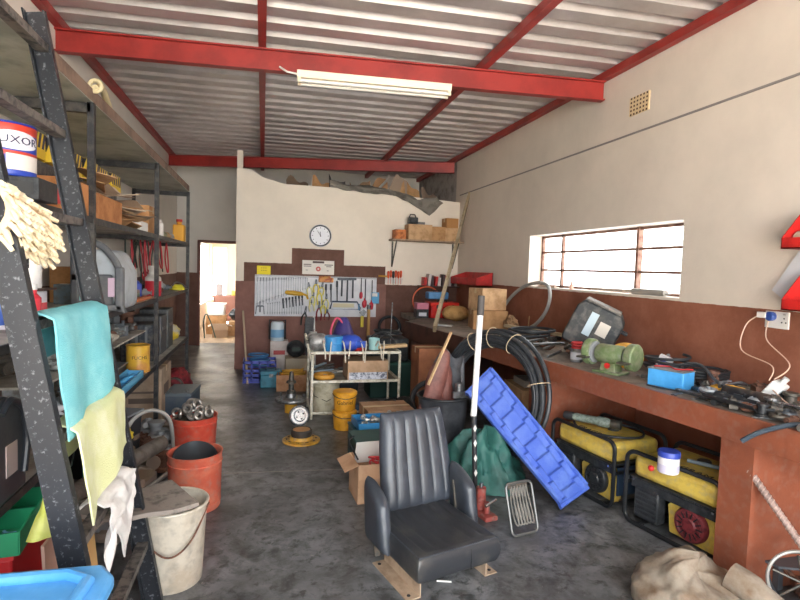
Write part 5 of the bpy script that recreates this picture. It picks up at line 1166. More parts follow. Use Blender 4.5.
q = MB(); q.grid(lambda u, v: ((u-.5)*.22, .06-.05*v, .2+v*.16), 3, 3, .002); one('paper_sheet', q, paper, 'white paper sheet standing in the box of red jumper leads', 'paper', (.72, 3.49, 0), (0, 0, .1))
q = MB()
for i in range(5):
    pts = [(rnd.uniform(-.1, .11), rnd.uniform(-.09, .07), .24+rnd.uniform(-.04, .06)) for _ in range(6)]; q.tube(spl(pts, 6), .0055, n=6)
one('jumper_leads', q, mh('b82a30', .45), 'tangled red jumper leads in the open cardboard box', 'cable', (.75, 3.46, 0))
q = MB(); q.tube(spl([(.62, 3.66, .35), (.58, 3.62, .33), (.6, 3.5, .285), (.61, 3.42, .27)], 6), .006); one('lead_end', q, rub, 'black lead end hanging over left edge of open box', 'cable')
t = thing('storage_crate', 'dark green plastic crate behind the box of red jumper leads', 'crate', (.86, 3.76, 0), (0, 0, .06))
q = MB(); q.box((0, 0, .15), (.44, .24, .3), taper=1.05); q.build('crate_body', mh('1d3a38', .5), t, bev=.01); q = MB(); q.box((0, 0, .312), (.48, .27, .022)); q.build('rim', mh('2b5552', .5), t, bev=.004)
# ================================================================ group by the passage corner
t = thing('plastic_crate', 'violet-blue plastic crate on floor at the partition corner', 'crate', (-.07, 7.2, 0))
vb = mh('4a55b8', .45, 0, '3c4698', sc_=9)
q = MB(); q.box((0, 0, .01), (.42, .3, .02)); [q.box((s_*.205, 0, .15), (.012, .3, .28)) for s_ in (-1, 1)]
for s_ in (-1, 1):
    for z in (.04, .1, .16, .27): q.box((0, s_*.145, z), (.42, .012, .035))
    for k in range(5): q.box((-.2+k*.1, s_*.145, .15), (.02, .012, .28))
q.build('crate_body', vb, t, sm=0)
q = MB(); coil(q, (0, 0, .2), .12, .013, 5, rise=.16, wob=.2, seed=51, ry=.09); one('blue_cable', q, mh('3f6f9c', .5), 'tangled blue cable heaped in the violet-blue crate', 'cable', (-.07, 7.2, 0))
t = thing('toolbox', 'turquoise toolbox on the floor in front of the violet crate', 'toolbox', (.07, 6.86, 0), (0, 0, .05)); tqm = mh('3a7f94', .45, 0, '2c6678', sc_=8)
q = MB(); q.box((0, 0, .08), (.26, .2, .16)); q.build('box_body', tqm, t, bev=.01); q = MB(); q.box((0, 0, .185), (.27, .21, .05)); q.build('lid', tqm, t, bev=.01); q = MB(); q.tube([(-.06, 0, .21), (-.06, 0, .235), (.06, 0, .235), (.06, 0, .21)], .009); q.build('handle', rub, t); q = MB(); q.box((0, -.106, .155), (.05, .01, .04)); q.build('latch', steel, t)
t = thing('tall_carton', 'upright white carton with red print against the maroon wall', 'box', (.19, 7.78, 0)); q = MB(); q.box((0, 0, .23), (.25, .24, .46)); q.build('carton_body', mh('d9cfca', .7, 0, 'c9b9b2', sc_=6), t, bev=.004); q = MB(); q.box((0, -.121, .3), (.16, .002, .06)); q.build('printed_label', mh('b34a4a', .6), t)
t = thing('oil_can', 'white and blue oil canister with black carrying bracket on the tall carton', 'canister', (.16, 7.76, .461)); q = MB(); q.lathe([(0, 0), (.09, 0), (.095, .01), (.095, .24), (.08, .27), (0, .27)]); q.build('can_body', mh('cfdde6', .4), t); q = MB(); q.tube([(-.11, 0, .02), (-.11, 0, .29), (.11, 0, .29), (.11, 0, .02)], .012); q.build('bracket', blk, t); q = MB(); q.lathe([(.096, .05), (.097, .052), (.097, .16), (.096, .162)], cap=False); q.build('paper_label', mh('7fb2d8', .5), t)
q = MB(); q.cyl(onz(247.5, 384), ony(243, 311, 7.96), .014, n=10); one('broomstick', q, mh('cdb79c', .6), 'pale broomstick leaning on the maroon wall at partition corner', 'stick')
carton('cardboard_box', 'grey-brown carton below the black visor against the maroon wall', (.42, 7.52, 0), (.3, .3, .26), .0, mh('b5a892', .8))
t = thing('welding_visor', 'black welding helmet resting on carton beside the trolley', 'helmet', (.41, 7.47, .262)); q = MB(); q.blob((0, 0, .12), (.13, .14, .12), .06, 2, 2); q.build('helmet_shell', blk, t); q = MB(); q.box((0, -.135, .13), (.11, .02, .05)); q.build('viewing_window', mh('3c4a44', .2), t)
q = MB(); q.bar((.60, 7.9, .0), (.63, 7.94, .78), .13, .02, (0, 1, 0)); one('narrow_board', q, blk, 'narrow black board leaning on wall between helmet and trolley', 'board')
q = MB(); q.bar((.72, 7.9, .0), (.69, 7.95, .80), .03, .02, (0, 1, 0)); one('wood_strip', q, white, 'thin white strip leaning on the wall behind the trolley left end', 'strip')
carton('cardboard_box', 'cardboard box filled with yellow rope on floor before the helmet carton', (.33, 6.7, 0), (.36, .32, .2), -.1, mh('bf8f6a', .8, 0, 'a3734f', sc_=7), open_=True, flaps=False)
q = MB(); coil(q, (0, 0, .13), .13, .013, 7, rise=.1, wob=.25, seed=61, ry=.11); one('yellow_rope', q, mh('c9973a', .8), 'heaped yellow rope in the cardboard box by partition', 'rope', (.33, 6.7, 0))
# wheel hub assembly
t = thing('wheel_hub', 'steel wheel hub with upright shaft on a yellow foot', 'hub', (.27, 5.62, 0)); 
q = MB(); q.lathe([(0, 0), (.065, 0), (.065, .09), (.05, .1), (0, .1)]); q.build('base', mh('c79226', .5), t)
q = MB(); q.lathe([(0, .1), (.07, .1), (.16, .12), (.165, .135), (.16, .15), (.06, .16), (.05, .2), (0, .2)], n=32); q.build('flange', steel, t)
q = MB(); q.lathe([(0, .2), (.045, .2), (.045, .23), (.028, .24), (.028, .3), (.05, .31), (.05, .33), (.03, .34), (.022, .4), (.018, .43), (0, .43)]); q.build('shaft', dsteel, t)
for k in range(5): q = MB(); an = k*2*PI/5; q.cyl((.13*math.cos(an), .13*math.sin(an), .14), (.13*math.cos(an), .13*math.sin(an), .19), .011, n=8); q.build('wheel_stud', steel, t)
t = thing('brake_disc', 'shiny round steel pulley tilted upright before the wheel hub', 'disc', (.33, 5.12, .098), (math.radians(68), 0, .2))
q = MB(); q.lathe([(0, -.03), (.095, -.03), (.1, -.02), (.1, .0), (.088, .012), (.08, .0), (.06, .0), (.05, .02), (.02, .02), (0, .02)], n=36); q.build('disc_body', mh('c2c6cb', .25, .8), t)
for k in range(4): q = MB(); an = k*PI/2+.4; q.cyl((.036*math.cos(an), .036*math.sin(an), .018), (.036*math.cos(an), .036*math.sin(an), .0225), .008, n=10); q.build('bolt_hole', ink, t)
t = thing('hub_flange', 'yellow painted round flange with dark raised hub lying on the floor', 'flange', (.32, 4.66, 0)); ym = mh('d1a13a', .5, 0, 'a87a28', sc_=16, dirt=.4)
q = MB(); q.lathe([(0, 0), (.15, 0), (.165, .004), (.165, .016), (.15, .022), (.1, .024), (.09, .05), (.0, .05)], n=40); q.build('flange_plate', ym, t)
q = MB(); q.lathe([(0, .05), (.088, .05), (.092, .06), (.092, .1), (.084, .11), (.08, .104), (.0, .1)], n=36); q.build('hub_ring', mh('4a4540', .5, .4), t)
q = MB(); q.lathe([(0, .1), (.074, .1), (.074, .107), (0, .107)]); q.build('hub_face', mh('b98a58', .6), t)
for k in range(10): q = MB(); an = k*2*PI/10; q.box((.128*math.cos(an), .128*math.sin(an), .0235), (.03, .012, .003), rz=an+PI/2); q.build('bolt_slot', ink, t)
# ================================================================ office through the door
t = thing('office_desk', 'brown wooden desk in the bright room beyond the doorway', 'desk', (-.75, 13.7, 0)); dm = mh('8d5f50', .5)
q = MB(); q.box((0, 0, .73), (1.0, .6, .04)); q.build('desk_top', dm, t); q = MB(); q.box((0, -.27, .42), (.94, .02, .58)); q.build('modesty_panel', dm, t)
for s_ in (-1, 1): q = MB(); q.box((s_*.47, 0, .355), (.03, .56, .71)); q.build('side_panel', dm, t)
q = MB(); q.box((0, 0, .06), (.3, .2, .12)); one('yellow_case', q, yel, 'yellow case on the far office desk', 'case', (-.68, 13.6, .751), bev=.02)
q = MB(); q.box((0, 0, .14), (.14, .14, .28)); one('desk_box', q, mh('8a7f7c', .6), 'small grey upright box at the left of the office desk', 'box', (-1.12, 13.6, .751), bev=.01)
t = thing('plastic_tub', 'translucent white tub stacked on a carton in the far room', 'tub', (-1.05, 12.2, .4)); q = MB(); q.box((0, 0, .12), (.34, .3, .24), taper=1.08); q.build('tub_body', mh('dfe2e4', .4), t, bev=.02); q = MB(); q.box((0, 0, .25), (.4, .36, .02)); q.build('lid', white, t)
carton('cardboard_box', 'carton under the white tub in the far room', (-1.05, 12.2, 0), (.4, .36, .397), 0, card)
carton('cardboard_box', 'open carton nearest the doorway in the far room', (-.93, 11.6, 0), (.3, .3, .26), .1, mh('b8a08a', .8), open_=True)
carton('cardboard_box', 'small carton at the right of the doorway in the far room', (-.62, 11.9, 0), (.3, .3, .3), -.1, card2)
q = MB(); q.blob((0, 0, .12), (.16, .14, .12), .3, 3, 4); one('black_bag', q, blk, 'black bag on the small carton in the far room', 'bag', (-.62, 11.9, .302))
q = MB(); q.box((0, 0, 0), (.02, .3, .4)); one('picture_board', q, mh('c9a06a', .6), 'brown board hanging on the far wall of the far room', 'board', (-.55, 15.55, 1.75), (0, 0, PI/2))
q = MB(); q.tube(spl([(-1.2, 11.3, .01), (-1.22, 11.3, .35), (-1.17, 11.3, .5), (-1.08, 11.35, .3), (-1.0, 11.4, .01)], 8), .012); one('wire_stand', q, mh('2c4a48', .5), 'dark green bent wire stand on floor inside the doorway', 'stand')
# ================================================================ shelving along the left wall
SX, SR = -.95, -1.56
YS = [1.4, 3.30, 5.10, 7.0]
DZ = [.62, 1.22, 1.78]; TZ = 2.40
fs_ = mh('202124', .45, 0, '45413d', sc_=20); deckm = mh('c4c0b8', .6, .1, '989389', sc_=5)
t = thing('steel_shelving', 'long black steel shelving unit with metal decks along the left wall', 'shelving', (SX, 4.2, 0))
def SL(x, y, z): return (x-SX, y-4.2, z)
for y in YS:
    for x in (SX, SR): q = MB(); q.bar(SL(x, y, 0), SL(x, y, TZ), .035, .035, (0, 1, 0)); q.build('upright', fs_, t)
    q = MB(); q.bar(SL(SX, y, TZ-.03), SL(SR, y, TZ-.03), .035, .05); q.build('cross_bar', fs_, t)
    for z in DZ: q = MB(); q.bar(SL(SX, y, z-.035), SL(SR, y, z-.035), .03, .04); q.build('cross_bar', fs_, t)
for z in DZ:
    q = MB(); q.box(SL((SX+SR)/2, (YS[0]+YS[-1])/2, z-.008), (SX-SR, YS[-1]-YS[0], .012)); q.build('deck', deckm, t)
    q = MB(); q.bar(SL(SX+.005, YS[0], z-.02), SL(SX+.005, YS[-1], z-.02), .012, .036); q.build('deck_edge', fs_, t)
q = MB(); q.box(SL((SX+SR)/2, 4.2, TZ+.004), (SX-SR+.02, 5.65, .006)); q.build('top_sheet', mat('top_sheet', hx('b4b6ac'), .5, .2, hx('8f9188'), sc_=3), t)
q = MB(); q.bar(SL(SX-.005, 1.4, TZ+.04), SL(SX-.005, 7.02, TZ+.04), .03, .07); q.build('top_rail', mh('8a7262', .7, 0, '6b5548', sc_=5), t)
q = MB(); q.box(SL(-1.30, 4.02, .915), (.5, 2.3, .012)); q.build('half_deck', deckm, t)
q = MB(); q.tube(spl([(-.93, 3.3, TZ+.08), (-.94, 3.45, TZ+.13), (-.96, 3.62, TZ+.11), (-.98, 3.75, TZ+.1)], 6), .02, n=10); q.torus((-.93, 3.3, TZ+.095), .03, .012, (0, 1, 0), n=14)
one('bent_pipe', q, mh('c2b48c', .5), 'short bent cream pipe lying on the top rail of the shelving', 'pipe')
q = MB(); q.bar((-.975, 3.9, TZ+.015), (-.985, 5.2, TZ+.015), .06, .02); one('timber_batten', q, mh('c2a078', .75), 'thin pale batten lying on top of the shelving behind the rail', 'timber')
# --- top deck
z = DZ[2]
t = thing('paint_can', 'blue and red printed paint can on the top shelf at the left edge', 'paint can', (-1.055, 2.56, z+.092)); R_ = .105
b9 = thing('steel_block', 'black steel channel block under the paint can on the top shelf', 'block', (-1.03, 2.56, z)); q = MB(); q.box((0, 0, .045), (.26, .2, .09)); q.build('block_body', blk, b9, bev=.004); q = MB(); q.box((0, -.102, .045), (.22, .004, .05)); q.build('inner_face', mh('3c3c3c', .7), b9)
q = MB(); q.lathe([(0, 0), (R_, 0), (R_+.003, .004), (R_, .008), (R_, .245), (R_+.004, .25), (R_+.002, .256), (R_-.01, .25), (0, .25)], n=36); q.build('can_body', mh('2a46b0', .35), t)
q = MB(); q.lathe([(R_+.0006, .205), (R_+.001, .206), (R_+.001, .246), (R_+.0006, .247)], cap=False, n=36); q.build('red_band', mh('d8402c', .4), t)
fa = math.atan2(-1.15, 2.74)   # turn the label to the room
def curve_panel(z0, z1_, a0, a1, off, ell=False):
    def g(u, v):
        a = a0+(a1-a0)*u; 
        zz = (z0+z1_)/2+(v-.5)*(z1_-z0)*((max(0., 1-(2*u-1)**2)**.5) if ell else 1)
        return ((R_+off)*math.sin(a), -(R_+off)*math.cos(a), zz)
    m_ = MB(); m_.grid(g, 24, 3); return m_
lr = .38; t.scale = (1, 1, .84)
o = curve_panel(.125, .215, -1.0, .95, .0018, True).build('oval_badge', mh('e9e6ee', .4), t); o.rotation_euler = (0, 0, lr+.35)
text(t, 'LUXOR', .052, mh('2a2f55', .4), (0, 0, .17), (0, 0, lr+.35), bend=R_+.0025, sx=1.05)
o = curve_panel(.03, .105, -.1, 1.3, .0014).build('white_panel', mh('e9dfd6', .5), t); o.rotation_euler = (0, 0, lr+.1)
o = curve_panel(.05, .105, -1.3, -.15, .0014).build('red_panel', mh('d8607a', .5), t); o.rotation_euler = (0, 0, lr+.1)
q = MB(); q.lathe([(R_+.001, .10), (R_+.0012, .101), (R_+.0012, .118), (R_+.001, .119)], cap=False, n=36); q.build('red_stripe', mh('c8402c', .4), t)
def stripebox(name, label, loc, d, rz, group=None):
    t = thing(name, label, 'box', loc, (0, 0, rz), group); q = MB(); q.box((0, 0, d[2]/2), d); q.build('carton_body', mh('e3c033', .5), t, bev=.002)
    q = MB()
    for k in range(4):
        x = -d[0]/2+d[0]*(k+.5)/4
        q.prism([(x-.02, d[2]*.4), (x+.006, d[2]*.4), (x+.03, d[2]*.98), (x+.004, d[2]*.98)], -d[1]/2-.0012, -d[1]/2-.0002)
    q.build('black_stripe', ink, t); q = MB()
    for k in range(5):
        y = -d[1]/2+d[1]*(k+.5)/5; q.prism([(y-.024, d[2]*.4), (y+.002, d[2]*.4), (y+.03, d[2]*.98), (y+.004, d[2]*.98)], d[0]/2+.0002, d[0]/2+.0012, 'yz')
    q.build('black_stripe', mh('3a3550', .5), t)
    q = MB(); q.box((0, 0, d[2]*.98+.001), (d[0]*.96, d[1]*.4, .002)); q.build('white_stripe', white, t); return t
carton('cardboard_box', 'orange-brown open carton with red tag at front of top shelf near ladder', (-1.06, 3.14, z), (.2, .30, .17), 0, mh('c98a55', .8, 0, 'b0743f', sc_=7), tape=False)
q = MB(); q.box((0, 0, 0), (.16, .003, .07)); one('price_tag', q, mh('c8454a', .6), 'red and white tag stuck on the orange-brown carton front', 'tag', (-1.06, 2.987, z+.07))
carton('cardboard_box', 'long orange-brown carton on the top shelf beyond the first upright', (-1.045, 3.68, z), (.17, .6, .15), .0, mh('c08453', .8, 0, 'a56a3c', sc_=7), tape=False)
t = thing('dark_case', 'dark mottled case under the striped yellow boxes on the top shelf', 'case', (-1.29, 3.85, z)); q = MB(); q.box((0, 0, .14), (.24, 1.7, .28)); q.build('case_body', mh('4a4a4a', .6, 0, '6b6964', sc_=25), t, bev=.01); q = MB(); q.box((.113, 0, .2), (.01, .1, .03)); q.build('latch', steel, t)
for i in range(6):
    stripebox('filter_box', 'yellow box with diagonal black and white stripes in row on the top shelf', (-1.27+.015*(i % 2), 3.13+.29*i, z+.282), (.22, .26, .135), 0, 'striped yellow boxes on the top shelf')
for i in range(3): stripebox('filter_box', 'yellow box with diagonal black and white stripes in row on the top shelf', (-1.43, 4.86+.28*i, z), (.22, .24, .26-.05*i), 0, 'striped yellow boxes on the top shelf')
lab = 'torn cardboard scrap in the loose pile on the top shelf'
for i in range(12):
    y = 3.5+.14*i; w_ = rnd.uniform(.14, .26); c_ = (card, card2, mh('8d7660', .9), mh('cdb9a0', .8))[i % 4]
    q = MB(); q.grid(lambda u, v: ((u-.5)*w_, (v-.5)*.3, .03*math.sin(u*4+i)*v), 5, 5, .004)
    yy = 4.08+.07*(i-4) if i > 3 else 3.45+.15*i
    zz = z+.155+.015*(i % 2) if i <= 3 else z+.012+.03*(i % 4)
    one('cardboard_scrap', q, c_, lab, 'cardboard', (-1.03, yy, zz+.02), (rnd.uniform(-.15, .15), rnd.uniform(.0, .35), rnd.uniform(-.6, .6)), 'cardboard scraps on the top shelf')
t = thing('paper_bundle', 'white paper bundle at the edge of the top shelf by second upright', 'paper', (-1.05, 4.72, z)); q = MB(); q.box((0, 0, .04), (.16, .26, .08)); q.build('paper_stack', paper, t, bev=.01)
carton('cardboard_box', 'upright brown carton on the top shelf behind the second upright', (-1.14, 5.25, z), (.26, .34, .25), 0, mh('c29160', .8, 0, 'a8784b', sc_=7))
q = MB(); q.lathe([(0, 0), (.03, 0), (.03, .13), (.012, .15), (.012, .17), (0, .17)]); one('spray_can', q, white, 'small white bottle standing after the brown carton on top shelf', 'bottle', (-1.02, 5.65, z))
for i in range(4): q = MB(); q.blob((0, 0, .04), (.07, .09, .04), .3, 3, i*3.3); one('crumpled_packet', q, (card, mh('8d8a6c', .8), card2, mh('b8b4ac', .7))[i], ('tan', 'olive', 'pale brown', 'grey')[i]+' crumpled packet toward the far end of the top shelf', 'packet', (-1.1, 5.85+.22*i, z))
t = thing('yellow_jug', 'bright yellow plastic jug at the far end of the top shelf', 'jug', (-1.02, 6.8, z)); q = MB(); q.box((0, 0, .1), (.13, .13, .2)); q.cyl((0, 0, .2), (0, 0, .24), .03); q.build('jug_body', mh('e2a42c', .4), t, bev=.015); q = MB(); q.cyl((0, 0, .235), (0, 0, .265), .035); q.build('lid', redp, t)
# --- middle deck
z = DZ[1]
t = thing('jerrycan', 'large dark grey jerrycan with pale grey body on the middle shelf', 'jerrycan', (-1.03, 3.86, z), (0, 0, 0)); gj = mh('585b60', .45, 0, '6a6b6c', sc_=7)
W_, H_ = .30, .40
outer = [(-W_/2+.03, 0), (W_/2-.03, 0), (W_/2, .03), (W_/2, H_*.62), (W_/2-.06, H_-.02), (W_/2-.1, H_), (-W_/2+.04, H_), (-W_/2, H_-.04), (-W_/2, .03)]
q = MB(); q.prism([(x*.98, z_*.97) for x, z_ in outer], -.13, .22); q.build('can_body', mh('b4bcc2', .45, 0, 'a2a8ac', sc_=7), t, bev=.02)
q = MB()
for (a, b_) in (((-W_/2, 0), (W_/2, .045)), ((-W_/2, H_*.45), (-W_/2+.05, H_)), ((W_/2-.05, 0), (W_/2, H_*.7)), ((-W_/2, 0), (-W_/2+.05, H_*.6))): q.box(((a[0]+b_[0])/2, -.16, (a[1]+b_[1])/2), (b_[0]-a[0], .06, b_[1]-a[1]))
q.box((-.02, -.15, .13), (.2, .04, .2)); q.build('front_shell', gj, t, bev=.012)
q = MB(); q.tube(spl([(-W_/2+.02, -.16, H_*.7), (-W_/2+.03, -.16, H_+.01), (.0, -.16, H_+.02), (W_/2-.06, -.16, H_-.07), (W_/2-.02, -.16, H_*.6)], 6), .022, n=10); q.build('handle', gj, t)
q = MB(); q.box((-.05, -.173, .09), (.12, .004, .05)); q.build('label_patch', mh('8fd0cc', .5), t); q = MB(); q.box((-.03, -.173, .18), (.07, .004, .07)); q.build('emblem', mh('c99a4a', .5), t)
q = MB(); q.box((.085, -.171, .15), (.05, .004, .12)); q.build('label_patch', mh('cdb4c8', .5), t)
carton('cardboard_box', 'flat brown carton at the back of the middle shelf right of jerrycan', (-1.40, 4.6, z), (.26, .5, .26), 0, mh('c08a55', .8, 0, 'a06f3f', sc_=7))
# small tins near the ladder
tins = [(-1.30, 2.72, 'white and blue small tin behind the ladder, far left of the lower row', '5a8fc4'), (-1.17, 2.74, 'blue striped tin behind ladder in the lower row of the middle shelf', '3d5fb0'), (-1.04, 2.76, 'red and white bottle behind ladder at the shelf front', 'd43c46')]
for i, (x, y, lb, c_) in enumerate(tins):
    t = thing('small_tin' if i < 2 else 'plastic_bottle', lb, 'tin' if i < 2 else 'bottle', (x, y, z)); q = MB(); q.lathe([(0, 0), (.055, 0), (.057, .003), (.057, .17), (.05, .178), (0, .178)]); q.build('can_body', mh('e4e2ea', .35), t)
    q = MB(); q.lathe([(.0575, .02), (.058, .021), (.058, .12), (.0575, .121)], cap=False); q.build('paper_label', mh(c_, .4), t)
q = MB(); q.box((0, 0, .004), (.42, .16, .008)); one('thin_board', q, drk, 'thin dark board lying on the lower row of tins', 'board', (-1.17, 2.74, z+.178))
t = thing('white_jug', 'white plastic jug with green cap on the board above the tins', 'jug', (-1.18, 2.74, z+.187)); q = MB(); q.box((0, 0, .075), (.15, .1, .15)); q.build('jug_body', mh('dfe2ea', .4), t, bev=.02); q = MB(); q.cyl((.03, 0, .15), (.03, 0, .175), .03); q.build('cap', mh('3f8a5c', .4), t)
t = thing('small_tin', 'slim white and blue tin beside the white jug on the board', 'tin', (-1.31, 2.74, z+.187)); q = MB(); q.lathe([(0, 0), (.045, 0), (.045, .16), (0, .165)]); q.build('can_body', mh('e4e2ea', .35), t); q = MB(); q.lathe([(.0455, .0), (.046, .001), (.046, .09), (.0455, .091)], cap=False); q.build('paper_label', mh('4a80bc', .4), t)
t = thing('plastic_bottle', 'white bottle with dark print right of the white jug', 'bottle', (-1.045, 2.74, z+.187)); q = MB(); q.lathe([(0, 0), (.048, 0), (.05, .01), (.05, .13), (.02, .16), (.02, .18), (0, .18)]); q.build('bottle_body', mh('e6e4e0', .4), t); q = MB(); q.box((.0, -.05, .1), (.04, .004, .02)); q.build('printing', ink, t)
t = thing('plastic_bottle', 'tall red and white bottle behind ladder, nearest shelf front edge', 'bottle', (-.985, 2.62, z)); q = MB(); q.lathe([(0, 0), (.03, 0), (.032, .01), (.032, .15), (.015, .17), (.015, .19), (0, .19)]); q.build('bottle_body', mh('d63c48', .35), t); q = MB(); q.cyl((0, 0, .185), (0, 0, .21), .017); q.build('cap', white, t)
# red bottle with white shoulders
t = thing('oil_bottle', 'red oil bottle with white cap and shoulder at edge of middle shelf', 'bottle', (-1.02, 5.32, z)); q = MB(); q.lathe([(0, 0), (.065, 0), (.07, .01), (.07, .14), (0, .141)]); q.build('bottle_body', mh('cc3040', .35), t); q = MB(); q.lathe([(.07, .14), (.068, .17), (.04, .2), (.035, .24), (.045, .245), (.045, .28), (0, .28)]); q.build('bottle_shoulder', white, t)
lab = 'dusty machine part in the row on the middle shelf behind jerrycan'
mix = (steel, dsteel, rust, mh('a3a6a8', .5, .3), mh('5a6066', .5), mh('8b7a6c', .8))
def junk(name, mt, lb, cat, loc, s_, k, grp):
    """a greasy machine part: body, flange and stub, each copy shaped by k"""
    r_ = random.Random(k*13+5); q = MB(); ty = k % 5
    if ty == 0: q.lathe([(0, 0), (.5, 0), (.5, .15), (.32, .2), (.3, .7), (.4, .75), (.4, .9), (.15, .95), (0, .95)], n=14); q.cyl((.2, 0, .5), (.7, .2, .55), .12, n=10)
    elif ty == 1: q.box((0, 0, .3), (1.0, .6, .6)); q.cyl((0, -.3, .3), (0, -.5, .3), .22, n=14); q.box((0, 0, .65), (.6, .4, .15)); q.cyl((.4, 0, .6), (.4, 0, .85), .08, n=8)
    elif ty == 2: q.torus((0, 0, .2), .45, .16, n=20, k=8); q.cyl((-.45, 0, .2), (.45, 0, .2), .08, n=8); q.cyl((0, 0, 0), (0, 0, .45), .15, n=12)
    elif ty == 3: q.blob((0, 0, .35), (.55, .4, .35), .35, 3, k, 14, 9); q.cyl((.3, 0, .4), (.75, .1, .6), .13, n=10); q.lathe([(0, .1), (.2, .1), (.2, .16), (0, .16)], (-.3, 0, .4))
    else: q.cyl((-.6, 0, .2), (.5, 0, .2), .2, n=14); q.cyl((.5, 0, .2), (.7, 0, .2), .09, n=8); q.box((-.2, 0, .42), (.3, .2, .12)); q.cyl((-.6, 0, .2), (-.66, 0, .2), .25, n=14)
    mz = min(v.z for v in q.v); q.v = [v-V((0, 0, mz)) for v in q.v]
    o = one(name, q, mt, lb, cat, loc, (0, 0, r_.uniform(0, 6)), grp); o.scale = (s_, s_, s_); return o
for i in range(10): junk('machine_part', mix[i % 6], lab, 'machine part', (-1.2+.1*(i % 2)-.15*((i//2) % 2), 4.2+.12*i, z), .13, i, 'machine parts on the middle shelf')
q = MB(); q.lathe([(0, 0), (.05, 0), (.05, .12), (.02, .15), (0, .15)]); one('blue_bottle', q, mh('3a4fa8', .4), 'small dark blue bottle beside red oil bottle on middle shelf', 'bottle', (-1.1, 5.0, z))
q = MB(); q.box((0, 0, .012), (.06, .5, .024)); one('orange_bar', q, mh('d07a4a', .5), 'orange bar lying along the front edge of middle shelf', 'bar', (-.995, 4.72, z), bev=.004)
t = thing('red_funnel', 'yellow-capped spout with bent wire at the far end of middle shelf', 'spout', (-1.0, 6.55, z)); q = MB(); q.lathe([(0, 0), (.08, 0), (.085, .02), (.05, .06), (0, .06)]); q.build('spout_cap', mh('d8cf3a', .4), t); q = MB(); q.tube(spl([(0, -.3, .06), (.0, -.1, .09), (.03, .1, .07), (.05, .3, .02)], 6), .008); q.build('wire', steel, t)
for i in range(4): junk('engine_part', mix[(i+1) % 6], 'dark greasy engine part near the far end of middle shelf', 'engine part', (-1.12, 5.7+.2*i, z), .15, i+1, 'engine parts at the far end of the middle shelf')
lab = 'red cable loop hanging below the top shelf near its far end'; lab2 = 'black cable loop hanging below the top shelf near its far end'
for i in range(14):
    y = 5.6+.095*i; L_ = rnd.uniform(.26, .5); x = -1.15-.08*(i % 4); q = MB(); dx = rnd.uniform(.03, .08)
    q.tube(spl([(0, 0, 0), (-.02, dx, -L_*.5), (0, dx*1.2, -L_), (.02, dx*.3, -L_*1.03), (.02, -dx*.5, -L_*.6), (0, 0, 0)], 6), .008, n=6); r_ = i % 2
    one('hanging_cable', q, mh('bb2f3c', .45) if r_ == 0 else mh('36443c', .5), lab if r_ == 0 else lab2, 'cable', (x, y, DZ[2]-.02), (0, 0, rnd.uniform(-.5, .5)), ('red' if r_ == 0 else 'black')+' cable loops under the top shelf')
for i, (x, y, w_, d_, h_, c_, lb) in enumerate(((-1.12, 4.28, .16, .14, .10, '9fb3bd', 'pale blue-grey'), (-1.38, 4.25, .14, .12, .14, '6f7f86', 'slate grey'), (-1.08, 4.52, .10, .10, .12, 'c4c9c6', 'off-white'), (-1.1, 4.84, .12, .1, .07, '7f8f6a', 'dull green'))):
    t = thing('small_carton', lb+' small carton among the machine parts on the middle shelf', 'box', (x, y, DZ[1])); q = MB(); q.box((0, 0, h_/2), (w_, d_, h_)); q.build('carton_body', mh(c_, .6, 0, '6b6a66', sc_=16), t, bev=.004); q = MB(); q.box((0, 0, h_+.001), (w_*.6, d_*.4, .002)); q.build('lid_flap', mh('d5d2c8', .6), t)
for i, (y, c_, lb) in enumerate(((3.3, 'b9c4c4', 'pale grey'), (3.7, '8a9aa0', 'blue-grey'), (4.15, 'c9c2b4', 'beige'), (4.62, '99a5a8', 'silvery'))):
    q = MB(); q.blob((0, 0, .045), (.10, .13, .045), .35, 3.5, i*5.1); one('dusty_bundle', q, mh(c_, .75, 0, '5d5a55', sc_=14), lb+' dusty wrapped bundle lying on the half-depth shelf', 'bundle', (-1.14-.05*(i % 2), y, .922+.0))
for i, (x, y, w_, h_, c_, lb) in enumerate(((-1.08, 3.5, .14, .16, '3a3d42', 'black'), (-1.36, 3.55, .2, .22, '8b9296', 'grey'), (-1.33, 3.95, .18, .14, 'b5a892', 'beige'))):
    t = thing('storage_box', lb+' storage box on the lower shelf behind the blue tray end', 'box', (x, y, DZ[0])); q = MB(); q.box((0, 0, h_/2), (w_, .2, h_)); q.build('box_body', mh(c_, .5, 0, '66635e', sc_=14), t, bev=.006); q = MB(); q.box((0, 0, h_+.008), (w_+.01, .21, .016)); q.build('lid', mh(c_, .5), t)
# --- half deck heap and lower deck
z = .922
lab = 'greasy workshop part in the heap on the half-depth shelf'
for i in range(22): junk('workshop_part', mix[i % 6], lab, 'machine part', (-1.16-.17*(i % 2)-.02*(i % 3), 3.05+.105*i, z), .115+.03*(i % 3), i, 'workshop parts on the half-depth shelf')
t = thing('red_handle_saw', 'tool with flat red-brown handle lying on the heap of the half shelf', 'tool', (-1.08, 3.75, z+.13)); q = MB(); q.bar((0, -.12, 0), (0, .12, .0), .04, .03, (1, 0, 0)); q.build('handle', mh('b04a42', .5), t, bev=.008); q = MB(); q.bar((0, .12, 0), (0, .5, .01), .005, .04); q.build('blade', steel, t); q = MB(); q.cyl((-.0, 0, 0), (.02, 0, .0), .008); q.build('rivet', chrome, t)
z = DZ[0]
t = thing('yellow_tin', 'yellow grease tin with dark lettering at the front of the lower shelf', 'tin', (-1.03, 4.78, z), (0, 0, .1)); q = MB(); q.lathe([(0, 0), (.092, 0), (.095, .004), (.09, .01), (.09, .215), (.095, .222), (.09, .226), (.08, .22), (0, .22)], n=32); q.build('can_body', mh('dcae3c', .4, 0, 'c58a4a', sc_=7), t)
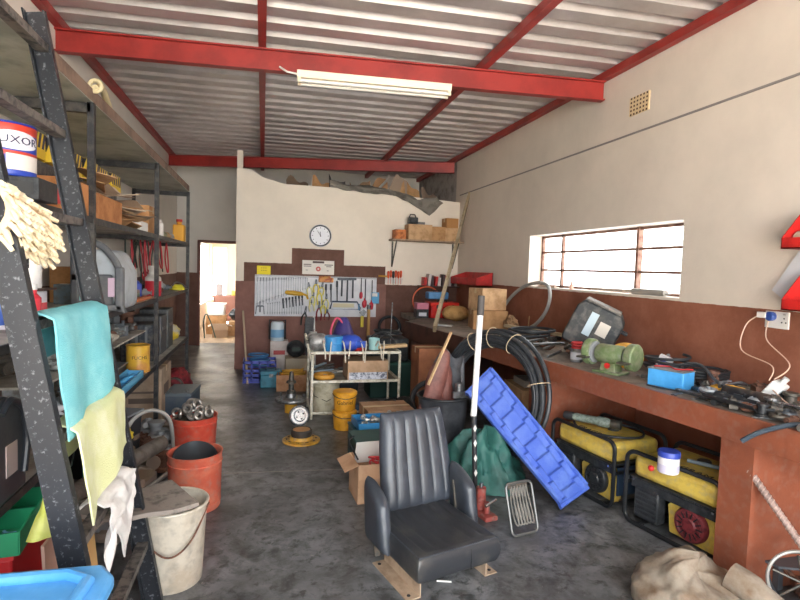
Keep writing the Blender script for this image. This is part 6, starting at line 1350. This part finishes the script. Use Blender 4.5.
text(t, 'FUCHS', .04, ink, (0, 0, .125), (0, 0, .25), bend=.0915); q = MB(); q.box((0, 0, 0), (.001, .001, .001))
t = thing('blue_tray', 'long light blue shallow plastic tray on the lower shelf front', 'tray', (-1.0, 4.1, z)); q = MB(); q.box((0, 0, .006), (.12, .9, .012)); q.box((-.056, 0, .035), (.008, .9, .06)); q.box((.056, 0, .03), (.008, .9, .05)); q.box((0, .446, .03), (.12, .008, .05)); q.box((0, -.446, .03), (.12, .008, .05)); q.build('tray_body', mh('69b4dc', .4), t)
q = MB(); q.tube(spl([(0, -.38, .018), (.01, -.2, .05), (-.02, 0, .03), (.02, .2, .05), (0, .38, .018)], 6), .02); one('blue_wrap', q, mh('4fa8e0', .4), 'twisted bright blue plastic wrap lying in the shallow tray', 'wrapping', (-1.0, 4.1, z+.0))
q = MB(); q.bar((0, -.5, .1), (0, .5, .10), .17, .008); one('steel_sheet', q, mh('9ea6ac', .4, .5), 'narrow grey steel sheet tilted behind the blue tray', 'sheet', (-1.16, 4.15, z+.0), (0, .0, 0))
t = thing('black_crate', 'black plastic crate at the back of the lower shelf under half deck', 'crate', (-1.38, 4.4, z)); q = MB(); q.box((0, 0, .1), (.28, .5, .2), taper=1.05); q.build('crate_body', blk, t, bev=.01); q = MB(); q.box((0, 0, .205), (.31, .53, .02)); q.build('rim', blk, t)
q = MB(); q.blob((0, 0, .05), (.09, .1, .05), .3, 3, 4); one('white_rag', q, mh('c9ced4', .8), 'crumpled pale rag on the lower shelf behind the steel sheet', 'rag', (-1.19, 3.45, z))
for i in range(3):
    t = thing('steel_toolbox', ('first', 'middle', 'farthest')[i]+' of three upright dark steel cases beyond the yellow tin on lower shelf', 'case', (-1.14, 5.38+.38*i, z)); q = MB(); q.box((0, 0, .17+.02*i), (.28, .30, .34+.04*i)); q.build('case_body', mh(('3a3f48', '55585c', '4a4e50')[i], .45, .3, '6a6a68', sc_=20), t, bev=.01)
    q = MB(); [q.box((-.08+.08*k, -.152, .2), (.02, .006, .24)) for k in range(3)]; q.build('rib', mh('7a7d80', .4, .4), t); q = MB(); q.box((0.142, 0, .25), (.006, .2, .03)); q.build('latch', steel, t)
# --- on the floor below the shelving
def fl_(px, py): p = onz(px, py); return (p.x, p.y, 0)
t = carton('cardboard_box', 'large printed brown carton on the floor under the far lower shelf', (-1.14, 5.62, 0), (.38, .5, .52), 0, mh('b59e88', .8, 0, 'a08a74', sc_=5))
q = MB(); q.box((.02, -.251, .3), (.2, .002, .02)); q.box((.02, -.251, .22), (.24, .002, .05)); q.box((.191, -.02, .3), (.002, .25, .1)); q.build('printing', mh('6a5a50', .7), t)
t = thing('battery', 'blue-grey car battery on the floor beside the shelving end', 'battery', (-.82, 5.75, 0), (0, 0, -.1)); q = MB(); q.box((0, 0, .11), (.26, .42, .22)); q.build('battery_case', mh('4c5a6a', .5, 0, '5c6670', sc_=8), t, bev=.01); q = MB(); q.box((0, 0, .23), (.27, .43, .03)); q.build('lid', mh('6d7880', .5), t); q = MB(); q.cyl((-.08, -.15, .245), (-.08, -.15, .27), .015); q.cyl((.08, -.15, .245), (.08, -.15, .27), .015); q.build('terminal', steel, t)
t = thing('red_engine', 'small red engine on the floor at the far end of shelving', 'engine', (-.98, 6.45, 0)); q = MB(); q.blob((0, 0, .17), (.16, .16, .16), .2, 3, 2); q.cyl((0, -.15, .16), (0, -.2, .16), .1); q.box((0, 0, .03), (.26, .26, .06)); q.build('engine_body', mh('8e2c34', .5, 0, '5a1d22', sc_=20), t); q = MB(); q.torus((0, -.205, .16), .09, .012, (0, 1, 0)); q.build('pulley', dsteel, t)
t = thing('plastic_bag', 'yellow and white plastic packet on lower shelf, far end', 'packet', (-1.12, 6.62, DZ[0])); q = MB(); q.blob((0, 0, .1), (.14, .16, .11), .25, 3, 7); q.build('bag_body', mh('c9c4b4', .5, 0, 'e0c43a', sc_=5, lo=.48, hi=.55), t)
t = thing('green_canister', 'green plastic canister on the floor beneath the blue tray', 'canister', (-1.02, 3.72, 0), (0, 0, .2)); q = MB(); q.box((0, 0, .17), (.2, .16, .34)); q.build('canister_body', mh('2c9a78', .45), t, bev=.03); q = MB(); q.cyl((.03, 0, .34), (.03, 0, .38), .025); q.build('cap', white, t); q = MB(); q.tube([(-.07, 0, .34), (-.06, 0, .37), (.0, 0, .37), (0, 0, .34)], .01); q.build('handle', mh('2c9a78', .45), t)
t = thing('black_crate', 'black plastic crate with white edging on the floor under the shelf', 'crate', (-1.22, 4.3, 0), (0, 0, -.3)); q = MB(); q.box((0, 0, .18), (.4, .5, .36), taper=1.08); q.build('crate_body', mh('33373c', .5), t, bev=.01); q = MB(); [q.bar((-.2+.1*k, -.26, .1), (-.15+.1*k, -.272, .32), .012, .004) for k in range(5)]; q.box((0, 0, .37), (.45, .55, .015)); q.build('edging', mh('8f9499', .5), t)
lab = 'rusty engine scrap in the floor heap between shelving and red buckets'
k = 0
for i in range(30):
    y = 3.05+i*.07; x = -.98+.30*((i*5) % 4)/3-.05
    if y < 3.9: x = -1.02+.10*(i % 3)
    junk('engine_scrap', mix[(i*2+1) % 6] if i % 3 else rust, lab, 'scrap', (x+(0 if y < 4.6 else .04), y, .0+.09*((i*3) % 3)), .14+.035*(i % 3), i, 'engine scrap heaped on the floor by the shelving')
q = MB(); q.tube(spl([(-.98, 4.0, .25), (-.9, 4.05, .42), (-.78, 4.12, .46), (-.68, 4.18, .36), (-.66, 4.2, .1)], 8), .014, n=10); one('bent_tube', q, mh('a8a6a2', .4, .4), 'grey tube bent in an arch over the floor heap before bucket', 'tube')
q = MB(); q.blob((0, 0, .06), (.07, .06, .06), .15, 3, 1); one('yellow_ball', q, mh('dcc22c', .4), 'bright yellow plastic knob in the floor heap under the grey arch', 'knob', (-.93, 3.86, .30))
q = MB(); q.box((0, 0, .1), (.1, .06, .2)); one('red_bottle', q, mh('c8485c', .4), 'faded red bottle on the floor heap right of the green canister', 'bottle', (-.97, 3.55, .2), (0, .3, 0), bev=.015)
for i, (a, b_, r_, m_k, lb) in enumerate((((-1.0, 2.75, .36), (-.68, 3.85, .30), .05, mh('6d655e', .6, .2, '50483f', sc_=9), 'thick dark grey pipe lying on heap behind the lidded pail'), ((-.78, 2.75, .26), (-.62, 3.7, .14), .014, mh('a9a59e', .4, .5), 'thin bright steel rod on the floor left of near red bucket'), ((-.72, 2.8, .14), (-.6, 3.5, .06), .018, mh('8d8880', .5, .4), 'thin dull steel rod lowest beside the near red bucket'))):
    q = MB(); q.cyl(a, b_, r_, n=16); one('steel_pipe', q, m_k, lb, 'pipe')
q = MB(); q.bar((-.92, 2.7, .2), (-.72, 3.6, .2), .1, .03); one('timber_batten', q, mh('7d6a55', .8), 'dark timber length under the pipes behind the pail', 'timber')
# --- red buckets
def bucket(label, loc, r, h, mt, name='metal_bucket', taper=.9, wall=.006, bands=True):
    t = thing(name, label, 'bucket', loc); q = MB(); q.lathe([(0, 0), (r*taper, 0), (r*taper+.004, .006), (r, h-.01), (r+.006, h), (r-.002, h), (r-wall, h-.012), (r*taper-wall, .012), (0, .012)], n=40); q.build('bucket_body', mt, t)
    if bands:
        for z_ in (h*.83, h*.12): q = MB(); rr_ = r*taper+(r-r*taper)*z_/h; q.torus((0, 0, z_), rr_+.001, .005, n=40, k=6); q.build('rib', mt, t)
    return t
rb = mat('bucket_red', hx('cf4a38'), .4, 0, hx('d8604a'), sc_=6, dirt=.35); rb2 = mat('bucket_orange', hx('c25a44'), .5, 0, hx('ce7259'), sc_=8, dirt=.5)
b1 = bucket('bright red metal bucket filled with steel parts, farther of two red', (-.56, 4.58, 0), .18, .29, rb)
lab = 'loose steel bearing or link in the farther red bucket'
pr_ = MB(); pr_.torus((0, 0, .0), .03, .012, n=14, k=6); o0 = tag(pr_.build('metal_link', mh('9a948c', .4, .7)), lab, 'part', 'steel parts in the farther red bucket')
for i in range(18):
    o = o0 if i == 0 else o0.copy()
    if i: COL.objects.link(o)
    a = rnd.uniform(0, 2*PI); r_ = .14*math.sqrt((i+.5)/18); a = i*2.4; o.location = (-.56+r_*math.cos(a), 4.58+r_*math.sin(a), .25+.075*(1-(r_/.14)**2)+rnd.uniform(0, .02)); o.rotation_euler = (rnd.uniform(0, 3), rnd.uniform(0, 3), 0)
q = MB(); q.lathe([(0, .2), (.158, .21), (.15, .265), (.07, .285), (0, .295)]); one('metal_filings', q, dsteel, 'heap of small dark steel bits filling the farther red bucket', 'metal scraps', (-.56, 4.58, 0), kind=None) if False else tag(q.build('metal_bits', dsteel, None, (-.56, 4.58, 0)), 'heap of small dark steel bits filling the farther red bucket', 'metal scraps', kind='stuff')
b2 = bucket('faded orange-red metal bucket with dark sheet inside, nearer of two red', (-.42, 3.50, 0), .162, .355, rb2, taper=.93)
q = MB(); q.grid(lambda u, v: ((.135-.0*v)*math.cos(PI*.05+PI*1.0*u), .125*math.sin(PI*.05+PI*1.0*u), .05+v*(.27+.06*math.sin(PI*u))), 24, 8, .005); one('curved_sheet', q, mh('5f6468', .35, .7), 'curved dark metal sheet standing inside the nearer red bucket', 'sheet', (-.42, 3.50, 0))
# --- pail and slab
pb = mat('pail_white', hx('c9c0b0'), .5, 0, hx('b3a592'), sc_=5, dirt=.7)
t = bucket('large dirty off-white plastic pail with wire handle beside the ladder', (-.425, 2.69, 0), .16, .39, pb, 'plastic_pail', .85, bands=False)
q = MB(); q.torus((0, 0, .385), .162, .008, n=40); q.build('rim', pb, t); q = MB(); q.tube(spl([(-.168, 0, .37), (-.12, -.13, .3), (0, -.175, .2), (.1, -.15, .25), (.168, 0, .37)], 8), .0045); q.build('handle', rust, t)
sa, sb_, sc2, sd_ = onz(118, 502, .41), onz(172, 484, .43), onz(199, 507, .43), onz(138, 545, .43)
sd_ = V((min(sd_.x, -.58), 2.42, .42)); sa = V((-.95, 2.62, .40))
q = MB(); q.grid(lambda u, v: tuple(sa.lerp(sb_, u).lerp(sd_.lerp(sc2, u), v)+V((0, 0, .006*math.sin(7*u)))), 8, 8, .02); one('fibre_board', q, mat('slab', hx('8a8078'), .9, 0, hx('615a54'), sc_=9, lo=.5, hi=.62, bump=.3), 'flat dirty grey board lying across the off-white pail', 'board')
# --- ladder
KX = .18; lx = lambda z: -.472-KX*z
lm = mat('ladder_steel', hx('1d2026'), .4, 0, hx('85868a'), sc_=55, lo=.57, hi=.75)
t = thing('steel_ladder', 'black paint-spattered steel ladder leaning against the left shelving', 'ladder', (-.472, 2.15, 0))
def LL(x, y, z): return (x+.472, y-2.15, z)
LT = 2.54
for y, s_ in ((1.81, 1), (2.52, -1)):
    q = MB(); q.bar(LL(lx(0), y, 0), LL(lx(LT), y, LT), .008, .078, (1, 0, 0)); q.bar(LL(lx(0)+.037, y+s_*.017, 0), LL(lx(LT)+.037, y+s_*.017, LT), .03, .006, (1, 0, 0)); q.bar(LL(lx(0)-.037, y+s_*.017, 0), LL(lx(LT)-.037, y+s_*.017, LT), .03, .006, (1, 0, 0)); q.build('stringer', lm, t, sm=0)
rz_ = [.27, .62, .97, 1.335, 1.70, 2.06, 2.40]
rgm = mh('77706a', .55, .3, '3b3a3a', sc_=25)
for z in rz_: q = MB(); q.bar(LL(lx(z), 1.81, z), LL(lx(z), 2.52, z), .045, .03); q.build('rung', rgm, t, sm=0)
# towels over rungs
def cloth(y0, y1, zr, l0, l1, back, mtr, name, label, seed, wav=.012, cat='towel'):
    """cloth folded over a rung: front drop l0 at y0 end, l1 at the y1 end"""
    def g(u, v):
        y = y0+(y1-y0)*u; L = l0+(l1-l0)*u; tot = L+back; s_ = v*tot
        w_ = wav*math.sin(u*9+seed)*min(1, abs(s_-back)*4)+.5*wav*noise.noise(V((u*5, v*6, seed)))
        if s_ < back: return (lx(zr)-.036-.0-abs(w_)*.5, y, zr+.02-(back-s_))
        d_ = s_-back
        if d_ < .07: a = d_/.07*PI; return (lx(zr)-.034*math.cos(a)+.0, y, zr+.02+.012*math.sin(a))
        d_ -= .07; return (lx(zr)+.031+KX*d_*.55+.012+w_+.01, y+.03*math.sin(d_*5+seed)*(u-.5), zr+.02-d_)
    q = MB(); q.grid(g, 26, 40, .006); return one(name, q, mtr, label, cat, sm=80)
terry = lambda n_, c_, c2: mat(n_, hx(c_), .95, 0, hx(c2), sc_=8, bump=.6, bsc=260, spec=.2)
cloth(1.90, 2.465, 1.335, .47, .40, .16, terry('turq', '84d3dd', '97dde4'), 'hand_towel', 'turquoise towel folded over a ladder rung', .5)
cloth(1.90, 2.47, .97, .40, .30, .16, terry('pale_yel', 'e6ebb4', 'eff3cc'), 'hand_towel', 'pale yellow towel folded over the rung below the turquoise towel', 2.2)
q = MB(); ca_ = ony(46, 491, 1.93); cb_ = ony(43, 541, 1.93); cw_ = .045
q.grid(lambda u, v: (ca_.x+(cb_.x-ca_.x)*v+(u-.5)*2*cw_*(v*.95+.06), 1.93+.015*math.sin(u*6+v*3), ca_.z+(cb_.z-ca_.z)*v+.01*math.sin(u*3.1)*v), 10, 16, .006); one('yellow_cloth', q, terry('limecloth', 'c9cf62', 'd9dc84'), 'lime yellow cloth hanging in a point behind the near ladder stringer', 'cloth', sm=80)
def rag(u, v):
    y = 2.02+.36*u; d_ = v*.42-.12; w_ = .03*noise.noise(V((u*5, v*5, 3)))
    L = d_*(1-.55*abs(math.sin(u*4.2)))if d_ > 0 else d_
    return (lx(.62)+.045+w_+.02*abs(d_), y+.05*math.sin(v*4), .66-max(0, L)+min(0, d_)*.0) if d_ > 0 else (lx(.62)-.04+(.085)*(1+d_/.12), y, .665+w_*.5+.02*math.sin((1+d_/.12)*PI))
q = MB(); q.grid(rag, 24, 30, .006); one('white_rag', q, terry('ragw', 'e6e2df', 'f1efec'), 'torn white rag draped over the low ladder rung', 'rag', sm=80)
# noodle duster
t = thing('noodle_duster', 'cream microfibre noodle mop head hooked on the ladder above the towels', 'duster', (0, 0, 0)); 
dc = V((lx(1.72)+.0, 1.94, 1.685)); nd = terry('noodle', 'efdcb9', 'f6e8cd')
q = MB(); q.grid(lambda u, v: (dc.x+.045*math.sin(PI*v), dc.y-.16+.32*u, dc.z+.08-.16*v-.06*u), 8, 8, .02); q.build('duster_backing', mh('dcc49c', .9), t)
q = MB(); rr2 = random.Random(3)
for i in range(15):
    for j in range(9):
        u, v = (i+.5)/15, (j+.5)/9; b_ = V((dc.x+.045*math.sin(PI*v)+.01, dc.y-.16+.32*u, dc.z+.08-.16*v-.06*u))
        d_ = V((.036+rr2.uniform(-.01, .01), rr2.uniform(-.03, .03)+(.02 if u > .9 else -.02 if u < .1 else 0), -.02-.03*v)); d_ += V((0, 0, .02)) if v < .2 else V((0, 0, 0))
        q.tube([b_, b_+d_*.5+V((0, 0, .006)), b_+d_], [.0085, .009, .0065], n=6)
o = q.build('noodle_pile', nd, t); o['kind'] = 'stuff'
q = MB(); q.box((dc.x-.03, dc.y+.06, dc.z-.13), (.02, .22, .07)); q.build('mop_plate', blk, t, bev=.005)
q = MB(); q.box((dc.x+.0, dc.y-.19, dc.z+.03), (.03, .05, .12)); q.build('red_edge', redp, t, bev=.005)
# --- left foreground containers
t = thing('grey_canister', 'black plastic oil canister with moulded handle on the lower shelf, left edge', 'canister', (-1.02, 2.25, DZ[0])); q = MB()
q.prism([(-.14, 0), (.15, 0), (.16, .02), (.16, .2), (.10, .36), (.02, .40), (-.14, .40)], -.09, .09, 'yz'); 
q.build('canister_body', mh('34373c', .4, 0, '44474c', sc_=8), t, bev=.02)
q = MB(); q.tube(spl([(.092+.0, -.06, .35), (.10, .0, .39), (.10, .1, .33), (.1, .13, .2), (.1, .1, .08)], 6), .014, n=10); q.build('handle', mh('2c2e33', .35), t); q = MB(); q.box((.091, .02, .16), (.004, .09, .12)); q.build('label_patch', mh('b8a4a0', .5), t); q = MB(); q.cyl((0, -.08, .40), (0, -.08, .44), .03); q.build('cap', redp, t)
t = thing('parts_crate', 'red plastic crate at floor level under the left shelf', 'crate', (-1.16, 2.5, 0)); q = MB(); q.box((0, 0, .2), (.46, .5, .4), taper=1.04); q.build('crate_body', mh('c8262c', .4), t, bev=.01); q = MB(); q.box((0, 0, .41), (.5, .54, .02)); q.build('rim', mh('d8343a', .4), t)
t = thing('parts_tray', 'green plastic tray of small parts on the red crate', 'tray', (-1.1, 2.42, .421), (0, 0, .1)); gt = mh('2b9c6c', .4); q = MB(); q.box((0, 0, .005), (.38, .44, .01)); [q.box((s_*.19, 0, .045), (.008, .44, .09)) for s_ in (-1, 1)]; [q.box((0, s_*.22, .045), (.38, .008, .09)) for s_ in (-1, 0, 1)]; q.build('tray_body', gt, t)
for i in range(8): junk('small_part', mix[i % 6] if i != 3 else mh('7fb0d8', .4), 'small part lying in the green tray', 'part', (-1.22+.09*(i % 4), 2.31+.2*(i//4), .434), .055, i, 'small parts in the green tray')
bl2 = mat('blue_plastic', hx('5fa8e4'), .35, 0, hx('4b97d8'), sc_=5)
t = thing('blue_container', 'large light blue plastic container with recessed lid in the lower left foreground', 'container', (-.675, 1.44, 0), (0, 0, -.02))
q = MB(); q.box((0, 0, .31), (.46, .40, .62), taper=1.06); q.build('container_body', bl2, t, bev=.03)
q = MB(); q.prism([(-.25, -.22), (.25, -.22), (.27, -.16), (.27, .16), (.22, .23), (-.22, .23), (-.27, .16), (-.27, -.16)], .62, .66, 'xy'); 
q.build('lid', bl2, t, bev=.012)
q = MB(); q.tube([(-.20, -.15, .665), (.2, -.15, .665), (.21, .13, .665), (.15, .17, .665), (-.15, .17, .665), (-.21, .13, .665)], .018, True, n=10); q.build('lid_ridge', bl2, t)
q = MB(); q.box((0, .0, .662), (.24, .08, .008)); q.build('handle_recess', mh('2c5a94', .5), t, bev=.003)
t = thing('wood_offcut', 'brown timber offcut and rag standing between ladder and container', 'timber', (-.60, 2.14, 0)); q = MB(); q.bar((0, 0, 0), (-.08, .1, .5), .07, .03); q.build('timber_piece', mh('a07c4c', .75), t)
t = thing('cardboard_piece', 'pinkish cardboard sheet standing behind low ladder rung', 'cardboard', (-.70, 2.1, 0)); q = MB(); q.bar((0, 0, 0), (-.03, 0, .56), .2, .01, (1, 0, 0)); q.build('card_sheet', mh('c9a596', .8), t)
for i in range(5): junk('loose_part', mix[(i*2) % 6], 'loose dusty part on the floor between the ladder and crates', 'part', (-.75+.12*(i % 2), 2.2+.09*i, 0), .13, i+2, 'loose parts behind the ladder foot')

# --- loose workshop parts over the bench top
lab = 'small greasy part in the loose clutter covering the bench top'
for i in range(34):
    px, py = ((700+3.9*i, 378+1.6*i*.6+9*((i*3) % 4)) if i < 24 else (512+6.5*(i-24), 338+3*((i*3) % 4)))
    p = onz(px, py, BZ); x = min(p.x, 2.84)
    if x < bx_front(p.y)+.07: x = bx_front(p.y)+.07
    junk('bench_part', (steel, dsteel, mh('4a4f55', .45, .3), rust, mh('9aa0a6', .4, .5), blk)[(i*5) % 6], lab, 'part', (x, p.y, BZ+.002), .055+.014*(i % 4), i*3+1, 'loose parts over the bench top')
# ================================================================ settle: lift what sinks into its support
from mathutils.bvhtree import BVHTree
bpy.context.view_layer.update()
FIX = {'workbench', 'steel_shelving', 'tool_trolley', 'tool_board', 'wall_shelf', 'steel_ladder', 'pipe_coil', 'traction_ramp', 'generator', 'tarpaulin', 'hand_towel', 'white_rag', 'noodle_duster', 'wooden_plank', 'wall_socket', 'plug', 'flex_lead', 'ceiling_light', 'vehicle_seat', 'leather_chaps', 'rubber_sheet', 'broomstick'}
PILE = {'bench_part': .05, 'metal_link': .07, 'engine_scrap': .14, 'metal_part': .05, 'workshop_part': .05, 'cardboard_scrap': .09, 'short_lead': .06, 'hand_clamp': .05, 'machine_part': .05, 'cast_fitting': .04, 'spanner': .04, 'socket_nut': .04, 'power_cable': .05, 'rubber_hose': .05, 'scrap_metal': .08, 'small_part': .04}
import re as _re
def stem_(n): return _re.sub(r'[.][0-9]+$', '', n)
def tree(o):
    vs = []; ps = []
    for m in [o]+list(o.children_recursive):
        if m.type != 'MESH': continue
        mw = m.matrix_world; b0 = len(vs); vs += [mw @ v.co for v in m.data.vertices]; ps += [tuple(b0+i for i in p.vertices) for p in m.data.polygons]
    return vs, ps
tops = []
for o in COL.objects:
    if o.parent or 'label' not in o: continue
    vs, ps = tree(o)
    if not ps: continue
    lo = [min(v[i] for v in vs) for i in range(3)]; hi = [max(v[i] for v in vs) for i in range(3)]
    tops.append([o, vs, ps, lo, hi, None])
tops.sort(key=lambda r: (stem_(r[0].name) not in FIX, round(r[3][2], 3)))
done = []
def hits(r, d):
    lo = [r[3][i]+d[i] for i in range(3)]; hi = [r[4][i]+d[i] for i in range(3)]; n_ = 0; t = None
    for s_ in done:
        if any(min(hi[i], s_[4][i])-max(lo[i], s_[3][i]) <= 0 for i in range(3)): continue
        if t is None: dv = V(d); t = BVHTree.FromPolygons([v+dv for v in r[1]], r[2])
        if s_[5] is None: s_[5] = BVHTree.FromPolygons(s_[1], s_[2])
        if t.overlap(s_[5]): n_ += 1
    return n_
for r in tops:
    nm = stem_(r[0].name)
    if nm not in FIX:
        h0 = hits(r, (0, 0, 0))
        if h0:
            wall_ = r[3][1] > 7.6
            mx_ = PILE.get(nm, .024); best = (h0, (0, 0, 0)); k = .002
            while k <= mx_:
                for d in (((0, -k, 0), (0, 0, k)) if wall_ else ((0, 0, k), (.5*k, 0, .6*k), (-.5*k, 0, .6*k), (0, .7*k, .5*k), (0, -.7*k, .5*k)) if nm in PILE else ((0, 0, k),)):
                    h = hits(r, d)
                    if h < best[0]: best = (h, d)
                    if h == 0: break
                if best[0] == 0: break
                k *= 1.45
            d = V(best[1])
            if d.length:
                r[0].location = r[0].location+d; r[1] = [v+d for v in r[1]]
                r[3] = [r[3][i]+d[i] for i in range(3)]; r[4] = [r[4][i]+d[i] for i in range(3)]
    done.append(r)
